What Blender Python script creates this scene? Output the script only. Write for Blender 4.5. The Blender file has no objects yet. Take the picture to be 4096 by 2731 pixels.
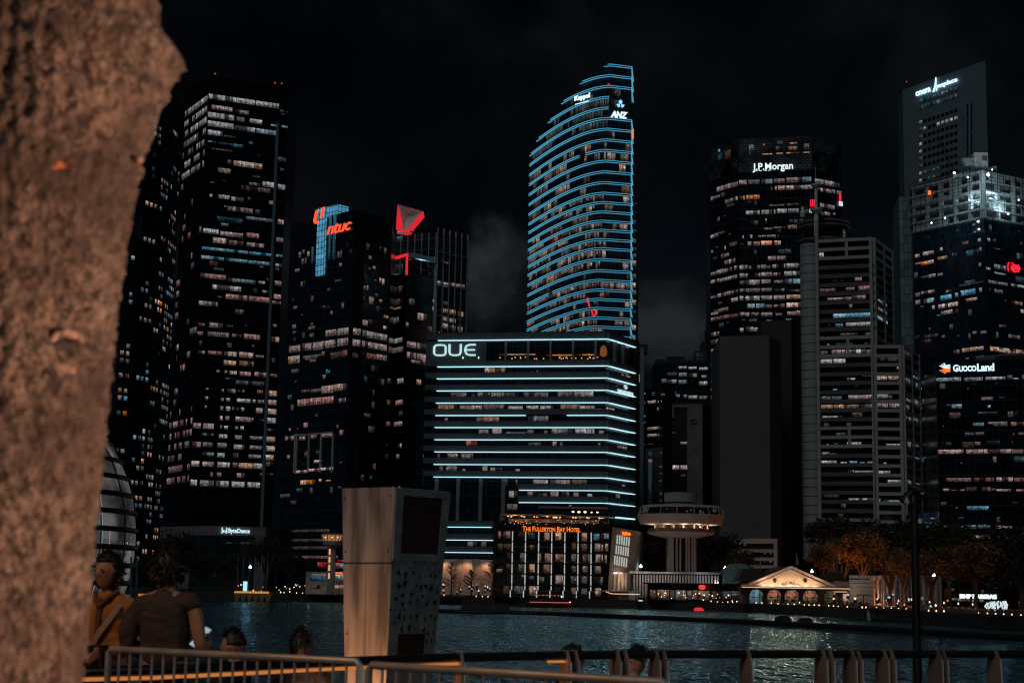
import bpy, bmesh, math, random
from mathutils import Vector, Matrix, noise as mnoise
R = math.radians
rnd = random.Random(11)
scene = bpy.context.scene
COL = scene.collection
# ------------------------------------------------------------------ camera
F = 6400.0; HC = 4.6; PITCH = math.atan(979.5 / F); ROLL = 0.017
Fw = Vector((0, math.cos(PITCH), math.sin(PITCH)))
U0 = Vector((0, -math.sin(PITCH), math.cos(PITCH))); R0 = Vector((1, 0, 0))
CR = math.cos(ROLL) * R0 + math.sin(ROLL) * U0
CU = -math.sin(ROLL) * R0 + math.cos(ROLL) * U0
CAM = Vector((0, 0, HC))
cam_d = bpy.data.cameras.new('camera'); cam = bpy.data.objects.new('camera', cam_d); COL.objects.link(cam)
cam_d.sensor_fit = 'HORIZONTAL'; cam_d.sensor_width = 36; cam_d.lens = F / 4096 * 36
cam_d.clip_start = 0.1; cam_d.clip_end = 9000
cam.matrix_world = Matrix(((CR.x, CU.x, -Fw.x, 0), (CR.y, CU.y, -Fw.y, 0), (CR.z, CU.z, -Fw.z, HC), (0, 0, 0, 1)))
cam_d.dof.use_dof = True; cam_d.dof.focus_distance = 320; cam_d.dof.aperture_fstop = 4.5
scene.camera = cam
scene.view_settings.view_transform = 'Standard'; scene.view_settings.look = 'None'
scene.cycles.filter_width = 1.15; scene.view_settings.exposure = 0; scene.view_settings.gamma = 1

def ray(x, y):
    return Fw + ((x - 2048) / F) * CR + ((1365.5 - y) / F) * CU
def at(x, y, d):                       # the place seen at (x, y) of the photograph, d metres ahead
    r = ray(x, y); return CAM + r * (d / r.y)
def onz(x, y, z):
    r = ray(x, y); return CAM + r * ((z - HC) / r.z)
def px(P):
    v = P - CAM; w = v.dot(Fw); return (2048 + F * v.dot(CR) / w, 1365.5 - F * v.dot(CU) / w)

# ------------------------------------------------------------------ materials
MATS = {}
def newmat(name):
    m = bpy.data.materials.new(name); m.use_nodes = True; m.node_tree.nodes.clear()
    out = m.node_tree.nodes.new('ShaderNodeOutputMaterial'); MATS[name] = m
    return m, m.node_tree, out
class NT:                                # short hand for node building
    def __init__(s, t): s.t = t
    def n(s, typ, **kw):
        nd = s.t.nodes.new('ShaderNode' + typ)
        for k, v in kw.items():
            if k.startswith('i_'): nd.inputs[k[2:].replace('_', ' ')].default_value = v
            else: setattr(nd, k, v)
        return nd
    def l(s, a, b): s.t.links.new(a, b)
    def val(s, sock, v):
        if hasattr(v, 'is_output'): s.l(v, sock)
        else: sock.default_value = v
    def math(s, op, a, b=0.0, c=None, clamp=False):
        nd = s.n('Math', operation=op); nd.use_clamp = clamp
        s.val(nd.inputs[0], a); s.val(nd.inputs[1], b)
        if c is not None: s.val(nd.inputs[2], c)
        return nd.outputs[0]
    def mixc(s, f, a, b):
        nd = s.n('Mix', data_type='RGBA'); s.val(nd.inputs[0], f)
        s.val(nd.inputs[6], a); s.val(nd.inputs[7], b); return nd.outputs[2]
    def ramp(s, f, p0, p1, c0=0.0, c1=1.0):
        nd = s.n('MapRange'); s.val(nd.inputs[0], f)
        for i, v in enumerate((p0, p1, c0, c1)): nd.inputs[i + 1].default_value = v
        return nd.outputs[0]
def c4(c): return (c[0], c[1], c[2], 1.0)

def solid(name, col, rough=0.6, metal=0.0, vary=0.25, scale=0.6, bump=0.0, spec=0.4):
    if name in MATS: return MATS[name]
    m, t, out = newmat(name); T = NT(t)
    p = T.n('BsdfPrincipled'); p.inputs['Roughness'].default_value = rough; p.inputs['Metallic'].default_value = metal
    p.inputs['Specular IOR Level'].default_value = spec
    tc = T.n('TexCoord'); nz = T.n('TexNoise'); nz.inputs['Scale'].default_value = scale; nz.inputs['Detail'].default_value = 6
    T.l(tc.outputs['Object'], nz.inputs['Vector'])
    lo = tuple(c * (1 - vary) for c in col); hi = tuple(c * (1 + vary) for c in col)
    T.l(T.mixc(T.ramp(nz.outputs[0], .3, .7), c4(lo), c4(hi)), p.inputs['Base Color'])
    if bump:
        b = T.n('Bump'); b.inputs['Strength'].default_value = bump; b.inputs['Distance'].default_value = .02
        T.l(nz.outputs[0], b.inputs['Height']); T.l(b.outputs[0], p.inputs['Normal'])
    T.l(p.outputs[0], out.inputs[0]); return m

def glass_wall(name, col=(.006, .007, .009), line=(.05, .055, .06), gu=1.5, gv=3.9, lw=.06, rough=.12, band=0.0, bandcol=(.02, .02, .022), spec=.5):
    """curtain wall: glass with metal mullions and floor lines, laid out in metres on the wall"""
    if name in MATS: return MATS[name]
    m, t, out = newmat(name); T = NT(t)
    line = (line[0] * 1.1, line[1] * 1.7, line[2] * 2.0); col = (col[0] * 1.4, col[1] * 2.2, col[2] * 2.8)
    p = T.n('BsdfPrincipled'); p.inputs['Specular IOR Level'].default_value = spec
    uv = T.n('UVMap'); sp = T.n('SeparateXYZ'); T.l(uv.outputs[0], sp.inputs[0])
    fu = T.math('FRACT', T.math('DIVIDE', sp.outputs[0], gu)); fv = T.math('FRACT', T.math('DIVIDE', sp.outputs[1], gv))
    lu = T.math('LESS_THAN', fu, lw / gu * 1.6); lv = T.math('LESS_THAN', fv, lw / gv * 3)
    ln = T.math('MAXIMUM', lu, lv)
    cell = T.n('CombineXYZ'); T.l(T.math('FLOOR', T.math('DIVIDE', sp.outputs[0], gu)), cell.inputs[0]); T.l(T.math('FLOOR', T.math('DIVIDE', sp.outputs[1], gv)), cell.inputs[1])
    wn = T.n('TexWhiteNoise'); wn.noise_dimensions = '2D'; T.l(cell.outputs[0], wn.inputs['Vector'])
    base = T.mixc(wn.outputs[0], c4(tuple(c * .6 for c in col)), c4(tuple(c * 1.5 for c in col)))
    if band: base = T.mixc(T.math('LESS_THAN', fv, band), base, c4(bandcol))
    T.l(T.mixc(ln, base, c4(line)), p.inputs['Base Color'])
    T.l(T.math('MULTIPLY_ADD', ln, .4, rough), p.inputs['Roughness'])
    # panes never sit quite flush: each leans a little
    nz = T.n('TexNoise'); nz.inputs['Scale'].default_value = .22; T.l(uv.outputs[0], nz.inputs['Vector'])
    b = T.n('Bump'); b.inputs['Strength'].default_value = .25; b.inputs['Distance'].default_value = .3
    T.l(nz.outputs[0], b.inputs['Height']); T.l(b.outputs[0], p.inputs['Normal'])
    T.l(p.outputs[0], out.inputs[0]); return m

def emit(name, col, s=1.0, sample='AUTO'):
    if name in MATS: return MATS[name]
    m, t, out = newmat(name); T = NT(t)
    e = T.n('Emission'); e.inputs[0].default_value = c4(col); e.inputs[1].default_value = s
    T.l(e.outputs[0], out.inputs[0]); m.cycles.emission_sampling = sample; return m

WCOL = {'w': (.26, .27, .27), 'p': (.25, .175, .165), 'k': (.27, .115, .105), 'a': (.33, .185, .12), 't': (.06, .19, .27), 'o': (.60, .19, .04), 'r': (.55, .03, .04), 'b': (.16, .24, .28)}
def winmat(style):
    """lit window: rooms of differing brightness behind mullions, ceiling lamps above and furniture below"""
    k = 'lit_window_' + style
    if k in MATS: return MATS[k]
    c = WCOL[style[0]]; s = {'': 1.0, '-': .5, '=': .22, '+': 1.7}[style[1:]]
    m, t, out = newmat(k); T = NT(t)
    uv = T.n('UVMap'); sp = T.n('SeparateXYZ'); T.l(uv.outputs[0], sp.inputs[0]); u, v = sp.outputs[0], sp.outputs[1]
    pane = T.math('FLOOR', T.math('DIVIDE', u, 1.5)); fr = T.math('FRACT', T.math('DIVIDE', u, 1.5))
    wn = T.n('TexWhiteNoise'); wn.noise_dimensions = '1D'; T.l(pane, wn.inputs['W'])
    br = T.ramp(wn.outputs[0], 0, 1, .45, 1.05)
    dark = T.math('GREATER_THAN', wn.outputs[0], .12)
    br = T.math('MULTIPLY', br, T.math('MULTIPLY_ADD', dark, .75, .25))
    mul = T.math('GREATER_THAN', fr, .11)
    cv = T.n('CombineXYZ'); T.l(u, cv.inputs[0]); T.l(T.math('MULTIPLY', v, 1.8), cv.inputs[1])
    vo = T.n('TexVoronoi'); vo.inputs['Scale'].default_value = 1.25; T.l(cv.outputs[0], vo.inputs['Vector'])
    lamp = T.math('MULTIPLY', T.math('MULTIPLY', T.math('LESS_THAN', vo.outputs['Distance'], .27), T.math('GREATER_THAN', v, .45)), T.math('GREATER_THAN', wn.outputs[0], .35))
    n2 = T.n('TexNoise'); n2.inputs['Scale'].default_value = .9; n2.inputs['Detail'].default_value = 3; T.l(cv.outputs[0], n2.inputs['Vector'])
    furn = T.math('LESS_THAN', T.math('ADD', v, T.ramp(n2.outputs[0], .35, .65, .35, -.45)), .32)
    tot = T.math('MULTIPLY', T.math('MULTIPLY', br, T.math('MULTIPLY_ADD', mul, .8, .2)), T.math('MULTIPLY_ADD', furn, -.7, 1.0))
    tot = T.math('MULTIPLY', tot, T.math('MULTIPLY_ADD', v, .35, .75))
    tot = T.math('ADD', tot, T.math('MULTIPLY', lamp, 1.5))
    n3 = T.n('TexWhiteNoise'); n3.noise_dimensions = '1D'; T.l(T.math('MULTIPLY_ADD', T.math('FLOOR', T.math('DIVIDE', u, 6.0)), 1.0, .5), n3.inputs['W'])
    hs = T.n('HueSaturation'); hs.inputs['Color'].default_value = c4(c); T.l(T.ramp(n3.outputs[0], 0, 1, .4, 1.1), hs.inputs['Saturation'])
    e = T.n('Emission'); T.l(hs.outputs[0], e.inputs[0]); T.l(T.math('MULTIPLY', tot, s), e.inputs[1])
    T.l(e.outputs[0], out.inputs[0]); m.cycles.emission_sampling = 'NONE'; return m

# ------------------------------------------------------------------ mesh builder
class MB:
    def __init__(s): s.v = []; s.f = []; s.uv = []; s.mi = []; s.sm = []
    def face(s, pts, uv=None, mi=0, smooth=False):
        i = len(s.v); s.v += [tuple(p) for p in pts]; s.f.append(tuple(range(i, i + len(pts))))
        if uv is None:
            a = Vector(pts[0]); e = (Vector(pts[1]) - a); l = e.length or 1; e = e / l
            nrm = e.cross(Vector(pts[-1]) - a); w = nrm.cross(e); w = w.normalized() if w.length else Vector((0, 0, 1))
            uv = [((Vector(p) - a).dot(e), (Vector(p) - a).dot(w)) for p in pts]
        s.uv.append(uv); s.mi.append(mi); s.sm.append(smooth)
    def hexa(s, b, tp, mi=0):             # b, tp: 4 corner loops, ccw from above
        b = [Vector(p) for p in b]; tp = [Vector(p) for p in tp]
        s.face([b[3], b[2], b[1], b[0]], mi=mi); s.face(tp, mi=mi)
        for i in range(4):
            j = (i + 1) % 4; s.face([b[i], b[j], tp[j], tp[i]], mi=mi)
    def box(s, c, d, rz=0, mi=0):
        c = Vector(c); hx, hy, hz = d[0] / 2, d[1] / 2, d[2] / 2; q = Matrix.Rotation(rz, 3, 'Z')
        L = [(-hx, -hy), (hx, -hy), (hx, hy), (-hx, hy)]
        s.hexa([c + q @ Vector((x, y, -hz)) for x, y in L], [c + q @ Vector((x, y, hz)) for x, y in L], mi)
    def beam(s, a, b, w, h=None, up=(0, 0, 1), mi=0):
        a = Vector(a); b = Vector(b); h = h or w; d = (b - a).normalized(); up = Vector(up)
        x = d.cross(up)
        if x.length < 1e-4: x = d.cross(Vector((1, 0, 0)))
        x = x.normalized() * w / 2; y = x.cross(d).normalized() * h / 2
        L = [-x - y, x - y, x + y, -x + y]
        s.hexa([a + q for q in L][::-1], [b + q for q in L][::-1], mi)
    def tube(s, pts, r, n=8, mi=0, caps=True):
        pts = [Vector(p) for p in pts]; rr = r if isinstance(r, (list, tuple)) else [r] * len(pts)
        rings = []; prev = None
        for i, p in enumerate(pts):
            d = (pts[min(i + 1, len(pts) - 1)] - pts[max(i - 1, 0)]).normalized()
            x = d.cross(Vector((0, 0, 1))) if prev is None else prev - d * prev.dot(d)
            if x.length < 1e-3: x = d.cross(Vector((1, 0, 0)))
            x.normalize(); prev = x; y = d.cross(x)
            rings.append([p + (x * math.cos(6.28318 * k / n) + y * math.sin(6.28318 * k / n)) * rr[i] for k in range(n)])
        s.rings(rings, mi, caps)
    def rings(s, rings, mi=0, caps=True, smooth=True, closed=True):
        i0 = len(s.v); n = len(rings[0])
        for g in rings: s.v += [tuple(p) for p in g]
        for a in range(len(rings) - 1):
            for k in range(n if closed else n - 1):
                k2 = (k + 1) % n
                s.f.append((i0 + a * n + k, i0 + a * n + k2, i0 + (a + 1) * n + k2, i0 + (a + 1) * n + k))
                s.uv.append([(k / n, a), ((k + 1) / n, a), ((k + 1) / n, a + 1), (k / n, a + 1)]); s.mi.append(mi); s.sm.append(smooth)
        if caps and closed:
            for g, rev in ((rings[0], True), (rings[-1], False)):
                s.face(g[::-1] if rev else g, mi=mi)
    def lathe(s, c, prof, n=24, mi=0, smooth=True, a0=0):
        c = Vector(c)
        rings = [[c + Vector((r * math.cos(a0 + 6.2831853 * k / n), r * math.sin(a0 + 6.2831853 * k / n), z)) for k in range(n)] for r, z in prof]
        s.rings(rings, mi, True, smooth)
    def prism(s, xy, z0, z1, mi=0, cap=True):
        n = len(xy); u = 0
        for i in range(n):
            a = xy[i]; b = xy[(i + 1) % n]; L = math.hypot(b[0] - a[0], b[1] - a[1])
            s.face([(a[0], a[1], z0), (b[0], b[1], z0), (b[0], b[1], z1), (a[0], a[1], z1)], [(u, z0), (u + L, z0), (u + L, z1), (u, z1)], mi); u += L
        if cap:
            s.face([(p[0], p[1], z1) for p in xy], mi=mi); s.face([(p[0], p[1], z0) for p in xy][::-1], mi=mi)
    def build(s, name, mats, parent=None, label=None, loc=None):
        me = bpy.data.meshes.new(name); me.from_pydata(s.v, [], s.f)
        if not isinstance(mats, (list, tuple)): mats = [mats]
        for m in mats: me.materials.append(m)
        ul = me.uv_layers.new(name='UVMap'); d = [c for f in s.uv for q in f for c in q]; ul.data.foreach_set('uv', d)
        me.polygons.foreach_set('material_index', s.mi); me.polygons.foreach_set('use_smooth', s.sm); me.update()
        o = bpy.data.objects.new(name, me); COL.objects.link(o)
        if parent is not None: adopt(o, parent)
        if label: o['label'] = label
        return o
WLOC = {}
def wloc(o): return Vector(WLOC.get(o.name, (0, 0, 0)))
def adopt(o, parent):
    o.parent = parent
    if parent.name in WLOC: o.matrix_parent_inverse = Matrix.Translation(-wloc(parent))
def tag(o, label, cat, group=None, kind=None):
    if label: o['label'] = label
    if cat: o['category'] = cat
    if group: o['group'] = group
    if kind: o['kind'] = kind
    return o
def thing(name, label, cat, loc=(0, 0, 0), group=None):
    o = bpy.data.objects.new(name, None); COL.objects.link(o); o.location = loc; o.empty_display_size = .3
    WLOC[o.name] = tuple(loc); return tag(o, label, cat, group)
def dup(root, loc, label=None, rz=0, sc=1.0, group=None):
    r = root.copy(); COL.objects.link(r); r.location = loc; r.rotation_euler = (0, 0, rz); r.scale = (sc, sc, sc)
    WLOC[r.name] = tuple(loc)
    if label: r['label'] = label
    if group: r['group'] = group
    for ch in list(root.children):
        c = ch.copy(); COL.objects.link(c); c.parent = r
        for g in list(ch.children):
            d = g.copy(); COL.objects.link(d); d.parent = c
    return r
def structure(o): o['kind'] = 'structure'; return o

# ------------------------------------------------------------------ facades
class Face:
    def __init__(s, a, b):
        s.a = Vector((a[0], a[1])); s.b = Vector((b[0], b[1])); d = s.b - s.a; s.L = d.length; s.d = d / s.L
        s.n = Vector((s.d.y, -s.d.x))
        if s.n.dot(-s.a) < 0: s.n = -s.n
    def hit(s, x, y):
        r = ray(x, y); o = Vector((CAM.x, CAM.y)); den = s.n.dot(Vector((r.x, r.y)))
        k = s.n.dot(s.a - o) / den; P = CAM + r * k
        return (Vector((P.x, P.y)) - s.a).dot(s.d), P.z, P.y
    def P(s, u, z, off=0.0):
        q = s.a + s.d * u + s.n * off; return Vector((q.x, q.y, z))
    def block(s, mb, u0, u1, z0, z1, o0, o1, mi=0, uv0=None, vz=None):
        """a box on the facade, u along it, from offset o0 to o1; front face keeps metric UVs"""
        A = [s.P(u0, z0, o1), s.P(u1, z0, o1), s.P(u1, z0, o0), s.P(u0, z0, o0)]
        B = [s.P(u0, z1, o1), s.P(u1, z1, o1), s.P(u1, z1, o0), s.P(u0, z1, o0)]
        if uv0 is None: uf = [(u0, z0), (u1, z0), (u1, z1), (u0, z1)]
        else: uf = [(uv0, 0), (uv0 + u1 - u0, 0), (uv0 + u1 - u0, 1), (uv0, 1)]
        mb.face([A[0], A[1], B[1], B[0]], uf, mi)
        mb.face([A[1], A[2], B[2], B[1]], [uf[1]] * 4 if uv0 is not None else None, mi); mb.face([A[3], A[0], B[0], B[3]], [uf[0]] * 4 if uv0 is not None else None, mi)
        mb.face(B, None if uv0 is None else [uf[2]] * 4, mi); mb.face([A[3], A[2], A[1], A[0]], None if uv0 is None else [uf[0]] * 4, mi)

class Bld:
    """a building: corners are (x, y, d) of the visible roof line, left to right; depth to the back"""
    def __init__(s, name, label, corners, depth, mat, cat='office tower', z0=2.0, top=None, roofmat=None, partname='wall'):
        pts = [at(*c) for c in corners]; s.z1 = top if top is not None else pts[0].z; s.z0 = z0
        s.xy = [(p.x, p.y) for p in pts]; s.wins = []
        bx0 = s.xy[0][0] + depth * s.xy[0][0] / s.xy[0][1] * .6; bx1 = s.xy[-1][0] + depth * s.xy[-1][0] / s.xy[-1][1] * .6
        by = max(p[1] for p in s.xy) + depth
        s.poly = s.xy + [(bx1, by), (bx0, by)]
        cx = sum(p[0] for p in s.poly) / len(s.poly); cy = sum(p[1] for p in s.poly) / len(s.poly)
        s.root = thing(name, label, cat, (cx, cy, z0)); s.faces = [Face(s.xy[i], s.xy[i + 1]) for i in range(len(s.xy) - 1)]
        m = MB(); m.prism(s.poly, z0, s.z1); s.wall = m.build(partname, mat, s.root)
        if roofmat is not None: s.parapet(roofmat)
    def parapet(s, mat, h=1.2, name='roof'):
        m = MB(); c = Vector((sum(p[0] for p in s.poly) / len(s.poly), sum(p[1] for p in s.poly) / len(s.poly)))
        inn = [tuple(c + (Vector(p) - c) * .93) for p in s.poly]; m.prism(inn, s.z1, s.z1 + h)
        w = s.poly; cc = (c.x, c.y); m.box((cc[0], cc[1], s.z1 + h + 1.5), (6, 6, 3)); m.box((cc[0] - 6, cc[1] - 3, s.z1 + h + .8), (3, 4, 1.6))
        return m.build(name, mat, s.root)
    def win(s, fi, x0, y0, x1, h, style='p', bay=9.0, gap=.3, off=.12):
        """a run of lit windows; x0, y0 its upper left as photographed, x1 its right end, h its height"""
        f = s.faces[fi]; u0, z1, d = f.hit(x0, y0); u1, _, d1 = f.hit(x1, y0); hz = h * (d + d1) / 2 / F
        if u1 < u0: u0, u1 = u1, u0
        u0 = max(u0, .1); u1 = min(u1, f.L - .1)
        k = max(1, round((u1 - u0) / bay)); w = (u1 - u0) / k
        if w <= .2: return
        g = gap if k > 1 else 0
        for i in range(k): s.w1(f, u0 + i * w, u0 + (i + 1) * w - (g if i < k - 1 else 0), z1 - hz, z1, style, off)
    def w1(s, f, u0, u1, z0, z1, style, off=.12): s.wins.append((f, u0, u1, z0, z1, style, off))
    def rows(s, fi, zoom, data, hs=1.0, **kw):
        ox, oy, sc = zoom
        for r in data.split(';'):
            q = r.split()
            if len(q) < 4: continue
            x0, y0, x1, h = map(float, q[:4]); st = q[4] if len(q) > 4 else 'p'
            s.win(fi, ox + x0 * sc, oy + y0 * sc, ox + x1 * sc, h * sc * hs, st, **kw)
    def done(s, name='window', most=100):
        ws = sorted(s.wins, key=lambda w: -(w[2] - w[1]) * (w[4] - w[3]))
        def put(mb, w, mi):
            f, u0, u1, z0, z1, st, off = w; f.block(mb, u0, u1, z0, z1, .01, off, mi, uv0=rnd.randint(0, 900) * 1.5)
        for w in ws[:most]:
            mb = MB(); put(mb, w, 0); mb.build(name, winmat(w[5]), s.root)
        if len(ws) > most:
            mb = MB(); sts = sorted({w[5] for w in ws[most:]})
            for w in ws[most:]: put(mb, w, sts.index(w[5]))
            o = mb.build(name, [winmat(t) for t in sts], s.root); o['kind'] = 'stuff'
    def fill(s, n, ylo, yhi, fh=3.9, hw=1.6, styles=('p=', 'p=', 'k=', 'b=', 't=', 'w=', 'p-'), faces=None, seed=1, wmax=5.0):
        """dim rooms scattered over the floors between two photographed heights"""
        r = random.Random(seed)
        for k in range(n):
            f = s.faces[r.choice(faces if faces else range(len(s.faces)))]; zt_ = at(px(f.P(f.L / 2, s.z1))[0], ylo, f.P(f.L / 2, 0).y).z; zb_ = at(px(f.P(f.L / 2, s.z1))[0], yhi, f.P(f.L / 2, 0).y).z
            z = s.z1 - 2 - fh * r.randint(int((s.z1 - zt_) / fh), max(int((s.z1 - zt_) / fh), int((s.z1 - zb_) / fh))); w = r.choice([1.0, 1.5, 1.5, 3.0, wmax]); u = r.uniform(.3, max(.4, f.L - w - .3))
            if z - hw < s.z0 + 3: continue
            if any(q[0] is f and q[4] > z - hw - .3 and q[3] < z + .3 and q[2] > u - .2 and q[1] < u + w + .2 for q in s.wins): continue
            s.w1(f, u, min(u + w, f.L - .2), z - hw * r.choice([1, 1, .6, .35]), z, r.choice(styles), .1)
    def part(s, name, mb, mat, label=None): return mb.build(name, mat, s.root, label)

# ------------------------------------------------------------------ lettering
def text_geo(txt, bold=0.0, shear=0.0, smallcaps=False, space=1.0):
    cu = bpy.data.curves.new('lettering', 'FONT'); cu.body = txt; cu.size = 1; cu.extrude = .5; cu.offset = bold; cu.shear = shear; cu.space_character = space
    cu.resolution_u = 3
    if smallcaps:
        cu.body = txt.upper(); cu.small_caps_scale = .8
        for i, ch in enumerate(txt):
            if ch.islower():
                cu.body_format[i].use_small_caps = True
        cu.body = txt
        for i, ch in enumerate(txt):
            if ch.islower(): cu.body_format[i].use_small_caps = True
    o = bpy.data.objects.new('lettering', cu); COL.objects.link(o)
    dg = bpy.context.evaluated_depsgraph_get(); me = bpy.data.meshes.new_from_object(o.evaluated_get(dg))
    V = [tuple(v.co) for v in me.vertices]; Fs = [tuple(p.vertices) for p in me.polygons]
    bpy.data.objects.remove(o); bpy.data.curves.remove(cu); bpy.data.meshes.remove(me); return V, Fs
def ribbon(pts, w, closed=False):
    """flat stroke of width w along 2D points, 1 deep, as (verts, faces)"""
    P = [Vector(p) for p in pts]; n = len(P); ws = w if isinstance(w, (list, tuple)) else [w] * n; V = []; Fs = []
    for i in range(n):
        a = P[(i - 1) % n] if closed or i else P[i]; b = P[(i + 1) % n] if closed or i < n - 1 else P[i]
        d = (b - a).normalized(); q = Vector((-d.y, d.x)) * ws[i] / 2
        for z in (-.5, .5): V += [(P[i].x + q.x, P[i].y + q.y, z), (P[i].x - q.x, P[i].y - q.y, z)]
    for i in range(n if closed else n - 1):
        a = 4 * i; b = 4 * ((i + 1) % n)
        Fs += [(a + 2, a + 3, b + 3, b + 2), (a, b, b + 1, a + 1), (a, a + 2, b + 2, b), (a + 1, b + 1, b + 3, a + 3)]
    if not closed:
        e = 4 * (n - 1); Fs += [(0, 1, 3, 2), (e, e + 2, e + 3, e + 1)]
    return V, Fs
def polyshape(pts):
    n = len(pts); V = [(p[0], p[1], -.5) for p in pts] + [(p[0], p[1], .5) for p in pts]
    return V, [tuple(range(n))[::-1], tuple(range(n, 2 * n))] + [(i, (i + 1) % n, n + (i + 1) % n, n + i) for i in range(n)]
def arc(cx, cy, rx, ry, a0, a1, n=10): return [(cx + rx * math.cos(R(a0 + (a1 - a0) * i / n)), cy + ry * math.sin(R(a0 + (a1 - a0) * i / n))) for i in range(n + 1)]
def put_sign(geos, face, x0, y0, x1, y1, mat, parent, name='sign', off=.35, thick=.25, slope=0.0, label=None, box=None):
    """letters set on a facade: x0..x1 and y0 (top)..y1 (bottom) as photographed"""
    V = []; Fs = []
    for g in (geos if isinstance(geos, list) else [geos]):
        i = len(V); V += g[0]; Fs += [tuple(k + i for k in f) for f in g[1]]
    mnx = min(v[0] for v in V); mxx = max(v[0] for v in V); mny = min(v[1] for v in V); mxy = max(v[1] for v in V)
    if box: mnx, mny, mxx, mxy = box
    u0, zt, _ = face.hit(x0, y0); u1, _, _ = face.hit(x1, y0); _, zb, _ = face.hit(x0, y1)
    mb = MB(); pts = []
    for v in V:
        a = (v[0] - mnx) / (mxx - mnx); b = (v[1] - mny) / (mxy - mny)
        pts.append(face.P(u0 + (u1 - u0) * a, zb + (zt - zb) * b + slope * a * (u1 - u0), off + v[2] * thick))
    for f in Fs: mb.face([pts[i] for i in f], [(0, 0)] * len(f))
    return mb.build(name, mat, parent, label)

def lamp(name, loc, col, power, radius=.15, spot=None, aim=None, kind='POINT'):
    ld = bpy.data.lights.new(name, 'SPOT' if spot else kind); ld.color = col; ld.energy = power
    ld.shadow_soft_size = radius
    o = bpy.data.objects.new(name, ld); COL.objects.link(o); o.location = loc
    if spot: ld.spot_size = R(spot); ld.spot_blend = .7
    if aim is not None: o.rotation_euler = (Vector(aim) - Vector(loc)).to_track_quat('-Z', 'Y').to_euler()
    return o

# ------------------------------------------------------------------ night sky and the glow of the city on it
world = bpy.data.worlds.new('World'); scene.world = world; world.use_nodes = True
wt = world.node_tree; wt.nodes.clear(); T = NT(wt); wo = T.n('OutputWorld'); bg = T.n('Background'); T.l(bg.outputs[0], wo.inputs[0])
sky = T.n('TexSky'); sky.sky_type = 'NISHITA'; sky.sun_disc = False; sky.sun_elevation = R(-6); sky.sun_rotation = R(200)
tc = T.n('TexCoord'); nrm = T.n('VectorMath', operation='NORMALIZE'); T.l(tc.outputs['Generated'], nrm.inputs[0]); DIR = nrm.outputs[0]
spx = T.n('SeparateXYZ'); T.l(DIR, spx.inputs[0])
n1 = T.n('TexNoise'); n1.inputs['Scale'].default_value = 9; n1.inputs['Detail'].default_value = 7; n1.inputs['Roughness'].default_value = .55; n1.inputs['Distortion'].default_value = .3; T.l(DIR, n1.inputs['Vector'])
cl = T.ramp(n1.outputs[0], .42, .72)
def cloud_near(x, y, rad, k):
    d = ray(x, y).normalized(); dt = T.n('VectorMath', operation='DISTANCE'); T.l(DIR, dt.inputs[0]); dt.inputs[1].default_value = d
    nd = T.n('MapRange'); nd.interpolation_type = 'SMOOTHSTEP'; T.l(T.math('ADD', dt.outputs['Value'], T.ramp(n1.outputs[0], .3, .7, .03, -.03)), nd.inputs[0])
    nd.inputs[1].default_value = 0.0; nd.inputs[2].default_value = rad; nd.inputs[3].default_value = k; nd.inputs[4].default_value = 0
    return nd.outputs[0]
acc = T.math('MULTIPLY', cl, .0022)
grain = T.ramp(n1.outputs[0], .35, .65, .35, 1.2)
for c in ((1960, 1020, .036, .016), (1900, 870, .022, .012), (1990, 1170, .03, .007), (2650, 1400, .024, .007), (2690, 1470, .018, .005), (3720, 120, .07, .0035), (1650, 90, .09, .0022), (2330, 90, .05, .0016)):
    acc = T.math('ADD', acc, T.math('MULTIPLY', cloud_near(*c), grain))
right = T.ramp(spx.outputs[0], -.35, .25, 0, 1)
base = T.mixc(right, (.0014, .0017, .0034, 1), (.0012, .0036, .0060, 1))
low = T.ramp(spx.outputs[2], .02, .3, 1, .35)
mul = T.n('VectorMath', operation='SCALE'); T.l(base, mul.inputs[0]); T.l(low, mul.inputs['Scale'])
ccol = T.n('VectorMath', operation='SCALE'); ccol.inputs[0].default_value = (.92, .97, 1.06); T.l(acc, ccol.inputs['Scale'])
ad = T.n('VectorMath', operation='ADD'); T.l(mul.outputs[0], ad.inputs[0]); T.l(ccol.outputs[0], ad.inputs[1])
sk = T.n('VectorMath', operation='SCALE'); T.l(sky.outputs[0], sk.inputs[0]); sk.inputs['Scale'].default_value = .002
a2 = T.n('VectorMath', operation='ADD'); T.l(ad.outputs[0], a2.inputs[0]); T.l(sk.outputs[0], a2.inputs[1])
T.l(a2.outputs[0], bg.inputs[0]); bg.inputs[1].default_value = 1.0
sun_d = bpy.data.lights.new('moonlit_city_glow', 'SUN'); sun_d.energy = .3; sun_d.angle = R(25); sun_d.color = (.93, .97, 1.0)
sun = bpy.data.objects.new('moonlit_city_glow', sun_d); COL.objects.link(sun)
sun.rotation_euler = Vector((.30, .62, -.72)).to_track_quat('-Z', 'Y').to_euler()

# common surfaces
CONC = solid('dark_concrete', (.10, .096, .10), .85, scale=.15, vary=.12)
CONC_P = solid('pale_concrete', (.42, .41, .40), .8, scale=.2, vary=.12)
CONC_T = solid('blue_grey_cladding', (.15, .22, .26), .7, scale=.2, vary=.1)
BLACK = solid('black_cladding', (.012, .012, .013), .45, scale=.2)
ROOF = solid('dark_roof', (.02, .02, .022), .8)
METAL_D = solid('dark_metal', (.03, .03, .033), .45, .6)
METAL_L = solid('pale_metal', (.45, .46, .47), .4, .5)
WHITE = solid('white_paint', (.75, .74, .72), .5)
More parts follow.
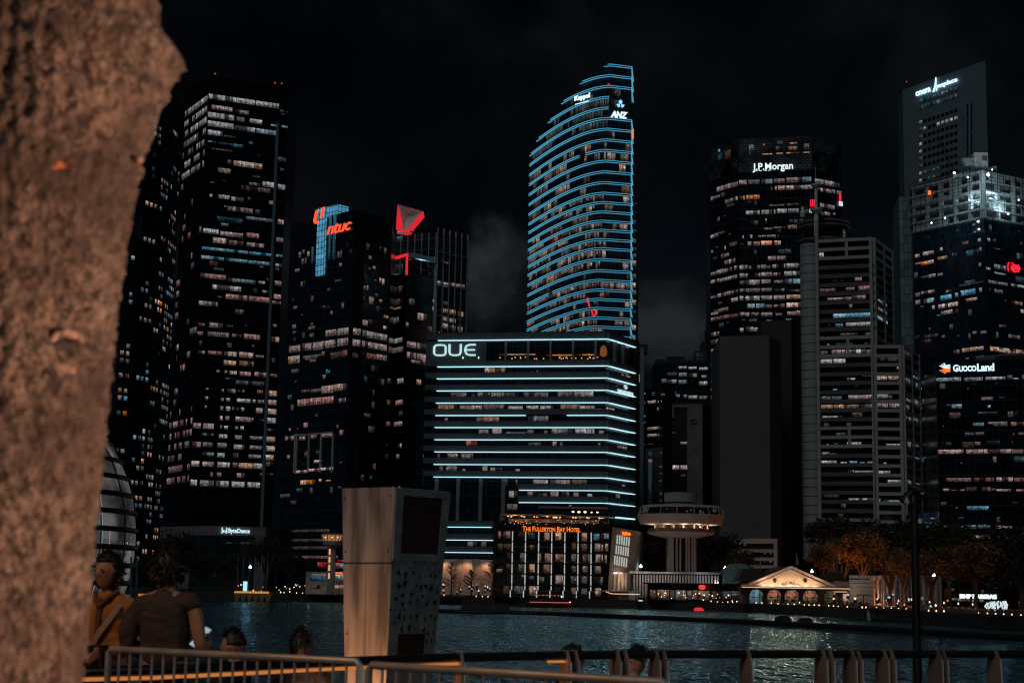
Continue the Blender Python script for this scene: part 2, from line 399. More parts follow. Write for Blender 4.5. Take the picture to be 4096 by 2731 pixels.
# ================================================================== towers, left to centre
# --- curved residential tower behind the trunk
GA = glass_wall('sail_glass', (.006, .008, .010), (.028, .034, .038), 1.7, 2.9, .07)
fx = [(430, 600), (530, 609), (600, 616), (660, 625), (700, 636), (738, 652)]
zt = at(654, 350, 624).z
def xy_corner(x, y, d): return (x, y, d)
A = Bld('residential_tower', 'curved glass apartment tower with scattered warm and blue windows, half behind the tree trunk', [(x, 350, d) for x, d in fx], 30, GA, 'apartment tower', top=zt)
m = MB(); m.prism([tuple(Vector(p) * .995 + Vector((0, 2))) for p in A.poly], A.z1, A.z1 + 5); A.part('roof_screen', m, CONC_T)
for fi, f in enumerate(A.faces):
    z = 9.0; k = 0
    while z < zt - 12:
        k += 1; u = .8; on = mnoise.noise(Vector((k * .31, fi * .7, 3.3)))
        hot = rnd.random() < (.40 + .5 * on) * (1.15 if z < 120 else .8)
        run = 0
        while u < f.L - 2.6:
            if run <= 0 and rnd.random() < (.42 if hot else .035): run = rnd.randint(1, 3); st = rnd.choice(['p', 'p-', 'a', 'p-', 'w-', 'a-', 't', 'b-', 'b'] if rnd.random() < .9 else ['o'])
            if run > 0:
                A.w1(f, u, u + 1.9, z, z + 1.75, st); run -= 1
            elif rnd.random() < .05: A.w1(f, u, u + 1.9, z, z + 1.75, 't=')  # dim teal panes stand for reflection speckles on the glass
            u += 2.9
        z += 2.9
A.done()
# --- tall dark office tower
GB = glass_wall('dark_office_glass', (.003, .0035, .004), (.012, .013, .015), 3.0, 4.0, .05)
B = Bld('office_tower', 'tallest black office tower of the left group with red beacons and pinkish lit floors', [(736, 520, 561), (836, 300, 540), (1121, 330, 551), (1157, 335, 553)], 40, GB, top=at(836, 300, 540).z)
Z1 = (0, 0, .7653); Z4 = (600, 1200, .5102)
B.rows(1, Z1, "1090 490 1460 28 w;1105 548 1215 24 p;1228 572 1300 22 p-;1085 585 1225 30 w;1235 610 1280 25 b-;1305 620 1370 24 w;1415 650 1445 10 w;1085 630 1222 30 w;1225 655 1450 26 b;1085 678 1165 28 w;1168 706 1230 10 t=;1085 735 1130 8 t;1140 742 1270 12 t=;1220 752 1270 16 t;1218 838 1373 30 a;1188 835 1208 22 p-;1138 876 1206 26 a-;1370 948 1443 28 w;1300 952 1362 16 b-;1158 940 1180 9 p-;1095 1014 1110 18 p;1140 1016 1200 22 p;1208 1028 1273 22 w;1405 1048 1440 22 p-;1285 1130 1430 18 b-;1155 1165 1193 16 w-;1060 1192 1143 26 w;1150 1208 1270 24 k;1288 1215 1355 26 k;1112 1240 1188 30 a;1195 1254 1270 26 p-;1288 1266 1380 22 p;1055 1288 1420 16 t;1050 1334 1420 18 t;1045 1426 1184 26 k;1190 1452 1335 20 b-;1350 1468 1385 16 k;1110 1486 1260 26 w;1370 1516 1410 14 b-;1180 1535 1420 28 k;1115 1398 1170 14 t=")
B.rows(2, Z1, "1445 570 1505 14 t=;1470 655 1510 12 t;1452 962 1500 28 w;1450 1146 1492 26 a;1443 1240 1485 24 p-;1440 1328 1480 14 t;1438 1376 1478 16 t;1435 1466 1476 26 k;1430 1536 1470 26 k")
B.rows(1, Z4, "380 4 530 36 p;372 178 430 26 k-;465 175 570 40 p;600 195 650 18 p=;740 190 760 20 k;370 245 415 28 k;450 245 620 38 k-;640 262 715 30 k-;735 264 862 40 k;372 396 430 24 k;452 396 560 30 k;577 400 685 38 p;697 405 810 44 k;825 430 895 20 p-;575 470 675 38 a;697 474 812 42 a-;520 546 545 22 k;582 550 605 26 k;622 553 680 30 p;700 558 790 34 k;818 562 915 36 k;670 626 895 34 b=;437 688 458 16 w;560 696 580 24 k;602 694 672 32 p;682 703 708 20 p;722 703 740 20 w-;838 704 885 28 k;432 755 455 26 p;555 765 580 28 p;594 765 628 28 p;680 770 790 30 w;802 778 826 28 p;840 780 895 28 w-;550 830 574 36 b;594 832 628 36 w;640 836 660 30 b-;676 842 696 22 w;714 840 738 30 b;830 843 880 42 a;428 826 445 20 p;545 906 570 34 p;588 908 624 34 p;668 912 788 38 p;795 920 810 28 k;850 930 890 20 p-;320 960 400 42 p;415 964 500 44 p;548 980 565 26 p;580 984 610 26 w;665 988 690 26 w-;708 988 735 28 w;410 1040 500 24 w=;540 1050 606 32 w;662 1058 720 32 w;780 1064 880 28 w-;310 1106 402 44 k;412 1112 490 36 w-;527 1116 600 40 p;655 1130 740 38 w;780 1138 878 30 w-;410 1190 500 28 w-;527 1195 585 36 b;648 1196 690 42 k;770 1208 870 30 w-;295 1256 386 44 a;410 1264 500 38 p;527 1268 626 40 p;645 1272 685 36 k;695 1274 806 44 a;810 1278 880 42 w;470 1348 492 34 k;522 1350 560 32 k;680 1354 745 36 k;285 1404 368 46 w;390 1410 497 46 w;514 1414 620 46 w;640 1420 745 44 w;762 1425 862 42 w")
B.rows(2, Z4, "950 4 1035 24 k;950 285 1022 42 a;940 575 996 26 p-;930 708 998 44 a;925 780 996 40 k;922 850 992 44 a;918 920 988 44 b;918 1005 980 20 w=;908 1068 980 42 a;905 1140 978 42 a;900 1210 970 42 a")
# left chamfer: sloping rows of pinkish panes
fL = B.faces[0]; zz = at(836, 380, 540).z; i = 0
while zz > at(745, 1940, 540).z:
    top = i < 7; low = zz < at(790, 1590, 540).z
    p = .75 if top else (.62 if low else .13); u = .4; st = 'w-' if top else rnd.choice(['p-', 'k-', 'k-', 'p'])
    while u < fL.L - 1.6:
        w = rnd.choice([1.3, 2.4, 3.6])
        if rnd.random() < p: B.w1(fL, u, min(u + w - .3, fL.L - .2), zz - 2.2, zz, rnd.choice(['w-', 'w']) if top else rnd.choice(['p-', 'k-', 'k-', 'p', 'k', 'p=', 'b-']))
        u += w
    zz -= 3.9; i += 1
B.fill(120, 420, 1900, 4.0, 1.7, faces=[1, 1, 2], seed=3, wmax=9); B.done()
m = MB(); f = B.faces[1]; f.block(m, f.L - .9, f.L - .1, 3, B.z1 - 14, 0, .9); B.part('corner_strut', m, CONC_T)
for (x, y) in ((861, 296), (1100, 333), (1127, 335)):
    P = at(x, y, 556); m = MB(); m.tube([(P.x, P.y, B.z1 - .3), (P.x, P.y, P.z)], .15, 6); o = B.part('beacon_mast', m, METAL_D)
    m = MB(); m.lathe((P.x, P.y, P.z), [(.02, -.25), (.28, -.1), (.28, .15), (.02, .3)], 8); m.build('beacon', emit('red_beacon', (.9, .03, .04), 1.2), o)
B.parapet(ROOF, 1.0)
# --- its podium with the lit sign
PB = Bld('podium_building', 'low grey podium building with a white lit sign and dark screen below the black tower', [(640, 2106, 505), (862, 2102, 488), (1066, 2106, 492)], 20, CONC_P if False else solid('podium_cladding', (.16, .17, .18), .7), 'podium')
m = MB(); f = PB.faces[0]; u0, zt_, _ = f.hit(765, 2140); f.block(m, u0, f.L, 2.2, zt_, 0, .2); f = PB.faces[1]; u1, _, _ = f.hit(1019, 2146); f.block(m, 0, u1, 2.2, zt_, 0, .2); PB.part('screen', m, glass_wall('podium_glass', (.006, .008, .01), (.02, .024, .028), 1.2, 1.0, .06))
f = PB.faces[1]
g = text_geo('ByteDance', .012); put_sign(g, f, 914, 2112, 999, 2135, emit('sign_pale_blue', (.62, .88, .95), 1.25), PB.root, 'sign', label='white lit lettering with a four bar emblem')
bars = []
for k, (a, b) in enumerate(((0, 1), (.18, .62), (.12, .55), (0, 1))):
    V, Fs = polyshape([(k * .3, a), (k * .3 + .16, a + .05), (k * .3 + .16, b - .05), (k * .3, b)]); bars.append((V, Fs))
put_sign(bars, f, 887, 2108, 909, 2133, MATS['sign_pale_blue'], PB.root, 'emblem')
for x, w in ((700, 60), (905, 40), (960, 60), (885, 30)): PB.win(0 if x < 862 else 1, x, 2168, x + w, 5, 'b=', bay=20, off=.3)
PB.done()
# --- slim pale tower in the gap
S = Bld('slim_tower', 'slim pale grey tower seen in the gap beside the tallest black office tower', [(1118, 868, 620), (1178, 872, 620)], 25, solid('slim_cladding', (.16, .145, .145), .8), 'tower')
S.rows(0, Z4, "1032 125 1085 500 t=;1035 150 1060 22 w;1064 150 1080 22 b;1030 235 1052 20 b-;1030 470 1056 16 b;1028 578 1060 26 w;1026 670 1050 20 b;1022 710 1050 14 w;1008 760 1048 18 k;998 996 1036 14 w;990 1040 1030 14 w;975 1290 1022 22 b", bay=30)
m = MB(); f = S.faces[0]
for x in (1133, 1150, 1166): u, _, _ = f.hit(x, 1300); f.block(m, u, u + .8, 4, S.z1 - 25, 0, .5)
S.part('fin', m, CONC_P); S.done()
# --- tower with the blue glass shaft and orange red letters
Z6 = (1100, 750, .4464)
GN = glass_wall('union_tower_glass', (.005, .006, .008), (.028, .036, .042), 1.75, 3.9, .05)
N = Bld('office_tower', 'black glass office tower with a glowing blue glass shaft and orange red letters', [(1163, 895, 522), (1421, 844, 500), (1461, 853, 502), (1566, 886, 512)], 34, GN, top=at(1421, 844, 500).z)
N.rows(0, Z6, "213 580 235 55 p-;246 560 268 40 a-;290 575 310 50 a;240 640 258 55 p-;268 632 286 55 p-;345 615 364 60 p-;478 590 494 60 a-;562 575 578 60 p-;586 565 602 70 p-;666 555 690 50 a-;575 680 600 34 p-;180 733 220 28 p-;232 845 250 50 a-;256 835 272 50 a-;470 905 500 28 p=;165 1065 200 26 p-;465 1065 495 26 p-;500 1105 516 34 a-;235 1130 250 28 b=;155 1230 190 40 b-;300 1250 360 25 p-;320 1215 342 36 p-;160 1290 190 22 p-;310 1310 350 36 p-;168 1345 186 36 a;455 1292 555 50 p-;562 1270 660 60 p;127 1424 225 58 p;244 1402 330 58 p-;340 1390 436 58 p;450 1374 545 58 p;560 1358 655 58 p;118 1516 222 50 a;270 1510 380 40 p-;420 1470 450 40 p-;500 1480 640 60 p=")
N.rows(0, Z4, "1378 240 1460 50 p;1472 226 1555 50 p;1097 366 1178 50 p;1195 352 1268 50 p;1280 346 1360 52 p;1372 332 1456 50 p;1468 315 1555 52 p;1085 448 1175 56 a;1200 440 1340 26 p=;1255 470 1300 20 k;1505 396 1548 48 k-;1108 545 1168 30 w=;1380 545 1394 36 t;1400 550 1412 26 t;1356 588 1380 34 a-;1345 676 1440 60 a;1443 662 1541 54 a;1262 702 1340 26 p-;1185 706 1255 24 b=;1158 782 1252 54 k;1255 770 1345 56 k;1348 762 1440 54 k;1480 772 1536 34 k;1080 745 1110 36 t-;1205 962 1240 40 k;1088 1005 1106 24 k;1060 1068 1145 34 k;1170 1070 1220 30 k;1262 1050 1312 36 k;1340 1042 1430 36 p;1488 1018 1525 42 k;1180 1412 1296 36 o;1325 1402 1345 22 o;1380 1410 1418 10 o;1075 1214 1100 30 o-;1010 1520 1100 30 p=")
N.rows(2, Z6, "718 690 732 22 p-;780 682 796 26 p-;870 700 900 34 k-;932 810 950 40 a;955 815 978 56 a;890 824 905 12 a-;775 875 812 40 a-;818 875 834 44 p;772 975 800 26 p=;838 975 880 68 p;930 1000 965 30 a-;760 1178 830 50 p;970 1140 1012 30 a;835 1180 870 40 p=;965 1236 1005 30 a;775 1272 820 60 p-;820 1284 1003 60 p;775 1370 1000 56 p;818 1480 900 50 k-;905 1490 1000 50 p;775 1475 800 40 p=")
N.rows(1, Z6, "697 1258 770 62 p;692 1358 768 62 p;690 1480 740 50 p=")
N.fill(75, 1000, 2100, 3.9, 2.0, faces=[0, 0, 2], seed=4, wmax=3); N.done()
m = MB(); f = N.faces[0]; us, zs, _ = f.hit(1269, 1106); ue, ztop, _ = f.hit(1309, 829)
GLS = emit('blue_shaft_glow', (.035, .22, .40), 1.0)
def shaft_mat():
    m, t, out = newmat('blue_lit_shaft'); T = NT(t); uv = T.n('UVMap'); sp = T.n('SeparateXYZ'); T.l(uv.outputs[0], sp.inputs[0])
    fu = T.math('FRACT', T.math('DIVIDE', sp.outputs[0], 1.55)); fv = T.math('FRACT', T.math('DIVIDE', sp.outputs[1], 1.9))
    fv2 = T.math('FRACT', T.math('DIVIDE', sp.outputs[1], 3.8))
    k = T.math('MULTIPLY', T.math('MULTIPLY_ADD', T.math('GREATER_THAN', fu, .2), .75, .25), T.math('MULTIPLY_ADD', T.math('GREATER_THAN', fv, .16), .7, .3))
    nz = T.n('TexNoise'); nz.inputs['Scale'].default_value = .35; T.l(uv.outputs[0], nz.inputs['Vector'])
    k = T.math('MULTIPLY', k, T.ramp(nz.outputs[0], .3, .7, .65, 1.25)); k = T.math('MULTIPLY', k, T.ramp(fv2, 0, 1, .85, 1.2))
    e = T.n('Emission'); e.inputs[0].default_value = (.07, .27, .42, 1); T.l(k, e.inputs[1]); T.l(e.outputs[0], out.inputs[0]); m.cycles.emission_sampling = 'NONE'; return m
SH = shaft_mat(); f.block(m, us, ue, zs, ztop, -4, .8); u3, z3, _ = f.hit(1356, 850); f.block(m, ue + .02, u3, z3, ztop, -4, .5); N.part('lit_shaft', m, SH, 'glowing blue glass shaft')
for (x0, x1, y0, y1) in ((1311, 1324, 865, 1040), (1329, 1341, 862, 1040), (1245, 1253, 990, 1055)):
    m = MB(); a, zb, _ = f.hit(x0, y1); b, _, _ = f.hit(x1, y1); _, zt2, _ = f.hit(x0, y0); f.block(m, a, b, zb, zt2, 0, .15, uv0=0); N.part('lit_strip', m, winmat('t-'))
OR = emit('sign_orange_red', (1.0, .10, .035), 1.15)
tall = ribbon([(.0, 0), (-.12, .35), (-.1, .8), (.02, 1.3)], .01)
U1 = polyshape([(-.02, .30), (.16, 1.22), (.42, 1.30), (.27, .45), (.36, .18), (.55, .08), (.40, -.02), (.12, .02)])
U2 = polyshape([(.62, .42), (.74, 1.32), (1.02, 1.42), (.93, .72), (.78, .44), (.66, .40)])
put_sign([U1, U2], f, 1267, 839, 1311, 901, OR, N.root, 'emblem', off=1.3)
put_sign(text_geo('ntuc', .015, .25, space=.92), f, 1313, 903, 1410, 942, OR, N.root, 'sign', off=.5, slope=.02, label='orange red italic lettering')
m = MB()
for fi in (0, 1, 2):
    f = N.faces[fi]; f.block(m, f.L - .35, f.L + .05, 3, N.z1, 0, .3)
N.part('corner_fin', m, METAL_D)
f = N.faces[0]; m = MB()   # tall framed lobby bays low on the facade
for x in (1176, 1183, 1232, 1280, 1328):
    u, zb, _ = f.hit(x, 1890); _, zc, _ = f.hit(x, 1735); f.block(m, u, u + .55, zb, zc, .02, .5)
u, zc, _ = f.hit(1176, 1742); u2, _, _ = f.hit(1334, 1722); f.block(m, u, u2, zc - .2, zc + .3, .02, .52); N.part('bay_frame', m, CONC_P)
for x0, x1, y in ((1180, 1230, 1887), (1236, 1278, 1880), (1258, 1290, 1845), (1282, 1334, 1876)):
    u, zb, _ = f.hit(x0, y); u2, _, _ = f.hit(x1, y); mm = MB(); f.block(mm, u, u2, zb - .5, zb + .4, .02, .3, uv0=3); N.part('lit_ledge', mm, winmat('p+'))
for y, x0, x1, st in ((2118, 1160, 1320, 'p='), (2155, 1160, 1330, 'p='), (2185, 1160, 1330, 'p='), (2222, 1112, 1352, 'k-')):
    f = N.faces[0]; u, z, _ = f.hit(max(x0, 1160), y); u2, _, _ = f.hit(x1, y); mb = MB(); f.block(mb, u, u2, z - 1.0, z, .02, .15, uv0=30); N.part('lit_band', mb, winmat(st))
N.parapet(ROOF, .8)
# --- tower behind with the red and white horn
GH = glass_wall('scaffold_glass', (.012, .012, .013), (.055, .06, .062), 3.2, 4.2, .12)
Hn = Bld('office_tower', 'glass clad tower under scaffolding lines carrying a red and white horn on its roof', [(1580, 925, 640), (1748, 930, 632), (1868, 962, 645)], 34, GH, top=at(1748, 930, 632).z)
Hn.rows(1, Z6, "1455 835 1560 40 w;1565 850 1640 40 p;1640 862 1700 30 p-;1490 1078 1550 44 a-;1562 1090 1620 46 a;1634 1108 1685 46 a;1490 1145 1552 46 p;1560 1160 1618 48 p;1486 1210 1545 48 p;1560 1228 1618 48 a-;1634 1243 1680 48 p-;1490 1015 1550 34 p=;1460 1290 1475 30 p;1480 655 1560 16 a=", bay=6)
Hn.rows(0, Z6, "1090 400 1250 16 b;1090 440 1145 50 t-;1080 690 1145 60 w-;1200 640 1440 20 a=", bay=8)
Hn.done()
m = MB(); f = Hn.faces[1]
for i in range(6): u = f.L * i / 5; f.block(m, max(0, u - .2), u + .2, 20, Hn.z1 + 2, .3, .8)
f0 = Hn.faces[0]
for i in range(7): u = f0.L * i / 6; f0.block(m, max(0, u - .2), u + .2, 20, Hn.z1, .3, .8)
for k in range(9): f.block(m, 0, f.L, Hn.z1 - 8 - k * 13, Hn.z1 - 7.6 - k * 13, .3, .7)
Hn.part('scaffold', m, METAL_L)
def P6(x, y, d): return at(1100 + x * .4464, 750 + y * .4464, d)
m = MB(); d = 634
fr = [P6(1100, 150, d), P6(1330, 215, d), P6(1290, 265, d), P6(1240, 322, d), P6(1200, 385, d), P6(1145, 383, d), P6(1138, 300, d), P6(1122, 220, d)]
bk = [p + Vector((0, 10, 0)) for p in fr]; mid = P6(1200, 240, d + 5)
for i in range(8): m.face([fr[i], fr[(i + 1) % 8], mid], mi=0)
for i in range(8): j = (i + 1) % 8; m.face([fr[i], bk[i], bk[j], fr[j]], mi=0 if i == 0 else 1)
m.face(bk[::-1], mi=1)
red_s = [P6(1100, 150, d - .3), P6(1122, 220, d - .3), P6(1138, 300, d - .3), P6(1145, 383, d - .3), P6(1084, 380, d - .3), P6(1090, 260, d - .3)]
m.face(red_s, mi=1); m.face([p + Vector((0, 8, 0)) for p in red_s][::-1], mi=1)
for a, b in (((1330, 215), (1325, 228)), ((1290, 265), (1285, 280)), ((1240, 322), (1240, 340))): pass
edge = [(1332, 214, 1318, 226), (1296, 262, 1272, 272), (1250, 315, 1226, 330), (1206, 386, 1186, 386)]
for q, r in zip(edge, edge[1:]): m.hexa([P6(q[0], q[1], d - .6), P6(q[2], q[3], d - .6), P6(q[2], q[3], d + .5), P6(q[0], q[1], d + .5)], [P6(r[0], r[1], d - .6), P6(r[2], r[3], d - .6), P6(r[2], r[3], d + .5), P6(r[0], r[1], d + .5)], 1)
m.build('roof_horn', [solid('horn_white', (.62, .58, .55), .6, vary=.08), emit('horn_red_light', (.72, .018, .03), 1.0)], Hn.root, 'flared white roof horn with glowing red edges')
q = P6(1215, 500, d - 16); lamp('horn_floodlight', (q.x, q.y - 4, Hn.z1 + 1), (1, .75, .68), 1300, .5, spot=70, aim=mid)
# --- glass tower with the red and teal roof frame, in front of it
GC = glass_wall('frame_tower_glass', (.006, .0075, .009), (.03, .035, .038), 1.6, 3.9, .05)
C = Bld('office_tower', 'glass tower capped by an open square roof frame lit red and teal', [(1556, 1100, 566), (1627, 1089, 556), (1741, 1108, 566)], 28, GC, top=at(1627, 1089, 556).z)
C.rows(0, Z6, "1090 850 1110 26 p=;1050 900 1145 60 p=;1060 1010 1145 60 p=;1050 1085 1140 20 a-;1060 1180 1080 50 p-;1010 1370 1150 46 w;1010 1450 1150 50 p-;1060 1170 1110 50 k-", bay=6)
C.rows(1, Z6, "1275 1120 1360 66 k;1165 1205 1195 40 a-;1360 1240 1400 50 p;1410 1000 1440 30 a;1405 1065 1430 40 p;1180 1375 1355 56 p;1180 1470 1355 56 p;1200 990 1250 60 b=;1215 1540 1350 30 p-", bay=6)
C.rows(1, Z4, "1570 372 1640 60 p-;1660 300 1750 60 p", bay=8)
C.rows(0, Z4, "1500 -20 1560 40 p", bay=8)
for fi, lo, hi in ((0, 1430, 1960), (1, 1430, 1960)):
    f = C.faces[fi]; y = lo
    while y < hi:
        for k in range(3):
            if rnd.random() < .22:
                x = rnd.uniform(1560, 1600) if fi == 0 else rnd.uniform(1640, 1715); C.win(fi, x, y, x + rnd.uniform(10, 36), rnd.uniform(10, 22), rnd.choice(['p', 'k', 'p-', 'a', 'p-', 'b-']), bay=5)
        y += 43
C.done()
m = MB(); zf = at(1620, 1018, 556).z; poly = [Vector((p[0], p[1], 0)) for p in C.poly]; front = poly[1]
def fb(a, b, mb, w=.9, mi=0): mb.beam(a, b, w, w, mi=mi)
a0 = Vector((poly[0].x, poly[0].y, zf)); a1 = Vector((poly[1].x, poly[1].y, zf)); a2 = Vector((poly[2].x, poly[2].y, zf)); a3 = Vector((poly[3].x, poly[3].y, zf)); a4 = Vector((poly[4].x, poly[4].y, zf))
fb(a1, a2, m, 1.6); fb(a2, a3, m); fb(a3, a4, m); fb(a4, a0, m); fb(a2, Vector((a2.x, a2.y, 60)), m, .9)
C.part('roof_frame', m, solid('teal_lit_metal', (.40, .50, .52), .45, .3))
m = MB(); fb(a0, a1, m); fb(a1 + Vector((0, -.6, 0)), Vector((a1.x, a1.y - .6, C.z1 - 1)), m, .8); C.part('roof_frame', m, emit('frame_red_light', (.75, .02, .035), 1.0), 'red lit frame side')
c = (a0 + a2) / 2
lamp('roof_frame_light', (c.x + 3, c.y + 4, C.z1 + 2), (.45, .85, 1), 1000, .6)
m = MB(); leaf = random.Random(4)
for k in range(500):
    t = leaf.random(); p = a1.lerp(a2, .05 + .9 * t) + Vector((0, leaf.uniform(.5, 4), C.z1 - zf + leaf.random() ** 1.5 * (3.2 + 2.5 * math.sin(t * 9)))); s = leaf.uniform(.3, .7)
    q = Matrix.Rotation(leaf.random() * 6, 3, Vector((leaf.random(), leaf.random(), 1))); m.face([p + q @ Vector(v) * s for v in ((-1, 0, -.4), (1, 0, -.4), (.6, 0, .5), (-.6, 0, .5))])
C.part('roof_garden', m, solid('night_foliage', (.03, .035, .02), .8))
# ================================================================== tower with neon floor lines
ys = [257, 299.5, 342, 385.6, 428.5, 470, 513, 556, 598, 641, 684, 727, 769, 806.4, 843.7, 880.6, 917, 954, 990.5, 1034, 1078.4, 1117, 1155.6, 1193, 1229, 1267, 1303.6, 1341, 1378]
xs_left = [2430, 2331, 2257, 2203, 2157, 2127] + [2100] * 40
CT = at(2444, 257, 560); CBt = at(2388, 1303, 560)
def corner_at(z):
    t = (z - CBt.z) / (CT.z - CBt.z); return Vector((CBt.x + (CT.x - CBt.x) * t, 560))
Lp = at(2116, 900, 612); Lq = Vector((Lp.x, 612)); Rt = at(2525, 300, 562.4); Rq = Vector((Rt.x, 562.4)); R2 = Vector((Rt.x + 1.9, 580))
def curve(z, t):                       # 0 at the far left, 1 at the fold
    c = corner_at(z); M = Vector(((4 * 20.9 - Lq.x - c.x) / 2 + (c.x - 34.3) * .6, 562))
    return Lq * (1 - t) ** 2 + M * 2 * t * (1 - t) + c * t * t
def tstart(z, x):
    for i in range(201):
        p = curve(z, i / 200)
        if px(Vector((p.x, p.y, z)))[0] >= x: return i / 200
    return .97
NS = 14; levels = []
for y, xl in zip(ys, xs_left):
    z = at(2415, y, 560).z; levels.append((z, tstart(z, xl)))
zr = at(2444, 257, 560).z
neon = thing('office_tower', 'curved sail shaped tower outlined on every floor by pairs of blue light lines', 'office tower', (24, 590, 2))
def ring(z, t0):
    pts = [curve(z, t0 + (1 - t0) * i / NS) for i in range(NS + 1)] + [Rq, R2, Vector((R2.x + 2, 612)), Vector((Lq.x + (R2.x - Lq.x) * t0 + 6, 626))]
    return pts
m = MB(); rg = []
for z, t0 in levels + [(60, 0), (2, 0)]: rg.append([Vector((p.x, p.y, z)) for p in ring(z, t0)])
for a, b in zip(rg, rg[1:]):
    u = 0; n = len(a)
    for i in range(n):
        j = (i + 1) % n; L = (b[i] - b[j]).length
        m.face([b[i], b[j], a[j], a[i]], [(u, b[i].z), (u + L, b[i].z), (u + L, a[i].z), (u, a[i].z)]); u += L
m.face(rg[0]); m.face(rg[-1][::-1])
GNn = glass_wall('neon_tower_glass', (.008, .011, .014), (.045, .055, .06), 1.5, 3.4, .08)
m.build('wall', GNn, neon)
NEON = emit('neon_blue_line', (.08, .36, .53), 1.0)
strips = []
for k, (z, t0) in enumerate(levels):
    for s_, dz in ((0, 0.0), (1, -.72)):
        if dz and k == 0: tt = max(0, t0 - .05)
        else: tt = t0 if dz == 0 else max(0, t0 - .03)
        if k in (3, 4): segs = [(tt, 1.0, 0)]           # interrupted at the flat face by the sign
        elif k == 8: segs = [(tt, .62, 0), (.70, 1.0, 1)]
        elif k == 21: segs = [(tt, .26, 0), (.31, 1.0, 1)]
        elif k == 26: segs = [(max(tt, .3), 1, 1)]
        elif k == 27: segs = [(.75, 1, 1)]
        else: segs = [(tt, 1.0, 1)]
        for ta, tb, flat in segs:
            pts = [curve(z + dz, ta + (tb - ta) * i / 12) for i in range(13)]
            if tb == 1 and flat: pts += [Rq, R2] if s_ == 0 else [Rq]
            elif tb == 1 and k in (5,): pts += [Rq]
            mb = MB()
            out = []
            for i, p in enumerate(pts):
                a = pts[max(0, i - 1)]; b = pts[min(len(pts) - 1, i + 1)]; d = (b - a).normalized(); nn = Vector((d.y, -d.x)); out.append((p + nn * .02, p + nn * .42))
            h = .12
            for (i0, o0), (i1, o1) in zip(out, out[1:]):
                zz = z + dz
                mb.hexa([(o0.x, o0.y, zz - h), (o1.x, o1.y, zz - h), (i1.x, i1.y, zz - h), (i0.x, i0.y, zz - h)], [(o0.x, o0.y, zz), (o1.x, o1.y, zz), (i1.x, i1.y, zz), (i0.x, i0.y, zz)])
            mb.build('light_line', NEON, neon)
class Holder:                           # windows on curved floors
    def __init__(s, root): s.root = root; s.wins = []
    w1 = Bld.w1; done = Bld.done; part = Bld.part
nw = Holder(neon)
dens = {3: .7, 4: .6, 5: .45, 6: .12, 7: .3, 8: .42, 9: .12, 10: .32, 11: .4, 12: .5, 13: .4, 14: .25, 15: .5, 16: .6, 17: .6, 18: .7, 19: .6, 20: .12, 21: .85, 22: .5, 23: .25, 24: .55, 25: .85, 26: .6}
for k in range(2, len(levels) - 1):
    z1 = levels[k][0] - 1.15; z0 = levels[k + 1][0] + .25; hi = z1 - z0; t0 = levels[k][1]
    run = False
    for i in range(22):
        ta = t0 + (1 - t0) * i / 22; tb = t0 + (1 - t0) * (i + 1) / 22
        p = dens.get(k, .2)
        if k >= 12 and i > 6: p = min(.95, p * 1.2)
        run = rnd.random() < (p + .25 if run else p * .75)
        if not run: continue
        f = Face(curve(z1, ta), curve(z1, tb)); zlow = z0 + (hi * rnd.choice([0, 0, .3, .45]) if k > 11 else 0)
        st = rnd.choice(['w=', 'w=', 't=', 'b=']) if k < 6 else rnd.choice(['a-', 'a-', 'p-', 'a', 'p=', 'a=', 'w-'] if k > 6 else ['a-', 'p='])
        nw.w1(f, .1, f.L - .1, zlow, z1, st, .1)
    ff = Face(corner_at(z1), Rq)
    if k > 5:
        u = .3
        while u < ff.L - 1.2:
            w = rnd.choice([1.4, 2.4, 3.2])
            if rnd.random() < (.34 if k not in (19, 20) else .1) or k == 21: nw.w1(ff, u, min(u + w, ff.L - .2), z0, z1, rnd.choice(['a-', 'p-', 'a', 'p']), .1)
            u += w + .2
    elif k in (2, 3): nw.w1(ff, .4, ff.L * .5, z0, z1, 'w=', .1)
nw.done()
ff = Face(corner_at(levels[4][0]), Rq); fl = Face(curve(levels[2][0], .66), curve(levels[2][0], .93))
SB = emit('sign_white_blue', (.70, .95, 1.0), 1.25)
put_sign(text_geo('ANZ', .05, .2, space=.92), ff, 2441, 444, 2510, 471, SB, neon, 'sign', label='white lettering under a three petal emblem')
pet = [polyshape(arc(0, .45, .36, .36, -50, 230, 14) + [(-.2, .1), (.2, .1)]), polyshape([(-.12, .0), (-.5, .08), (-.8, .0), (-.62, -.32), (-.34, -.5), (-.14, -.42)]), polyshape([(.12, .0), (.5, .08), (.8, .0), (.62, -.32), (.34, -.5), (.14, -.42)])]
put_sign(pet, ff, 2465, 400, 2497, 430, emit('emblem_blue', (.22, .62, .85), 1.3), neon, 'emblem')
put_sign(text_geo('Keppel', .05), fl, 2306, 389, 2368, 414, SB, neon, 'sign', off=1.2, label='white lettering in a corner bracket')
put_sign([ribbon([(0, 0), (1, 0)], .07), ribbon([(1, 0), (1, 1)], .03)], fl, 2304, 383, 2375, 419, SB, neon, 'sign_bracket', box=(0, 0, 1, 1))
put_sign(polyshape([(0, 0), (.3, 1), (.6, 1), (.3, 0)]), fl, 2318, 388, 2326, 399, emit('glow_red', (.9, .02, .05), 1.2), neon, 'emblem')
RED = MATS['glow_red']
lo = Face(curve(levels[22][0], .8), curve(levels[22][0], 1.0))
put_sign(ribbon([(0, 1), (.35, .9), (.3, .65), (.55, .45), (.75, .2), (1, 0)], [.35, .4, .25, .3, .4, .1]), lo, 2350, 1190, 2363, 1230, RED, neon, 'red_glow', off=.5)  # red reflections on the glass, built as glowing ribbons
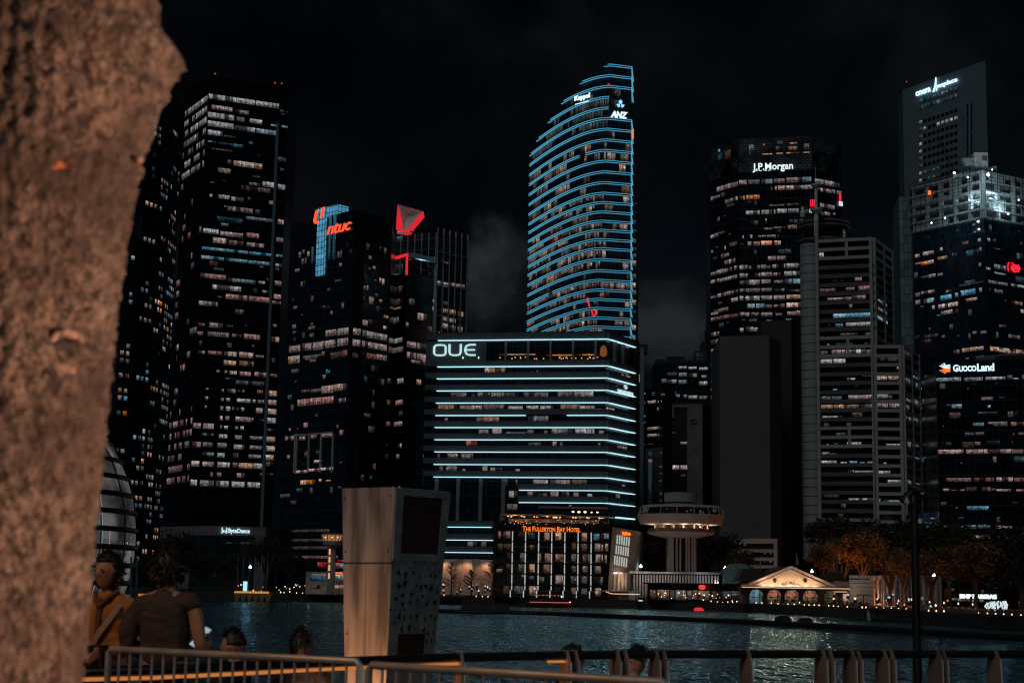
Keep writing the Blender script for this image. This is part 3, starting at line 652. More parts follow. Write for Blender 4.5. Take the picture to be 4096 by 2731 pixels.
put_sign([ribbon([(0, .9), (.3, .6), (.2, .1)], .22), ribbon([(.45, 1), (.85, .9), (.95, .4), (.6, 0), (.4, .1)], .3)], lo, 2367, 1238, 2390, 1268, RED, neon, 'red_glow', off=.5)
fr_ = Face(Rq, R2); m = MB(); zz = at(2530, 540, 565).z; m.box((Rq.x + .9, 564, zz), (.5, .9, 3.6)); m.build('side_sign', emit('sign_orange', (1, .22, .03), 1.0), neon)
P = at(2434, 337, 559); m = MB(); m.lathe(P, [(.02, -.3), (.3, -.1), (.3, .1), (.02, .3)], 8); m.build('beacon', MATS['red_beacon'], neon)
m = MB(); W0 = at(2518, 797, 590); W1 = at(2552, 800, 590); m.prism([(W0.x, 590), (W1.x, 590), (W1.x + 2, 612), (W0.x, 612)], 2, W0.z); wing = m.build('rear_wing', solid('wing_cladding', (.09, .11, .12), .6), neon)
wf = Face((W0.x, 590), (W1.x, 590)); hw = Holder(neon)
for y, st in ((840, 't='), (880, 't='), (955, 'w='), (1015, 't='), (1042, 'a'), (1095, 'w='), (1130, 'a'), (1160, 'b-'), (1200, 'a'), (1300, 'a'), (1340, 'b-')):
    u, z, _ = wf.hit(2527, y); hw.w1(wf, 1.0, 2.7, z - 1.9, z, st)
for y in range(810, 1380, 36):
    u, z, _ = wf.hit(2527, y); hw.w1(wf, .9, wf.L - .5, z - 1.0, z, 't=', .05)
hw.done()
# ================================================================== broad dark block with white light bars
Z7 = (1680, 1300, .5103)
GO = glass_wall('block_glass', (.004, .005, .006), (.012, .014, .016), 1.6, 4.1, .05)
o_top = at(2424, 1328, 430).z
xy = [at(1708, 1336, 438.5), at(2424, 1328, 430), at(2543, 1366, 446)]
OB = Bld('office_block', 'broad black office block with white light bars along every floor and three big letters', [(1708, 1336, 438.5), (2424, 1328, 430), (2543, 1366, 446)], 45, GO, 'office building', top=o_top)
f0, f1 = OB.faces
SP = solid('spandrel_dark', (.06, .085, .095), .55, scale=.4, vary=.15)
BAR = emit('white_light_bar', (.44, .72, .80), 1.35)
bars = [(148, 126, 1450), (142, 332, 1450), (138, 425, 1450), (136, 519, 1450), (132, 614, 1450), (128, 711, 1450), (122, 805, 1450), (121, 900, 1450), (120, 995, 1450), (115, 1093, 1450), (113, 1191, 1450), (782, 1294, 1450), (780, 1390, 1450)]
front = MB()
def zrow(i):
    x, y, _ = bars[i]; return f0.hit(Z7[0] + x * Z7[2], Z7[1] + y * Z7[2])[1]
for i, (x, y, _) in enumerate(bars):
    u0, z, _ = f0.hit(Z7[0] + x * Z7[2], Z7[1] + y * Z7[2]); zt_ = (o_top if i == 0 else min(z + 1.75, o_top)); ur = f1.L * .86
    m = MB(); f0.block(m, 0 if i < 11 else u0 - .4, f0.L, z + .25, zt_, .01, 1.0); f1.block(m, 0, f1.L - .02, z + .25, zt_, .01, 1.0)
    OB.part('spandrel', m, SP)
    segs = [(u0, f0.L + .9)]
    if i == 5:
        ua, _, _ = f0.hit(Z7[0] + 832 * Z7[2], Z7[1] + 711 * Z7[2]); ub, _, _ = f0.hit(Z7[0] + 1155 * Z7[2], Z7[1] + 711 * Z7[2]); segs = [(u0, ua), (ub, f0.L + .9)]
    for a, b in segs:
        m = MB(); f0.block(m, a, b, z - .10, z + .08, .6, 1.45); OB.part('light_bar', m, BAR)
    m = MB(); f1.block(m, .35, ur, z - .10, z + .08, .6, 1.42); OB.part('light_bar', m, BAR)
# low right bar
u, z, _ = f1.hit(2452, 2068); m = MB(); f1.block(m, u, f1.L * .86, z - .2, z + .14, .6, 1.42); OB.part('light_bar', m, BAR)
OB.rows(0, Z7, "505 336 666 50 a;912 357 924 18 a;872 358 880 20 p-;238 525 372 48 p-;400 540 430 30 p;450 526 660 46 p-;660 526 780 46 p=;810 526 1005 44 p-;1078 520 1196 50 p-;1205 520 1358 46 p;140 625 292 46 a-;310 630 486 42 p;495 622 660 48 p-;690 635 806 34 p;835 632 1044 40 p;1100 620 1250 52 a-;1250 632 1368 40 p;1372 655 1450 12 w;192 726 218 36 k-;440 722 492 44 p-;496 720 620 48 a-;845 714 1006 52 b-;460 818 536 44 p;568 810 640 50 p;672 838 830 24 b-;840 820 890 36 p-;970 826 1000 30 p-;1030 808 1196 54 w-;1215 814 1368 46 w;1400 826 1440 36 p;360 905 448 52 r;845 920 948 30 w=;1038 912 1070 46 a;1094 918 1116 40 p-;1395 922 1414 24 a-;135 1010 155 40 p-;214 1004 296 44 a-;318 1004 416 46 p-;150 1105 182 44 p-;205 1103 290 46 p-;330 1128 356 26 p;488 1104 530 48 a-;548 1115 642 34 p-;745 1128 780 28 p;886 1210 1002 44 p;1016 1212 1176 44 p;1188 1210 1308 44 p-;840 1302 914 46 p-;918 1316 996 34 p-;1018 1302 1085 50 p;1105 1302 1168 50 p-;1200 1310 1245 40 p;1310 1322 1350 32 b;695 1298 764 54 p;680 1400 762 48 p-;672 1210 684 40 p-;748 1210 764 40 p-;1165 1404 1190 30 p-", bay=4.6, gap=.35)
OB.rows(1, Z7, "1574 380 1646 40 k;1450 640 1520 44 k;1540 940 1620 46 a-;1578 1246 1604 36 p-;1530 1322 1564 46 b-", bay=4)
OB.done()
m = MB()   # roof terrace opening behind columns
u0, zt_, _ = f0.hit(Z7[0] + 525 * Z7[2], Z7[1] + 122 * Z7[2]); _, zb, _ = f0.hit(Z7[0] + 525 * Z7[2], Z7[1] + 282 * Z7[2])
for a, b in ((668, 684), (843, 858), (1018, 1033), (1194, 1210), (1370, 1388)):
    ua, _, _ = f0.hit(Z7[0] + a * Z7[2], 1390); ub, _, _ = f0.hit(Z7[0] + b * Z7[2], 1390); mm = MB(); f0.block(mm, ua, ub, zb, zt_, .1, .98); OB.part('column', mm, solid('column_stone', (.20, .19, .19), .8))
for a, b in ((1507, 1522), (1570, 1585)):
    ua, _, _ = f1.hit(Z7[0] + a * Z7[2], 1400); ub, _, _ = f1.hit(Z7[0] + b * Z7[2], 1400); mm = MB(); f1.block(mm, ua, ub, zb, zt_, .1, .98); OB.part('column', mm, MATS['column_stone'])
for a, b in ((113, 150), (284, 318), (461, 494), (638, 672)):
    ua, zz, _ = f0.hit(Z7[0] + a * Z7[2], 1300 + 1530 * .5103); ub, _, _ = f0.hit(Z7[0] + b * Z7[2], 1912); _, z2, _ = f0.hit(Z7[0] + b * Z7[2], 1300 + 1203 * .5103); mm = MB(); f0.block(mm, ua, ub, zz, z2, .1, .98); OB.part('column', mm, MATS['column_stone'])
mm = MB(); ua, zz, _ = f0.hit(1683 + 45 * .5, 1450); ub, _, _ = f0.hit(1680 + 522 * .5103, 1450); f0.block(mm, .05, ub, zb, zrow(0) - .25, .01, .95); OB.part('sign_panel', mm, SP)
for (a, b, y, st) in ((615, 905, 230, 'a'), (990, 1205, 235, 'o'), (1225, 1370, 232, 'o'), (1400, 1465, 232, 'o')):
    ua, zz, _ = f0.hit(Z7[0] + a * Z7[2], Z7[1] + y * Z7[2]); ub, _, _ = f0.hit(Z7[0] + b * Z7[2], Z7[1] + y * Z7[2]); mm = MB(); f0.block(mm, ua, min(ub, f0.L - .2), zz - .35, zz + .1, .02, .2, uv0=6); OB.part('terrace_light', mm, winmat(st))
for k in range(26):
    x = rnd.uniform(600, 1400); ua, zz, _ = f0.hit(Z7[0] + x * Z7[2], Z7[1] + rnd.uniform(255, 270) * Z7[2]); mm = MB(); f0.block(mm, ua, ua + .3, zz, zz + .3, .1, .3); OB.part('table_lamp', mm, emit('table_lamp_glow', (.9, .5, .25), rnd.choice([.8])))
ua, zz, _ = f0.hit(Z7[0] + 1440 * Z7[2], Z7[1] + 205 * Z7[2]); mm = MB(); p = f0.P(ua, zz, .5); mm.lathe(p, [(.2, -1.6), (.9, -1.2), (1.0, 0), (.7, 1.1), (.1, 1.6)], 10); OB.part('lantern', mm, emit('dim_amber', (.16, .055, .015), 1.0))
OUE = [ribbon([(0, .5), (0, .8), (.12, .97), (.3, 1), (.62, 1), (.82, .97), (.92, .8), (.92, .2), (.82, .03), (.62, 0), (.3, 0), (.12, .03), (0, .2)], .15, True),
       ribbon([(1.22, 1.07), (1.22, .3), (1.3, .07), (1.5, 0), (1.85, 0), (2.05, .07), (2.12, .3), (2.12, 1.07)], .15),
       ribbon([(3.3, 1), (2.85, 1), (2.6, .92), (2.5, .7), (2.47, .5), (2.5, .3), (2.6, .08), (2.85, 0), (3.3, 0)], .15), ribbon([(2.5, .5), (3.25, .5)], .14)]
put_sign(OUE, f0, 1738, 1380, 1907, 1427, emit('sign_pale_white', (.42, .62, .62), 1.25), OB.root, 'sign', off=1.5, thick=.5, label='big white rounded lettering')
for x in (339, 462):
    ua, zz, _ = f0.hit(Z7[0] + x * Z7[2], Z7[1] + 262 * Z7[2]); mm = MB(); f0.block(mm, ua, ua + .25, zz - .2, zz + .35, 1.0, 1.3); OB.part('floodlight', mm, emit('small_white_lamp', (.9, .95, 1), 1.2))
put_sign(text_geo('BANK OF AMERICA', .02), f1, 2455, 1556, 2516, 1570, emit('sign_soft_white', (.6, .75, .78), 1.0), OB.root, 'sign', off=1.3, slope=0)
flag = [polyshape([(a, b), (a + .3, b + .12), (a + .3 + .1, b + .12 - .1), (a + .1, b - .12)]) for a, b in ((0, .3), (.2, .12), (.4, -.06), (.22, .5), (.42, .32), (.62, .14))]
put_sign(flag, f1, 2478, 1537, 2494, 1556, MATS['sign_soft_white'], OB.root, 'emblem', off=1.3)
mm = MB(); f1.block(mm, f1.L * .9, f1.L - .02, 3, o_top, .02, 1.1); OB.part('edge_fin', mm, BLACK)
OB.parapet(ROOF, .6)
# set back wing on its left flank
WG = Bld('rear_building', 'dark office wing set back at the left end of the block with white light bars', [(1672, 1540, 470), (1722, 1535, 470)], 20, GO, 'office building', top=at(1700, 1540, 470).z)
WG.rows(0, Z7, "48 524 140 46 a;20 1010 110 34 p=;20 1200 60 60 p-;60 640 70 20 w-;70 745 90 12 b=", bay=5); WG.done()
# low annex with light bars over a glowing stone entrance
Z8 = (1720, 1950, .3741)
AN = Bld('podium_building', 'low black annex with three white light bars above a glowing stone entrance', [(1700, 2078, 424), (1977, 2086, 419)], 24, GO, 'podium', top=at(1900, 2084, 421).z)
fa = AN.faces[0]
for y0, x1 in ((420, 665), (558, 684), (690, 702)):
    z = fa.hit(Z8[0] + 180 * Z8[2], Z8[1] + y0 * Z8[2])[1]; ua = fa.hit(1760, Z8[1] + y0 * Z8[2])[0]; ub = min(fa.hit(Z8[0] + x1 * Z8[2], 2100)[0], fa.L)
    m = MB(); fa.block(m, 0, fa.L, z + .2, z + 1.6, .01, 1.0); AN.part('spandrel', m, SP); m = MB(); fa.block(m, 0, ub, z - .10, z + .08, .5, 1.35); AN.part('light_bar', m, BAR)
AN.rows(0, Z8, "400 575 500 56 p;545 575 610 56 a-", bay=5); AN.done()
zb = 2.2; zt_ = fa.hit(1860, Z8[1] + 765 * Z8[2])[1]
m = MB(); fa.block(m, 0, fa.L, zb, zt_, .02, .25); AN.part('stone_wall', m, solid('warm_stone', (.50, .40, .33), .8, scale=.3), 'glowing pale stone entrance wall')
for x in (1745, 1822, 1922):
    ua = fa.hit(x, 2290)[0]; m = MB(); a = fa.P(ua, zb, 1.2); b = fa.P(ua + 2.0 * (-.6 if x > 1900 else .5), zt_, .9); m.beam(a, b, 1.8, .8, up=(0, 1, 0)); AN.part('leaning_pier', m, MATS['warm_stone'])
for x in (1785, 1870, 1950):
    q = fa.P(fa.hit(x, 2250)[0], zt_ - .6, 2.0); lamp('entrance_light', q, (1, .50, .28), 420, .6, spot=140, aim=fa.P(fa.hit(x, 2250)[0], zb + 2, .3))
# dark slim tower with orange letters at its edge
PT = Bld('slim_tower', 'slim dark slab tower with small orange letters beside the broad black block', [(2538, 1400, 520), (2576, 1397, 520)], 30, solid('slab_dark_blue', (.028, .035, .04), .6), 'tower')
put_sign(text_geo('PLUS', .02), PT.faces[0], 2546, 1498, 2558, 1528, emit('sign_amber', (.8, .42, .2), .9), PT.root, 'sign')
m = MB(); f = PT.faces[0]; f.block(m, f.L - 1.2, f.L, 3, PT.z1 + 1, .02, .5); f.block(m, .02, .7, 3, PT.z1 - 30, .02, .5); PT.part('edge_fin', m, CONC_T)
for k in range(14): f.block(MB(), 0, 1, 0, 1, 0, 1)
PT.rows(0, (2500, 1250, .5102), "130 1340 150 30 t=;90 490 92 4 w=;96 700 120 10 t=", bay=8); PT.done(); PT.parapet(ROOF, .8)
# ================================================================== towers, centre to right
Z9 = (2500, 1250, .5102); Z5 = (2750, 500, .5102); ZR = (3150, 1250, .6052); ZT = (3500, 800, .3825); ZP = (3450, 200, .4464)
# cluster of lower buildings between the broad block and the dark concrete slab
D1 = Bld('office_building', 'dark flat topped office building with rows of cold white windows under its roof', [(2612, 1462, 572), (2645, 1457, 566), (2842, 1468, 560)], 26, glass_wall('cluster_glass', (.005, .006, .007), (.015, .017, .019), 2.0, 3.9, .05), 'office building')
D1.rows(1, Z9, "420 422 485 20 w;497 425 565 20 w;580 430 650 22 w;330 470 405 26 b=;420 472 485 32 w-;497 478 570 32 w-;600 492 640 20 b;286 520 325 32 w-;332 526 403 30 b;416 528 488 32 w-;580 540 650 30 w;366 596 376 10 w;352 620 400 30 b=;370 640 390 14 w;400 640 430 24 b-;456 644 486 26 w-;497 650 570 28 w;580 652 648 28 w-", bay=5); D1.done(); D1.parapet(ROOF, 1)
D2 = Bld('office_building', 'lower office building with scattered window rows beside the broad black block', [(2571, 1560, 540), (2660, 1552, 532), (2700, 1556, 536)], 24, glass_wall('cluster_glass_grid', (.006, .007, .008), (.03, .034, .036), 2.4, 4.4, .1), 'office building')
D2.rows(0, Z9, "150 632 172 16 w;210 628 236 26 b;280 628 318 26 p;180 692 244 24 p;148 700 166 20 p-;256 690 290 20 w-;150 806 166 14 t;150 848 166 20 p-;176 900 272 22 a;176 946 250 30 p;258 952 284 24 p-;180 1148 216 34 a-;268 1156 292 12 p-;250 744 330 30 p-;150 1030 230 8 b=", bay=4)
D2.done(); m = MB(); f = D2.faces[0]
for k in range(17): z = D2.z1 - 2 - k * 4.4; f.block(m, 0, f.L, z, z + .5, .02, .5)
for x in (2586, 2640): u = f.hit(x, 1700)[0]; f.block(m, u, u + .6, 4, D2.z1, .02, .6)
D2.part('floor_edge', m, solid('edge_grey', (.07, .075, .08), .7))
D3 = Bld('office_building', 'dark office building with a pale blank stair tower and one lit floor', [(2652, 1618, 505), (2688, 1614, 500), (2812, 1614, 498), (2848, 1624, 508)], 26, BLACK, 'office building')
f = D3.faces[1]
def slab(bl, f, x0, y0, x1, y1, o0, o1, mat, name):
    u0, z1, _ = f.hit(x0, y0); u1 = f.hit(x1, y0)[0]; z0 = f.hit(x0, y1)[1]; m = MB(); f.block(m, max(u0, .02), min(u1, f.L - .02), z0, z1, o0, o1); return bl.part(name, m, mat)
CG = solid('cluster_concrete', (.15, .145, .145), .85)
slab(D3, f, 2690, 1617, 2811, 1630, .02, .5, CG, 'parapet_band'); slab(D3, f, 2750, 1632, 2811, 2060, .02, 1.2, CG, 'stair_tower'); slab(D3, f, 2690, 1632, 2697, 1670, .02, .5, CG, 'pier')
em = [ribbon(arc(0, 0, 1, 1, 0, 180, 12), .12), ribbon(arc(0, 0, .45, 1, 0, 180, 10), .1), ribbon([(0, -.5), (0, 1)], .1), ribbon([(-1, 0), (1, 0)], .1), ribbon([(-1, 0), (-1, -.5)], .1), ribbon([(1, 0), (1, -.5)], .1)]
put_sign(em, f, 2763, 1676, 2791, 1704, solid('emblem_dark', (.03, .03, .03), .7), D3.root, 'emblem', off=1.3)
D3.rows(1, Z9, "295 1196 494 34 p+;432 1012 486 20 b;360 936 390 12 w=;435 1268 476 16 a=", bay=3); D3.rows(2, Z9, "722 1040 742 10 p;690 1290 700 8 w;718 1428 745 14 p;722 1492 745 10 p", bay=5); D3.done()
D4 = Bld('concrete_building', 'small pale grey blank walled building in front of the scattered window rows', [(2585, 1792, 512), (2651, 1789, 508)], 14, CG, 'office building')
D4.rows(0, Z9, "182 1090 216 40 t=;270 1090 294 24 t=;180 1150 216 30 a-;268 1200 294 20 t=;268 1255 294 20 t=;268 1310 294 20 t=;268 1410 294 24 t=;268 1465 294 24 t=;182 1180 214 320 t=", bay=20); D4.done()
D5 = Bld('distant_tower', 'distant pale gridded tower top rising over the flat topped office building', [(2781, 1402, 760), (2811, 1403, 760)], 20, glass_wall('pale_grid', (.10, .07, .055), (.02, .02, .02), 2.2, 2.6, .25, rough=.7), 'tower')
D6 = Bld('distant_tower', 'distant dark tower with a thin mast behind the pale gridded tower top', [(2806, 1363, 800), (2826, 1360, 800)], 20, solid('far_dark', (.03, .034, .038), .6), 'tower'); P = at(2824, 1320, 800); m = MB(); m.tube([(P.x, P.y + 2, D6.z1 - 1), (P.x, P.y + 2, P.z)], .35, 6); D6.part('mast', m, METAL_D)
# two dark blank slabs
K1 = Bld('slab_tower', 'blank dark grey concrete slab tower with no windows', [(2878, 1345, 468), (3077, 1336, 464), (3124, 1350, 478)], 26, CONC, 'tower')
m = MB(); f = K1.faces[0]
for k in (5, 9): f.block(m, .05, f.L - .05, 60 - k * 4, 60.15 - k * 4, .01, .06)
K1.part('joint_line', m, CONC)
K2 = Bld('slab_tower', 'second darker brown blank slab tower rising behind the dark grey one', [(3046, 1285, 520), (3165, 1279, 516), (3212, 1300, 530)], 24, solid('brown_slab', (.055, .045, .045), .85, scale=.1, vary=.15), 'tower')
# bank tower with the white serif letters
GJ = glass_wall('bank_glass', (.004, .005, .006), (.03, .035, .04), 1.9, 3.95, .05)
J = Bld('office_tower', 'wide black glass tower with white serif letters near its top and many bright floors', [(2842, 600, 635), (2954, 556, 620), (3248, 543, 614), (3366, 570, 622)], 40, GJ, top=at(2954, 556, 620).z)
J.rows(0, Z5, "230 490 290 40 p;296 470 345 40 p;348 458 396 40 p-;180 565 206 36 p;262 535 292 36 a;212 560 255 22 p-;295 590 330 36 p-;335 580 355 30 p;360 570 394 32 p;180 865 214 30 p;218 850 244 34 w-;250 840 290 24 p=;290 950 302 34 p;188 985 200 20 w;262 1015 284 34 k-;290 1010 326 30 p-;290 1065 320 34 p-;324 1056 375 36 p;200 1040 230 20 t=;180 1160 225 28 w-;228 1140 284 36 p;288 1128 350 34 p-;366 1106 396 34 p;180 1220 250 28 p;254 1205 310 30 p;314 1190 390 30 p;180 1345 226 24 p-;236 1325 300 30 p;306 1308 340 30 p;345 1300 396 30 p-;342 1360 396 32 p;205 1450 290 30 p;250 1440 320 30 k-;180 1515 244 26 p;248 1500 330 30 k-;335 1488 396 30 k-;240 1390 270 18 p=", bay=3.2, gap=.25)
J.rows(1, Z5, "402 435 466 36 p;474 432 564 36 w-;578 428 665 38 b;676 424 764 36 p-;774 414 886 42 p;896 410 970 40 b;652 484 664 34 a-;684 482 700 34 a;708 478 764 36 a;770 476 885 36 a;888 474 982 34 p;404 558 448 32 a;456 552 564 36 o-;640 626 760 14 p-;776 616 874 20 p=;456 674 566 32 w;578 668 664 36 w;676 664 688 36 w;700 660 872 34 w;610 735 622 32 b;600 806 666 18 a-;674 800 766 14 p;784 786 886 32 a-;428 866 442 26 p;490 862 508 28 w;552 866 690 14 p;676 860 690 30 p;706 862 716 22 p-;410 930 444 16 p-;470 914 508 34 p;516 914 566 36 a;576 910 662 36 o;676 908 730 36 a;628 1030 768 34 p;402 1100 446 36 w;452 1098 470 34 p;480 1106 500 26 p-;546 1100 570 30 p;574 1096 612 34 p;616 1104 652 24 p-;664 1094 712 30 p;754 1088 766 36 w;774 1086 888 36 w;404 1164 446 34 p;452 1164 470 34 p;526 1162 570 30 p;576 1156 664 34 p;672 1158 730 28 p;756 1148 888 36 w;408 1222 446 30 p-;452 1216 566 40 p;576 1212 650 34 p;676 1218 750 24 p-;760 1208 888 40 b;404 1284 446 28 w-;454 1282 566 30 p-;576 1280 660 28 p-;676 1282 760 28 b-;780 1290 888 20 w=;404 1342 446 36 p;454 1342 566 36 w;576 1338 664 36 p;674 1336 764 36 p;774 1332 888 34 a;468 1402 604 36 b;612 1410 664 26 p-;676 1408 730 20 a;730 1400 764 34 k-;774 1394 888 38 a+;404 1468 446 30 p-;454 1470 490 30 p;500 1470 562 20 p-;576 1470 662 26 p;684 1470 740 24 p;780 1462 850 28 p;852 1454 888 40 p;616 1528 662 10 b-", bay=4.2, gap=.3)
J.rows(2, Z5, "996 420 1026 36 w;1030 424 1066 40 p;1072 432 1146 42 p;1150 450 1195 40 t=;1016 490 1060 30 p;1064 496 1126 32 p;1130 506 1205 30 p;1036 612 1070 34 p;1074 618 1112 36 a-;1114 626 1150 36 p;1072 680 1116 28 p;1020 676 1066 30 b=", bay=3.2, gap=.25)
J.rows(1, Z9, "905 0 945 24 p;985 10 1038 16 p;1065 4 1155 24 p;1180 10 1230 14 w;1280 6 1380 16 p;1260 48 1300 10 b;800 120 825 30 w-;850 122 930 32 a;950 114 1008 36 w;1010 118 1056 30 b;1066 60 1070 30 w;755 100 772 10 w", bay=4.2)
J.rows(0, Z9, "668 4 730 22 p;680 42 738 22 k-;668 160 690 34 w;695 156 738 34 p;668 218 690 36 w;694 214 738 40 p;668 288 738 34 a;668 345 690 24 t=;716 340 738 34 w-;668 405 700 34 w-;704 400 738 38 w;668 530 690 34 b;694 524 738 34 w-;668 590 738 32 w;668 655 738 32 w", bay=3.2)
J.fill(120, 800, 1560, 3.95, 1.8, faces=[0, 1, 1, 2], seed=5); J.done()
# crown screens of small metal tiles with a few reflections painted as brighter patches
m = MB()
zc0 = at(2954, 690, 620).z
for f in J.faces: f.block(m, .1, f.L - .1, zc0, J.z1 - .1, .02, .3)
tile, tt_, to_ = newmat('crown_tiles'); T = NT(tt_); uv = T.n('UVMap'); br = T.n('TexBrick'); T.l(uv.outputs[0], br.inputs['Vector'])
br.inputs['Scale'].default_value = 1.0; br.inputs['Brick Width'].default_value = 1.8; br.inputs['Row Height'].default_value = .8; br.inputs['Mortar Size'].default_value = .22
br.inputs['Color1'].default_value = (.05, .07, .08, 1); br.inputs['Color2'].default_value = (.015, .02, .022, 1); br.inputs['Mortar'].default_value = (.004, .005, .006, 1)
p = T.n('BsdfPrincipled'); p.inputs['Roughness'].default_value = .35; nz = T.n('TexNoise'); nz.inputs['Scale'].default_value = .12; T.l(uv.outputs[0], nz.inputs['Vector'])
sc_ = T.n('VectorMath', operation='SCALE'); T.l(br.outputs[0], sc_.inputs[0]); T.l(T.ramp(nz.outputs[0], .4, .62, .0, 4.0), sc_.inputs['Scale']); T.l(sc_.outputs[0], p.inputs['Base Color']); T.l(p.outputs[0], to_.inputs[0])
J.part('crown_screen', m, tile)
def spots(f, data, zoom, name):
    for x0, y0, x1, h, st in data:
        u0, z1, d = f.hit(zoom[0] + x0 * zoom[2], zoom[1] + y0 * zoom[2]); u1 = f.hit(zoom[0] + x1 * zoom[2], zoom[1] + y0 * zoom[2])[0]; m = MB(); hz = h * zoom[2] * d / F
        f.block(m, u0, u1, z1 - hz, z1, .3, .45, uv0=rnd.randint(0, 90) * 1.5); J.part(name, m, winmat(st))
spots(J.faces[1], [(480, 160, 522, 50, 't-'), (478, 215, 495, 26, 'a'), (590, 152, 606, 14, 'o-'), (585, 228, 664, 12, 'a'), (694, 222, 748, 14, 'a+'), (700, 130, 745, 30, 'w='), (690, 170, 750, 36, 'b='), (800, 140, 860, 16, 'o-'), (790, 170, 860, 34, 'a-'), (775, 218, 870, 12, 'a+'), (912, 150, 952, 44, 'w-'), (905, 215, 955, 10, 'a')], Z5, 'crown_window')
spots(J.faces[0], [(246, 195, 262, 26, 't'), (245, 235, 275, 50, 't='), (300, 210, 345, 70, 'a=')], Z5, 'crown_window')
put_sign([text_geo('J.P.Morgan', .014)], J.faces[1], 3011, 656, 3172, 692, emit('sign_white', (.80, .93, .95), 1.15), J.root, 'sign', off=.7, label='white serif lettering')
# serifs on the straight letters
f = J.faces[1]; ser = []
for a, w in ((.03, .09), (.16, .07), (.285, .07), (.38, .06)): ser.append(polyshape([(a, 0), (a + w, 0), (a + w, .05), (a, .05)]))
put_sign(ser, f, 3011, 685, 3172, 686.6, MATS['sign_white'], J.root, 'serif', off=.72, box=(0, 0, 1, .05))
for x0, y0, x1, y1, mm_ in ((3240, 800, 3259, 828, 'r'), (3353, 776, 3360, 806, 'r')):
    fi = J.faces[1] if x0 < 3248 else J.faces[2]
    V = [polyshape([(i * .36, 0), (i * .36 + .24, 0), (i * .36 + .27, 1), (i * .36 + .05, 1)]) for i in range(3)]; put_sign(V, fi, x0, y0, x1, y1, emit('glow_red', (.9, .02, .05), 1.2), J.root, 'red_glow', off=.6)
for x0, y0, x1, y1 in ((3238, 838, 3260, 852), (3352, 806, 3366, 824)):
    fi = J.faces[1] if x0 < 3248 else J.faces[2]; V = [polyshape([(i * .36, 0), (i * .36 + .2, 0), (i * .36 + .2, 1), (i * .36, 1)]) for i in range(4)]; put_sign(V, fi, x0, y0, x1, y1, emit('sign_soft_white', (.6, .75, .78), 1.0), J.root, 'white_light', off=.6)
# --- stepped tower with the round corner
GM = solid('recessed_dark', (.008, .009, .010), .25, scale=.3)
BE = solid('beam_concrete', (.36, .35, .34), .8, scale=.3, vary=.1)
M_ = Bld('office_tower', 'stepped grey tower with a round tiled corner shaft and ladder like floor beams', [(3274, 962, 478), (3488, 950, 473), (3560, 1006, 492)], 30, GM, top=at(3488, 950, 473).z)
fM0, fM1 = M_.faces
Lw = Bld('lower_block', None, [(3492, 1388, 471), (3604, 1381, 470), (3668, 1412, 488)], 22, GM, None, top=at(3604, 1381, 470).z)
bpy.data.objects.remove(Lw.root); lw = Lw.wall; lw.parent = None; lw.matrix_parent_inverse = Matrix.Identity(4); lw.name = 'lower_block'; adopt(lw, M_.root); Lw.root = M_.root
class _Q: pass
def beams(f, ys, x0, x1, zoom, mat, h=.9, o=.9, name='floor_beam'):
    for y in ys:
        u0, z, _ = f.hit(zoom[0] + x0 * zoom[2], zoom[1] + y * zoom[2]); u1 = f.hit(zoom[0] + x1 * zoom[2], zoom[1] + y * zoom[2])[0]; m = MB(); f.block(m, max(0, u0), min(f.L, u1), z - h, z, .02, o); M_.part(name, m, mat)
BD = solid('beam_dark', (.10, .10, .105), .75, scale=.3)
yb = [965, 1001, 1029] ; zf = [ (M_.z1 - .05) ]
pale = {0, 1, 2, 11, 12, 13, 21, 22, 23, 31, 32, 33}
zt0 = M_.z1; zt1 = fM0.hit(3290, 1250 + 1480 * .6052)[1]; NFL = 33; st = (zt0 - zt1) / NFL
M0b = MB()
for k in range(NFL + 1):
    z = zt0 - k * st; m = MB(); fM0.block(m, 0, fM0.L, z - (1.0 if k in pale else 1.2), z - .02, .02, .9 if k in pale else .7); M_.part('floor_beam', m, BE if k in pale else BD)
    if z > Lw.z1 - 3: m = MB(); fM1.block(m, 0, fM1.L, z - 1.0, z - .02, .02, .8); M_.part('floor_beam', m, BE if k in pale else BD)
for k in range(int((Lw.z1 - zt1) / st) + 1):
    z = Lw.z1 - k * st; m = MB(); Lw.faces[0].block(m, 0, Lw.faces[0].L, z - 1.0, z - .02, .02, .9); Lw.faces[1].block(m, 0, Lw.faces[1].L, z - .9, z - .02, .02, .8); M_.part('floor_beam', m, BE)
for f, top in ((fM0, zt0), (fM1, zt0), (Lw.faces[0], Lw.z1), (Lw.faces[1], Lw.z1)):
    for u in ((f.L - .9, ) if f is fM0 else (0, f.L / 2 - .4, f.L - .8) if f is not Lw.faces[0] else (0, f.L - .9)):
        m = MB(); f.block(m, u + .02, u + .88, zt1 - 4 if f not in (fM1,) else Lw.z1 - 4, top, .02, 1.0 if u else .95); M_.part('pier', m, BE)
for ka, kb in ((0, 2), (11, 13), (21, 23), (31, 33)):
    u = fM0.L * .5; m = MB(); fM0.block(m, u, u + .9, zt0 - kb * st, zt0 - ka * st - 1.0, .02, .85); M_.part('pier', m, BE)
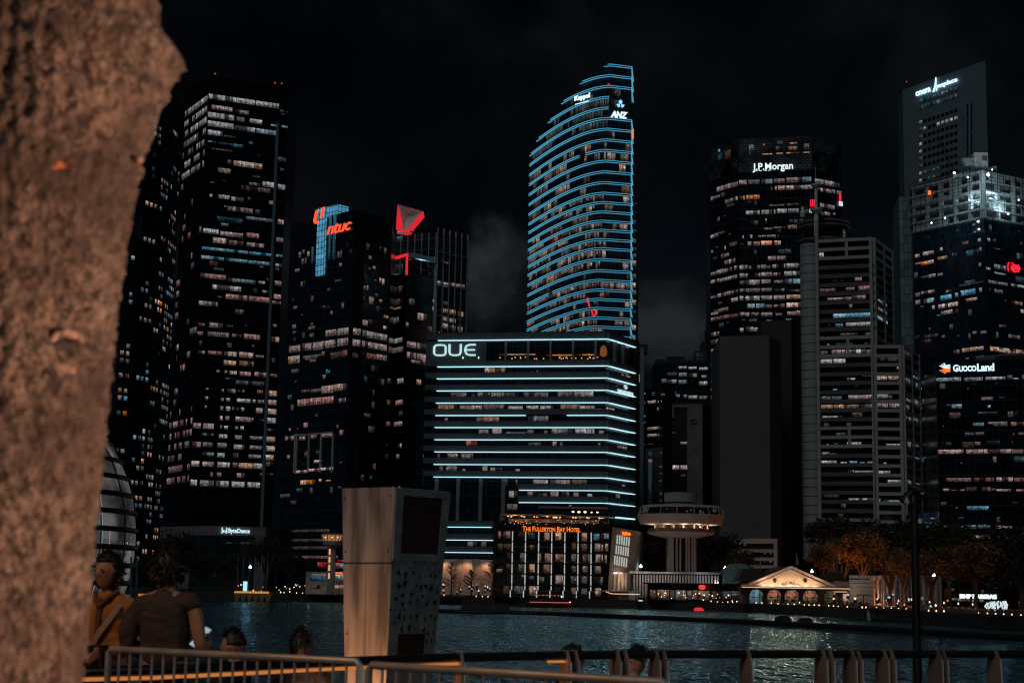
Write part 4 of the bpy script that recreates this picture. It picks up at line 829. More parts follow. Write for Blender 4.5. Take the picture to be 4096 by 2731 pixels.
for src, fi, data, zz in ((M_, 0, "1028 1005 1068 34 b+;1310 1194 1366 30 a;1140 1216 1170 18 a-;1200 1216 1222 16 p-;1028 1286 1160 26 k-;1240 1274 1310 24 p-;1340 1264 1436 32 k;1095 1356 1228 18 p;1232 1348 1284 26 p-;1286 1338 1396 30 p;1140 1478 1222 34 t+;1230 1476 1440 34 t+", Z5), (M_, 1, "1468 1480 1520 36 t+;1490 1360 1560 30 b;1490 1424 1560 26 p;1500 1500 1566 40 b", Z5),
    (M_, 0, "300 8 555 30 t+;270 76 280 20 w;315 74 365 22 t;385 68 478 24 w;480 64 555 26 w;264 208 276 14 b;214 254 264 26 p-;290 248 378 28 p;384 246 516 26 w+;520 246 556 26 a-;218 310 382 28 w+;415 434 448 10 b+;390 430 410 20 p-;298 504 328 14 b;530 500 558 16 p=;222 554 358 26 b-;400 546 566 28 p;430 550 500 24 w;220 610 386 30 a;390 608 566 28 a-;228 684 360 14 w;392 856 488 26 w;258 868 270 14 w;228 922 276 22 b;280 930 326 12 p-;222 978 324 26 w;348 986 392 18 b;408 980 460 24 b;476 988 510 16 t+;526 984 576 24 b;396 1040 440 28 w-;444 1044 580 26 p;410 1120 446 12 a-;238 1120 290 10 a-;402 1226 584 28 w;292 1240 306 12 a;508 1420 524 24 b;530 1420 546 20 w=", ZR),
    (Lw, 0, "576 296 736 26 p=;720 354 745 22 w;577 420 750 26 a;582 540 664 28 w;664 548 690 22 p-;584 600 755 28 p;596 612 640 14 p;650 866 762 14 a;632 990 652 14 w;596 1044 678 24 w;660 1104 770 22 b;600 1228 614 28 b;632 1238 742 16 b", ZR), (Lw, 1, "770 250 806 26 p-;768 418 860 36 b-;820 410 858 26 b;776 560 812 40 p-;824 566 862 40 b-;776 605 802 30 w-;780 680 818 30 p-;826 690 866 26 b-;780 830 822 24 p;784 846 812 40 p-;826 850 878 30 p-;786 940 826 20 t=;836 950 878 20 t-;790 1104 820 30 b-;846 1124 880 14 w-", ZR)):
    src.rows(fi, zz, data, bay=4.0, gap=.25)
M_.fill(45, 1100, 2100, 3.0, 1.3, faces=[0], seed=6); M_.done(most=80); Lw.done(most=20)
for k in range(20):
    pass
cyl = at(3240, 980, 484); rC = 3.1
tl, t_, o_ = newmat('tiled_shaft'); T = NT(t_); tcx = T.n('TexCoord'); sp = T.n('SeparateXYZ'); T.l(tcx.outputs['Object'], sp.inputs[0])
p = T.n('BsdfPrincipled'); p.inputs['Roughness'].default_value = .6
fz = T.math('FRACT', T.math('DIVIDE', sp.outputs[2], 2.73)); uvn = T.n('UVMap'); su = T.n('SeparateXYZ'); T.l(uvn.outputs[0], su.inputs[0]); fu = T.math('FRACT', T.math('MULTIPLY', su.outputs[0], 24))
ln = T.math('MAXIMUM', T.math('LESS_THAN', fz, .1), T.math('MULTIPLY', T.math('LESS_THAN', fu, .12), .5)); nz = T.n('TexNoise'); nz.inputs['Scale'].default_value = .15; T.l(tcx.outputs['Object'], nz.inputs['Vector'])
T.l(T.mixc(ln, T.mixc(nz.outputs[0], (.25, .27, .27, 1), (.42, .44, .44, 1)), (.06, .065, .07, 1)), p.inputs['Base Color']); T.l(p.outputs[0], o_.inputs[0])
m = MB(); m.lathe((cyl.x, 484, 0), [(rC, 14), (rC, cyl.z)], 40); M_.part('corner_shaft', m, tl)
m = MB(); f = fM0; f.block(m, -.9, .02, zt1 - 4, zt0 + 6, -.6, 1.2); M_.part('corner_pier', m, BE)
dk = at(3298, 900, 492); rD = 8.1
for yy, th in ((905, 2.0), (868, 1.6)):
    pass
zA = at(3298, 945, 484).z; zB = at(3298, 900, 484).z; zC = at(3298, 872, 484).z
m = MB(); m.lathe((dk.x, 494, 0), [(7, zA - 3), (7, zC)], 40); M_.part('rooftop_drum', m, GM)
m = MB(); m.lathe((dk.x, 494, 0), [(7, zA - 1.2), (8.3, zA - .2), (8.3, zA + .5), (7, zA + .5)], 40); m.lathe((dk.x, 494, 0), [(7, zB - .2), (8.3, zB + .6), (8.3, zB + 1.3), (7, zB + 1.3)], 40); M_.part('ring_deck', m, BD)
m = MB(); m.lathe((dk.x, 494, 0), [(8.2, zC - .2), (8.2, zC + .5), (4, zC + .9)], 40)
for k in range(28): a = k / 28 * 6.283; m.beam((dk.x + 8.1 * math.cos(a), 494 + 8.1 * math.sin(a), zB + 1.2), (dk.x + 8.1 * math.cos(a), 494 + 8.1 * math.sin(a), zC), .18)
M_.part('ring_deck', m, BD)
mp = at(3265, 880, 484); ztp = at(3266, 745, 484).z; zs = at(3266, 838, 484).z
m = MB(); m.tube([(mp.x, 484, zA), (mp.x, 484, zC)], .75, 10); m.tube([(mp.x, 484, zC), (mp.x, 484, zs)], .65, 10); m.tube([(mp.x, 484, zs), (mp.x, 484, ztp)], .45, 10); m.lathe((mp.x, 484, zs), [(.6, -1.4), (1.9, -.2), (1.9, .1), (.5, .1)], 16); m.lathe((mp.x, 484, ztp), [(.4, -.6), (1.6, .2), (1.6, .5), (.3, .5)], 16); m.tube([(mp.x, 484, ztp), (mp.x, 484, ztp + 6)], .08, 5)
m.lathe((mp.x - 4.2, 484, zC + .8), [(.2, -1), (.9, -.4), (.7, .3), (1.1, .8), (.4, 1.4), (.5, 2.4), (.1, 2.8)], 10)
M_.part('signal_mast', m, solid('mast_white', (.7, .7, .68), .6))
# --- tall pale slab tower with the white letters
ORP = Bld('office_tower', 'pale slab tower with white letters at its slanting roof edge and one lit window column', [(3610, 365, 660), (3941, 243, 620)], 22, CONC_T, top=at(3941, 243, 620).z, partname='wall')
f = ORP.faces[0]; lit = {(r, 0) for r in range(10)} | {(1, 1), (1, 4), (1, 5), (1, 6), (1, 7), (1, 8), (9, 2)}
for r in range(10):
    for c in range(9):
        x = ZP[0] + (507 + 39.5 * c) * ZP[2]; y = ZP[1] + (640 + 65.3 * r - 13.2 * c) * ZP[2]; y2 = y
        u0, z1, d = f.hit(x, y); u1 = f.hit(x + 28 * ZP[2], y)[0]; 
        if r and c: z1 = zrow0[r]
        elif c == 0:
            if r == 0: zrow0 = {}
            zrow0[r] = z1
        if r == 0 and c: z1 = zrow0[0]
        z0 = z1 - 30 * ZP[2] * d / F
        st = ('p+' if c >= 4 else 'a') if (r, c) in lit else (rnd.choice(['t=', 'w=']) if (r in (7, 8) and c in (1, 2, 3, 4)) else None)
        m = MB()
        if st: f.block(m, u0, u1, z0, z1, .01, .12, uv0=rnd.randint(0, 80) * 1.5); ORP.part('window', m, winmat(st))
        else: f.block(m, u0, u1, z0, z1, .01, .12); ORP.part('window', m, GM)
for r in range(2):
    for c in range(9):
        u0, z1, d = f.hit(ZP[0] + (507 + 39.5 * c) * ZP[2], ZP[1] + (445 + 62 * r - 12.5 * c) * ZP[2]); u1 = f.hit(ZP[0] + (540 + 39.5 * c) * ZP[2], ZP[1] + 445 * ZP[2])[0]
        if c == 0: zz = z1
        m = MB(); f.block(m, u0, u1, zz - 40 * ZP[2] * d / F, zz, .01, .12, uv0=rnd.randint(0, 80) * 1.5); ORP.part('window', m, winmat(rnd.choice(['t-', 't-', 'b-', 't='] if r == 0 else ['t=', 't=', 'b-'])))
for c in range(2):
    for r in range(8):
        u0, z1, d = f.hit(ZP[0] + (936 + 36 * c) * ZP[2], ZP[1] + (490 - 12 * c + 67 * r) * ZP[2]); m = MB(); f.block(m, u0, u0 + .7, z1 - 2.6, z1, .01, .12); ORP.part('window', m, GM)
V = [text_geo('oneRafflesPlace', .045, space=.93)]
put_sign(text_geo('onera', .03, space=.95), f, 3668, 370, 3728, 389, emit('sign_glow_white', (.62, .92, 1.0), 1.25), ORP.root, 'sign', off=.8, slope=.0, label='white glowing lettering with a tall spire in its middle')
o_slope = 0.0
put_sign(text_geo('esplace', .03, space=.95), f, 3757, 336, 3835, 360, MATS['sign_glow_white'], ORP.root, 'sign', off=.8, slope=.0)
put_sign([polyshape([(0, 0), (.28, 0), (.62, 1.2), (.62, 3), (.5, 3), (.34, 1.3)]), polyshape([(.5, 0), (.66, 0), (.85, 1.2), (.72, 1.2)])], f, 3734, 317, 3757, 372, MATS['sign_glow_white'], ORP.root, 'sign', off=.8)
P = at(3627, 346, 659); m = MB(); m.lathe(P + Vector((0, 0, 2)), [(.02, -.3), (.3, -.1), (.3, .1), (.02, .3)], 8); m.build('beacon', MATS['red_beacon'], ORP.root)
LS = Bld('slab_tower', 'tall narrow pale tiled slab standing at the left edge of the unfinished tower', [(3594, 788, 552), (3648, 785, 550)], 24, glass_wall('tiled_slab', (.075, .078, .070), (.045, .04, .035), 1.5, 3.0, .08, rough=.7), 'tower')
# --- tower under construction with floodlit upper floors
GT = glass_wall('new_tower_glass', (.006, .009, .012), (.016, .022, .028), 1.6, 4.0, .05, rough=.08)
XT = Bld('unfinished_tower', 'glass tower with raw floodlit concrete top floors and a crane cab on top', [(3648, 905, 545), (3936, 872, 520), (4250, 912, 540)], 34, GT, 'tower under construction', top=at(3936, 872, 520).z)
fa_, fb_ = XT.faces
XT.rows(0, ZT, "1075 405 1108 40 a;912 440 978 36 p-;680 500 708 36 a;738 506 756 18 a-;416 572 470 38 p;500 548 614 40 a;420 660 480 20 o-;480 650 616 40 o;655 600 755 34 a;808 556 820 40 p;838 550 850 40 p-;484 800 556 24 w=;560 780 636 40 w-;655 770 710 32 w-;422 975 470 42 p-;480 960 622 34 a;740 946 804 30 a-;422 1052 474 46 b;508 1038 628 50 b;684 1004 804 52 t+;836 974 868 44 b+;898 950 1054 58 t+;1088 920 1118 48 b;950 1034 1074 32 a;596 1106 626 40 w;660 1096 870 46 p+;690 1166 720 40 p-;724 1158 810 42 a;842 1142 872 40 a;1082 660 1112 40 b-;1086 500 1116 40 b-;1020 1376 1066 30 w-;1104 1372 1164 32 b-;404 1424 474 30 t=;515 1420 660 30 t=;700 1416 732 26 t-;910 1560 1000 20 a;1010 1548 1130 26 a;936 850 1048 36 b=;880 890 1140 20 t=", bay=4.2, gap=.25)
XT.rows(0, ZR, "1096 250 1136 26 a;1154 238 1254 28 a;1258 226 1296 26 a;836 152 876 18 t=;905 150 995 18 t=;1020 154 1040 14 t", bay=4)
XT.rows(0, ZR, "868 496 976 22 a;868 600 982 24 w;920 550 950 20 p;872 628 980 14 b-;872 710 900 28 p;920 704 984 28 p;925 650 980 50 t=;884 962 992 28 t;936 1134 966 18 p", bay=4)
XT.rows(1, ZT, "1172 396 1200 40 k;1234 404 1262 40 p=;1150 700 1205 30 w;1240 670 1362 46 b;1245 752 1362 18 b;1180 836 1385 34 b-;1418 872 1556 30 b;1184 918 1210 36 b-;1244 930 1330 38 b-;1240 502 1330 8 a-;1350 1042 1372 20 o=;1426 1052 1540 40 a-;1518 1142 1560 40 a;1400 1408 1512 34 p;1200 1548 1556 30 a+;1310 1300 1370 20 p=", bay=4.2, gap=.25)
XT.rows(1, ZR, "1335 222 1466 28 a+;1486 240 1562 28 a;1456 142 1532 26 w-;1396 82 1440 14 p-", bay=4)
XT.fill(70, 930, 1500, 4.0, 2.0, ('t=', 't=', 'b=', 'p=', 't-', 'b='), seed=7); XT.done()
# wavering reflections of the neon tower are left to the glass; raw upper floors:
z0c = XT.z1; ztop = at(3936, 690, 520).z; RC = solid('raw_concrete', (.40, .42, .42), .85, scale=.4, vary=.2)
stp = (ztop - z0c) / 5
for k in range(6):
    z = z0c + k * stp; mm = MB(); c = Vector((sum(p[0] for p in XT.poly) / 5, sum(p[1] for p in XT.poly) / 5)); mm.prism(XT.poly, z, z + .7); XT.part('floor_slab', mm, RC)
    if k < 5:
        for f, n in ((fa_, 5), (fb_, 5)):
            for i in range(n + 1):
                u = f.L * i / n; mm = MB(); f.block(mm, max(.05, u - .6), min(f.L - .05, u + .6), z + .7, z + stp, -1.6, -.4); XT.part('column', mm, RC)
        core = [tuple(c + (Vector(p) - c) * .62) for p in XT.poly]; mm = MB(); mm.prism(core, z + .7, z + stp); XT.part('core_wall', mm, RC)
        for f, us in ((fa_, ((.02, .28), (.3, .5), (.52, .68) if k > 1 else (.3, .31))), (fb_, ((.1, .3), (.5, .7)))):
            for a, b in us:
                if (k + int(a * 10)) % 3 != 1: mm = MB(); f.block(mm, f.L * a, f.L * b, z + .7, z + stp * rnd.choice([.5, 1, 1]), -1.2, -.8); XT.part('wall_panel', mm, RC)
mm = MB()
for f in (fa_, fb_):
    for i in range(14): u = f.L * i / 13; f.block(mm, max(0, u - .06), u + .06, z0c - 1, ztop + 2.5, .9, 1.02)
    for k in range(16): z = z0c + k * (ztop + 2 - z0c) / 15; f.block(mm, 0, f.L, z, z + .1, .85, .97)
XT.part('scaffold', mm, METAL_D)
cb = at(3918, 645, 528); mm = MB(); mm.box((cb.x, 528, cb.z), (4.6, 4, 5.0)); XT.part('crane_cab', mm, solid('cab_white', (.72, .73, .72), .5)); mm = MB(); mm.box((cb.x + .9, 525.95, cb.z + .5), (1.1, .15, 1.7)); mm.box((cb.x + 2.0 - .3, 525.95, cb.z + .5), (.7, .15, 1.7)); XT.part('cab_window', mm, solid('cab_glass', (.20, .16, .14), .3))
mm = MB()
a = at(3812, 706, 528); b = at(3985, 670, 528); mm.beam(a, b, 1.2, .8); mm.beam(a + Vector((0, 3, 0)), b + Vector((0, 3, 0)), .8, .6)
for k in range(9): q = a.lerp(b, k / 8); mm.beam(q + Vector((0, 0, -.3)), q + Vector((0, 0, -(q.z - ztop))), .3)
for k in range(7): q = at(3858 + 5 * k, 640 + (k % 3) * 9, 527); mm.box(q, (1.6, 1.4, 1.0), .3)
XT.part('crane_base', mm, RC)
mm = MB(); j0 = at(3815, 700, 534); j1 = at(3755, 545, 548)
for s_ in (-.5, .5): mm.beam(j0 + Vector((s_, 0, 0)), j1 + Vector((s_, 0, 0)), .16)
for k in range(16): mm.beam(j0.lerp(j1, k / 16) + Vector((-.5 if k % 2 else .5, 0, 0)), j0.lerp(j1, (k + 1) / 16) + Vector((.5 if k % 2 else -.5, 0, 0)), .1)
XT.part('crane_jib', mm, METAL_D)
FL = emit('floodlight_glow', (.75, .97, 1), 6.0)
for x, y, r in ((3817, 692, .45), (3953, 699, .6), (3871, 709, .32), (3969, 679, .25)):
    P = at(x, y, 517); mm = MB(); mm.lathe(P, [(.03, -r), (r * .8, -r * .5), (r * .8, r * .5), (.03, r)], 10); XT.part('floodlight', mm, FL)
    lamp('floodlight_beam', P + Vector((0, -3, -2)), (.62, .92, 1), 1500 * r, .8)
for x, y in ((3726, 892), (3780, 872), (3878, 800), (3907, 842), (3942, 790), (3962, 797), (4000, 842), (4033, 856), (4075, 800)):
    P = at(x, y, 524); mm = MB(); mm.lathe(P, [(.02, -.25), (.3, -.1), (.3, .1), (.02, .3)], 8); XT.part('work_lamp', mm, FL)
    lamp('work_lamp_beam', P + Vector((0, -1.5, 1)), (.6, .9, 1), 480, .4)
P = at(3718, 771, 536); mm = MB(); mm.box(P, (1.0, .4, 1.5)); XT.part('site_sign', mm, emit('sign_orange', (1, .22, .03), 1.0))
# red spiral sign seen on the right face
sp_ = [(.5 + .46 * t / 22 * math.cos(t * .9), .5 + .5 * t / 22 * math.sin(t * .9)) for t in range(23)]
put_sign([ribbon(sp_, .09), ribbon([(-.12, .05), (-.16, .5), (-.08, 1)], .06), ribbon([(.05, .95), (.3, .98), (.32, .7)], .07)], fb_, 4026, 1048, 4078, 1086, emit('glow_red', (.9, .02, .05), 1.2), XT.root, 'sign', label='glowing red ring shaped emblem')
# --- near dark tower with the white letters and orange emblem
GG = glass_wall('near_tower_glass', (.003, .0035, .004), (.008, .009, .010), 1.6, 4.0, .05)
G = Bld('office_tower', 'black near tower at the right with white letters and an orange striped emblem', [(3742, 1446, 431), (4180, 1438, 421)], 40, GG, top=at(3742, 1446, 431).z)
G.rows(0, ZR, "980 432 1146 26 b;1166 430 1290 24 b-;1306 426 1440 20 b;1450 414 1486 28 b-;1490 432 1526 10 b;1550 412 1561 30 b-;1048 606 1078 12 t-;1082 606 1152 28 b;1320 612 1342 18 b;1226 728 1298 24 b-;1324 722 1452 14 p;1360 722 1452 28 w-;1474 722 1561 28 a-;1170 792 1230 20 t=;1240 790 1300 20 p-;1486 796 1500 14 p-;1524 792 1561 16 a-;1312 846 1400 28 t-;1480 848 1490 20 p=;992 906 1162 28 k;1178 904 1322 30 k;1326 904 1478 28 k;1480 904 1561 28 p-;1048 1092 1215 26 k-;1230 1090 1366 28 k-;1378 1088 1490 28 k;1496 1090 1561 28 k-;1026 1162 1070 16 k;1076 1168 1120 10 k-;1140 1166 1170 12 k-;1176 1152 1250 28 k;1284 1152 1340 28 k;1345 1160 1375 16 k-;1380 1166 1476 16 k;1510 1166 1561 16 k;1183 1278 1328 26 t;1112 1284 1122 10 a-;1030 1402 1130 20 t-;1130 1402 1250 26 b-;1255 1400 1342 24 b-;1376 1406 1412 22 p-;1416 1410 1484 18 a-;1190 1470 1336 24 p;1380 1476 1412 20 p-;1440 1480 1484 14 p-;1526 1490 1555 12 p-;1188 500 1196 10 b-;1024 748 1032 6 t;1145 990 1152 8 b;1030 1348 1036 6 t", bay=5.0, gap=.35)
G.fill(70, 1520, 2100, 4.0, 1.6, ('p=', 'k=', 'b=', 't=', 'p-'), seed=8); G.done(); f = G.faces[0]
put_sign(text_geo('G', .04), f, 3812, 1459, 3834, 1487, emit('sign_ice_white', (.66, .86, .93), 1.15), G.root, 'sign')
put_sign(text_geo('UOCO', .05, space=.92), f, 3836, 1464, 3906, 1487, MATS['sign_ice_white'], G.root, 'sign', label='white small capital lettering')
put_sign(text_geo('Land', .04, space=.95), f, 3908, 1455, 3977, 1486, MATS['sign_ice_white'], G.root, 'sign')
for mi_, base in ((MATS['sign_ice_white'], 0), (emit('emblem_orange', (1, .22, .04), 1.15), 1)):
    gs = []
    for k in range(3):
        yb_ = (k * .34 + 1.15) if base == 0 else (-.05 - k * .33); xb = .0 if base == 0 else 0
        if base == 0: pts = [(.05 + k * .22, 1.55 + k * .2), (.4 + k * .12, 1.2 + k * .16), (.75, 1.05 + k * .22), (1.15, 1.08 + k * .26)]
        else: pts = [(.02 + k * .24, .62 - k * .24), (.45 + k * .12, .82 - k * .2), (.8, .92 - k * .22), (1.15, .95 - k * .24)]
        gs.append(ribbon(pts, [.14, .17, .2, .17]))
    put_sign(gs, f, 3757, 1450, 3803, 1500, mi_, G.root, 'emblem', box=(0, -.1, 1.2, 2.1))
put_sign(text_geo('BNP PARIBAS', .02), f, 3918, 2222, 4037, 2236, emit('sign_pink', (.65, .36, .38), .8), G.root, 'sign', label='pale pink lettering half hidden by leaves')
G.rows(0, ZR, "1345 1520 1420 30 t-;1420 1524 1530 30 t", bay=3); 
G.wins = [w for w in G.wins if w[4] < G.faces[0].hit(3900, 2150)[1]]; G.done()
m = MB(); f.block(m, f.L * .55, f.L * .97, G.z1, G.z1 + 1.2, -10, -1); G.part('roof', m, ROOF)
m = MB(); Q = at(4100, 1428, 438); m.lathe((Q.x, 445, G.z1 - 1), [(13, 0), (13, 3.2), (11, 4.2), (.1, 5)], 32); G.part('roof_dome', m, CONC)
# small buildings at the foot of the stepped tower
E1 = Bld('side_building', 'narrow glass building with a ribbed pale base right of the stepped grey tower', [(3640, 2050, 452), (3762, 2046, 446)], 16, glass_wall('side_glass', (.008, .012, .015), (.02, .028, .034), 1.4, 3.6, .06), 'building')
f = E1.faces[0]; slab(E1, f, 3702, 2088, 3760, 2178, .02, .6, CONC_T, 'ribbed_base'); slab(E1, f, 3642, 2074, 3690, 2094, .02, .8, solid('warm_band', (.42, .38, .33), .7), 'canopy_band'); slab(E1, f, 3652, 2110, 3692, 2160, .02, .4, CONC, 'louvre_panel')
E1.rows(0, ZR, "945 1354 970 10 k;996 1320 1010 14 b;994 1398 1014 34 w;900 1330 920 10 t=", bay=5); E1.done()
q = f.P(f.hit(3720, 2100)[0], 26, 6); lamp('base_light', q, (.8, .9, 1), 260, .5)
E2 = Bld('low_building', 'long low white building with lit bays at the foot of the dark concrete slab', [(2884, 2156, 425), (3112, 2152, 418)], 16, solid('low_dark', (.015, .015, .016), .5), 'office building')
f = E2.faces[0]
for y in (2153, 2195, 2228, 2258):
    u0, z1, _ = f.hit(2890, y); m = MB(); f.block(m, .05, f.L - .05, z1 - (1.3 if y == 2153 else .8), z1, .02, .8); E2.part('floor_edge', m, BE)
m = MB(); f.block(m, f.L - .9, f.L - .02, 3, E2.z1, .02, .85); f.block(m, f.L * .45, f.L * .45 + .5, 3, E2.z1 - 4, .02, .7); E2.part('pier', m, BE)
Z10 = (2500, 1900, .3826)
E2.rows(0, Z10, "1160 795 1190 24 b;1236 794 1270 24 b-;1284 790 1325 44 b;1336 796 1358 10 b+;1390 794 1410 10 b;1450 800 1470 24 b-;1510 804 1535 24 b=;1180 866 1220 40 b-;1236 866 1275 34 b;1290 866 1325 34 p;1336 866 1360 10 b+;1390 868 1410 10 b;1450 872 1475 34 b-;1508 876 1538 34 b;1576 880 1588 28 b-;1116 720 1142 5 b+;1186 714 1216 6 b+;1236 722 1262 8 b;1264 724 1292 6 b", bay=4); E2.done()
# ================================================================== water, shore and what stands along it
SHORE = [(-900, 2372), (0, 2382), (950, 2399), (1500, 2408), (2048, 2421), (2600, 2433), (3000, 2447), (3300, 2463), (3480, 2479), (4000, 2517), (4500, 2553)]
shore = [onz(x, y, 0) for x, y in SHORE]
def shore_d(x):
    for (a, _), (b, _), p, q in zip(SHORE, SHORE[1:], shore, shore[1:]):
        if a <= x <= b: return p.y + (q.y - p.y) * (x - a) / (b - a)
    return shore[-1].y
wm, wt_, wo_ = newmat('bay_water'); T = NT(wt_)
df = T.n('BsdfDiffuse'); df.inputs[0].default_value = (.006, .014, .018, 1); gsy = T.n('BsdfGlossy'); gsy.inputs[0].default_value = (.42, .80, 1, 1); gsy.inputs[1].default_value = .20
fre = T.n('Fresnel'); fre.inputs[0].default_value = 2.1; p = T.n('MixShader'); T.l(fre.outputs[0], p.inputs[0]); T.l(df.outputs[0], p.inputs[1]); T.l(gsy.outputs[0], p.inputs[2])
geo = T.n('NewGeometry'); mp_ = T.n('Mapping'); T.l(geo.outputs['Position'], mp_.inputs[0]); mp_.inputs['Scale'].default_value = (1.25, .26, 1); mp_.inputs['Rotation'].default_value = (0, 0, .08)
na = T.n('TexNoise'); na.inputs['Scale'].default_value = 1.0; na.inputs['Detail'].default_value = 2.5; na.inputs['Roughness'].default_value = .5; T.l(mp_.outputs[0], na.inputs['Vector'])
nb = T.n('TexNoise'); nb.inputs['Scale'].default_value = .16; nb.inputs['Detail'].default_value = 3; T.l(mp_.outputs[0], nb.inputs['Vector'])
h = T.math('ADD', T.math('MULTIPLY', na.outputs[0], .75), T.math('MULTIPLY', nb.outputs[0], .8))
b = T.n('Bump'); b.inputs['Strength'].default_value = .85; b.inputs['Distance'].default_value = 1.6; T.l(h, b.inputs['Height']); nw_ = T.n('TexNoise'); nw_.inputs['Scale'].default_value = .035; nw_.inputs['Detail'].default_value = 3; T.l(geo.outputs['Position'], nw_.inputs['Vector']); T.l(T.ramp(nw_.outputs[0], .35, .65, .10, .18), gsy.inputs[1])
T.l(b.outputs[0], gsy.inputs['Normal']); T.l(b.outputs[0], fre.inputs['Normal']); T.l(p.outputs[0], wo_.inputs[0])
m = MB(); m.face([(-700, 12, 0), (700, 12, 0), (1500, 2500, 0), (-1500, 2500, 0)]); structure(m.build('water', wm))
m = MB(); pts = [(p.x, p.y) for p in shore] + [(1500, 2600), (-1500, 2600)]; m.prism(pts, -2, 1.9)
structure(m.build('shore_ground', solid('quay_stone', (.03, .028, .027), .85, scale=.3)))
def up(x, y, extra=3.0):                 # the spot at photographed (x, y), a few metres behind the water's edge
    return at(x, y, shore_d(x) + extra)
# ---- hotel on the water
HG = glass_wall('hotel_glass', (.008, .007, .006), (.05, .03, .02), 3.25, 3.55, .10, rough=.08)
HT = Bld('hotel', 'glass fronted waterside hotel with vertical white light tubes and an orange lettered roof sign', [(1979, 2101, 396), (2437, 2103, 396)], 17, HG, 'hotel')
f = HT.faces[0]; cols = [880, 1020, 1160, 1300, 1440, 1582, 1722]; rws = [462, 578, 693, 808, 922, 1040, 1098]
TUBE = emit('white_tube', (.40, .41, .39), 1.0)
for c in cols:
    u = f.hit(Z8[0] + c * Z8[2], 2200)[0]
    for a, b_ in zip(rws, rws[1:]):
        z1 = f.hit(2100, Z8[1] + (a + 5) * Z8[2])[1]; z0 = f.hit(2100, Z8[1] + (b_ - 8) * Z8[2])[1]; m = MB(); f.block(m, u - .13, u + .13, z0, z1, .25, .5); HT.part('light_tube', m, TUBE)
    z1 = f.hit(2100, Z8[1] + 1095 * Z8[2])[1]; z0 = f.hit(2100, Z8[1] + 1170 * Z8[2])[1]; m = MB(); f.block(m, u - .45, u - .18, z0, z1, .9, 1.15); HT.part('light_tube', m, TUBE)
for a in rws[:6]:
    z = f.hit(2100, Z8[1] + (a - 2) * Z8[2])[1]; m = MB(); f.block(m, 0, f.L, z - .15, z + .25, .02, .45); HT.part('floor_edge', m, solid('bronze', (.05, .03, .02), .5, .4))
HT.rows(0, Z8, "725 466 760 72 a-;782 470 800 70 p=;806 466 858 74 a;830 482 842 56 p+;942 470 1008 72 a-;1042 474 1118 70 t=;1218 476 1278 86 a;1210 566 1225 4 a;1335 474 1412 84 a;1364 474 1384 70 p+;1620 482 1678 86 a;1745 490 1818 74 t-;1822 490 1850 84 a-;1855 488 1935 60 t-;1905 495 1935 40 b;720 595 778 70 a=;782 598 858 56 a;828 600 842 52 p+;1060 612 1115 56 a;1072 612 1088 36 o+;1758 592 1822 90 a-;1828 606 1850 72 p+;1868 592 1905 84 a;1510 590 1560 84 a=;1610 598 1680 80 p=;1340 708 1424 80 a-;1342 712 1362 56 o+;1508 706 1562 84 a=;1622 708 1680 96 a;1634 730 1650 56 p+;1686 708 1706 90 a-;1768 712 1822 84 a;1832 712 1846 76 o+;1862 716 1890 86 a-;942 818 1012 86 a=;1058 816 1120 82 a;1064 828 1082 50 o+;1210 820 1286 88 a-;1620 838 1700 70 a=;1630 836 1662 56 o;1508 838 1562 70 a=;1758 836 1830 76 a-;1766 842 1790 50 o+;810 810 860 50 p=;1338 934 1420 90 a;1352 944 1378 60 p+;1505 945 1575 80 w=;1615 945 1680 80 w=;1748 950 1850 84 w=;975 930 1012 30 w-;1060 940 1110 40 w=;1160 950 1222 60 w=;1058 1050 1140 96 a;1064 1090 1084 30 o+;780 1046 858 90 a=;900 1050 1000 80 w=;1330 1060 1405 80 w=;1505 1066 1560 76 a-;1615 1075 1690 70 w=;1760 1070 1830 90 a-;1768 1096 1796 50 o+;1190 1140 1420 10 w-;940 1110 1000 20 k=", bay=9, off=.15)  # some dim white panes low on the front are reflections built as glow
HT.fill(110, 2130, 2370, 3.55 * 1.2, 2.5, ('a-', 'a-', 'p-', 'a'), seed=2, wmax=2.4); HT.done(most=90)
put_sign(text_geo('The Fullerton Bay Hotel', .018, smallcaps=True), f, Z8[0] + 990 * Z8[2], Z8[1] + 410 * Z8[2], Z8[0] + 1607 * Z8[2], Z8[1] + 464 * Z8[2], emit('sign_deep_orange', (1.0, .20, .02), 1.2), HT.root, 'sign', off=.6, label='orange capital lettering')
zr0 = HT.z1; m = MB(); f.block(m, 0, f.L, zr0, zr0 + .9, -.4, -.1); HT.part('roof_rail', m, METAL_D)
m = MB(); u1_ = f.hit(Z8[0] + 1450 * Z8[2], 2060)[0]; zc = f.hit(2010, Z8[1] + 288 * Z8[2])[1]; ua = f.hit(Z8[0] + 750 * Z8[2], 2060)[0]; f.block(m, ua, u1_, zc, zc + .35, -12, -.6)
zc2 = f.hit(2300, Z8[1] + 262 * Z8[2])[1]; ub = f.hit(Z8[0] + 1170 * Z8[2], 2050)[0]; uc = f.hit(Z8[0] + 1910 * Z8[2], 2060)[0]; f.block(m, ub, uc, zc2 + 1.1, zc2 + 1.5, -14, -3); f.block(m, u1_ + .2, uc, zc2 - 1.2, zc2 - .8, -10, -.6); HT.part('terrace_canopy', m, solid('canopy_taupe', (.25, .2, .17), .7))
for k in range(12): m = MB(); u = ua + (uc - ua) * k / 11; f.block(m, u - .08, u + .08, zr0, zc, -1.2, -1.0); HT.part('terrace_post', m, CONC_P)
m = MB(); f.block(m, ua + 2, uc - 2, zr0, zc - .5, -9, -8.7); HT.part('terrace_back_wall', m, solid('terrace_wall', (.35, .26, .2), .8, scale=.8, vary=.5))
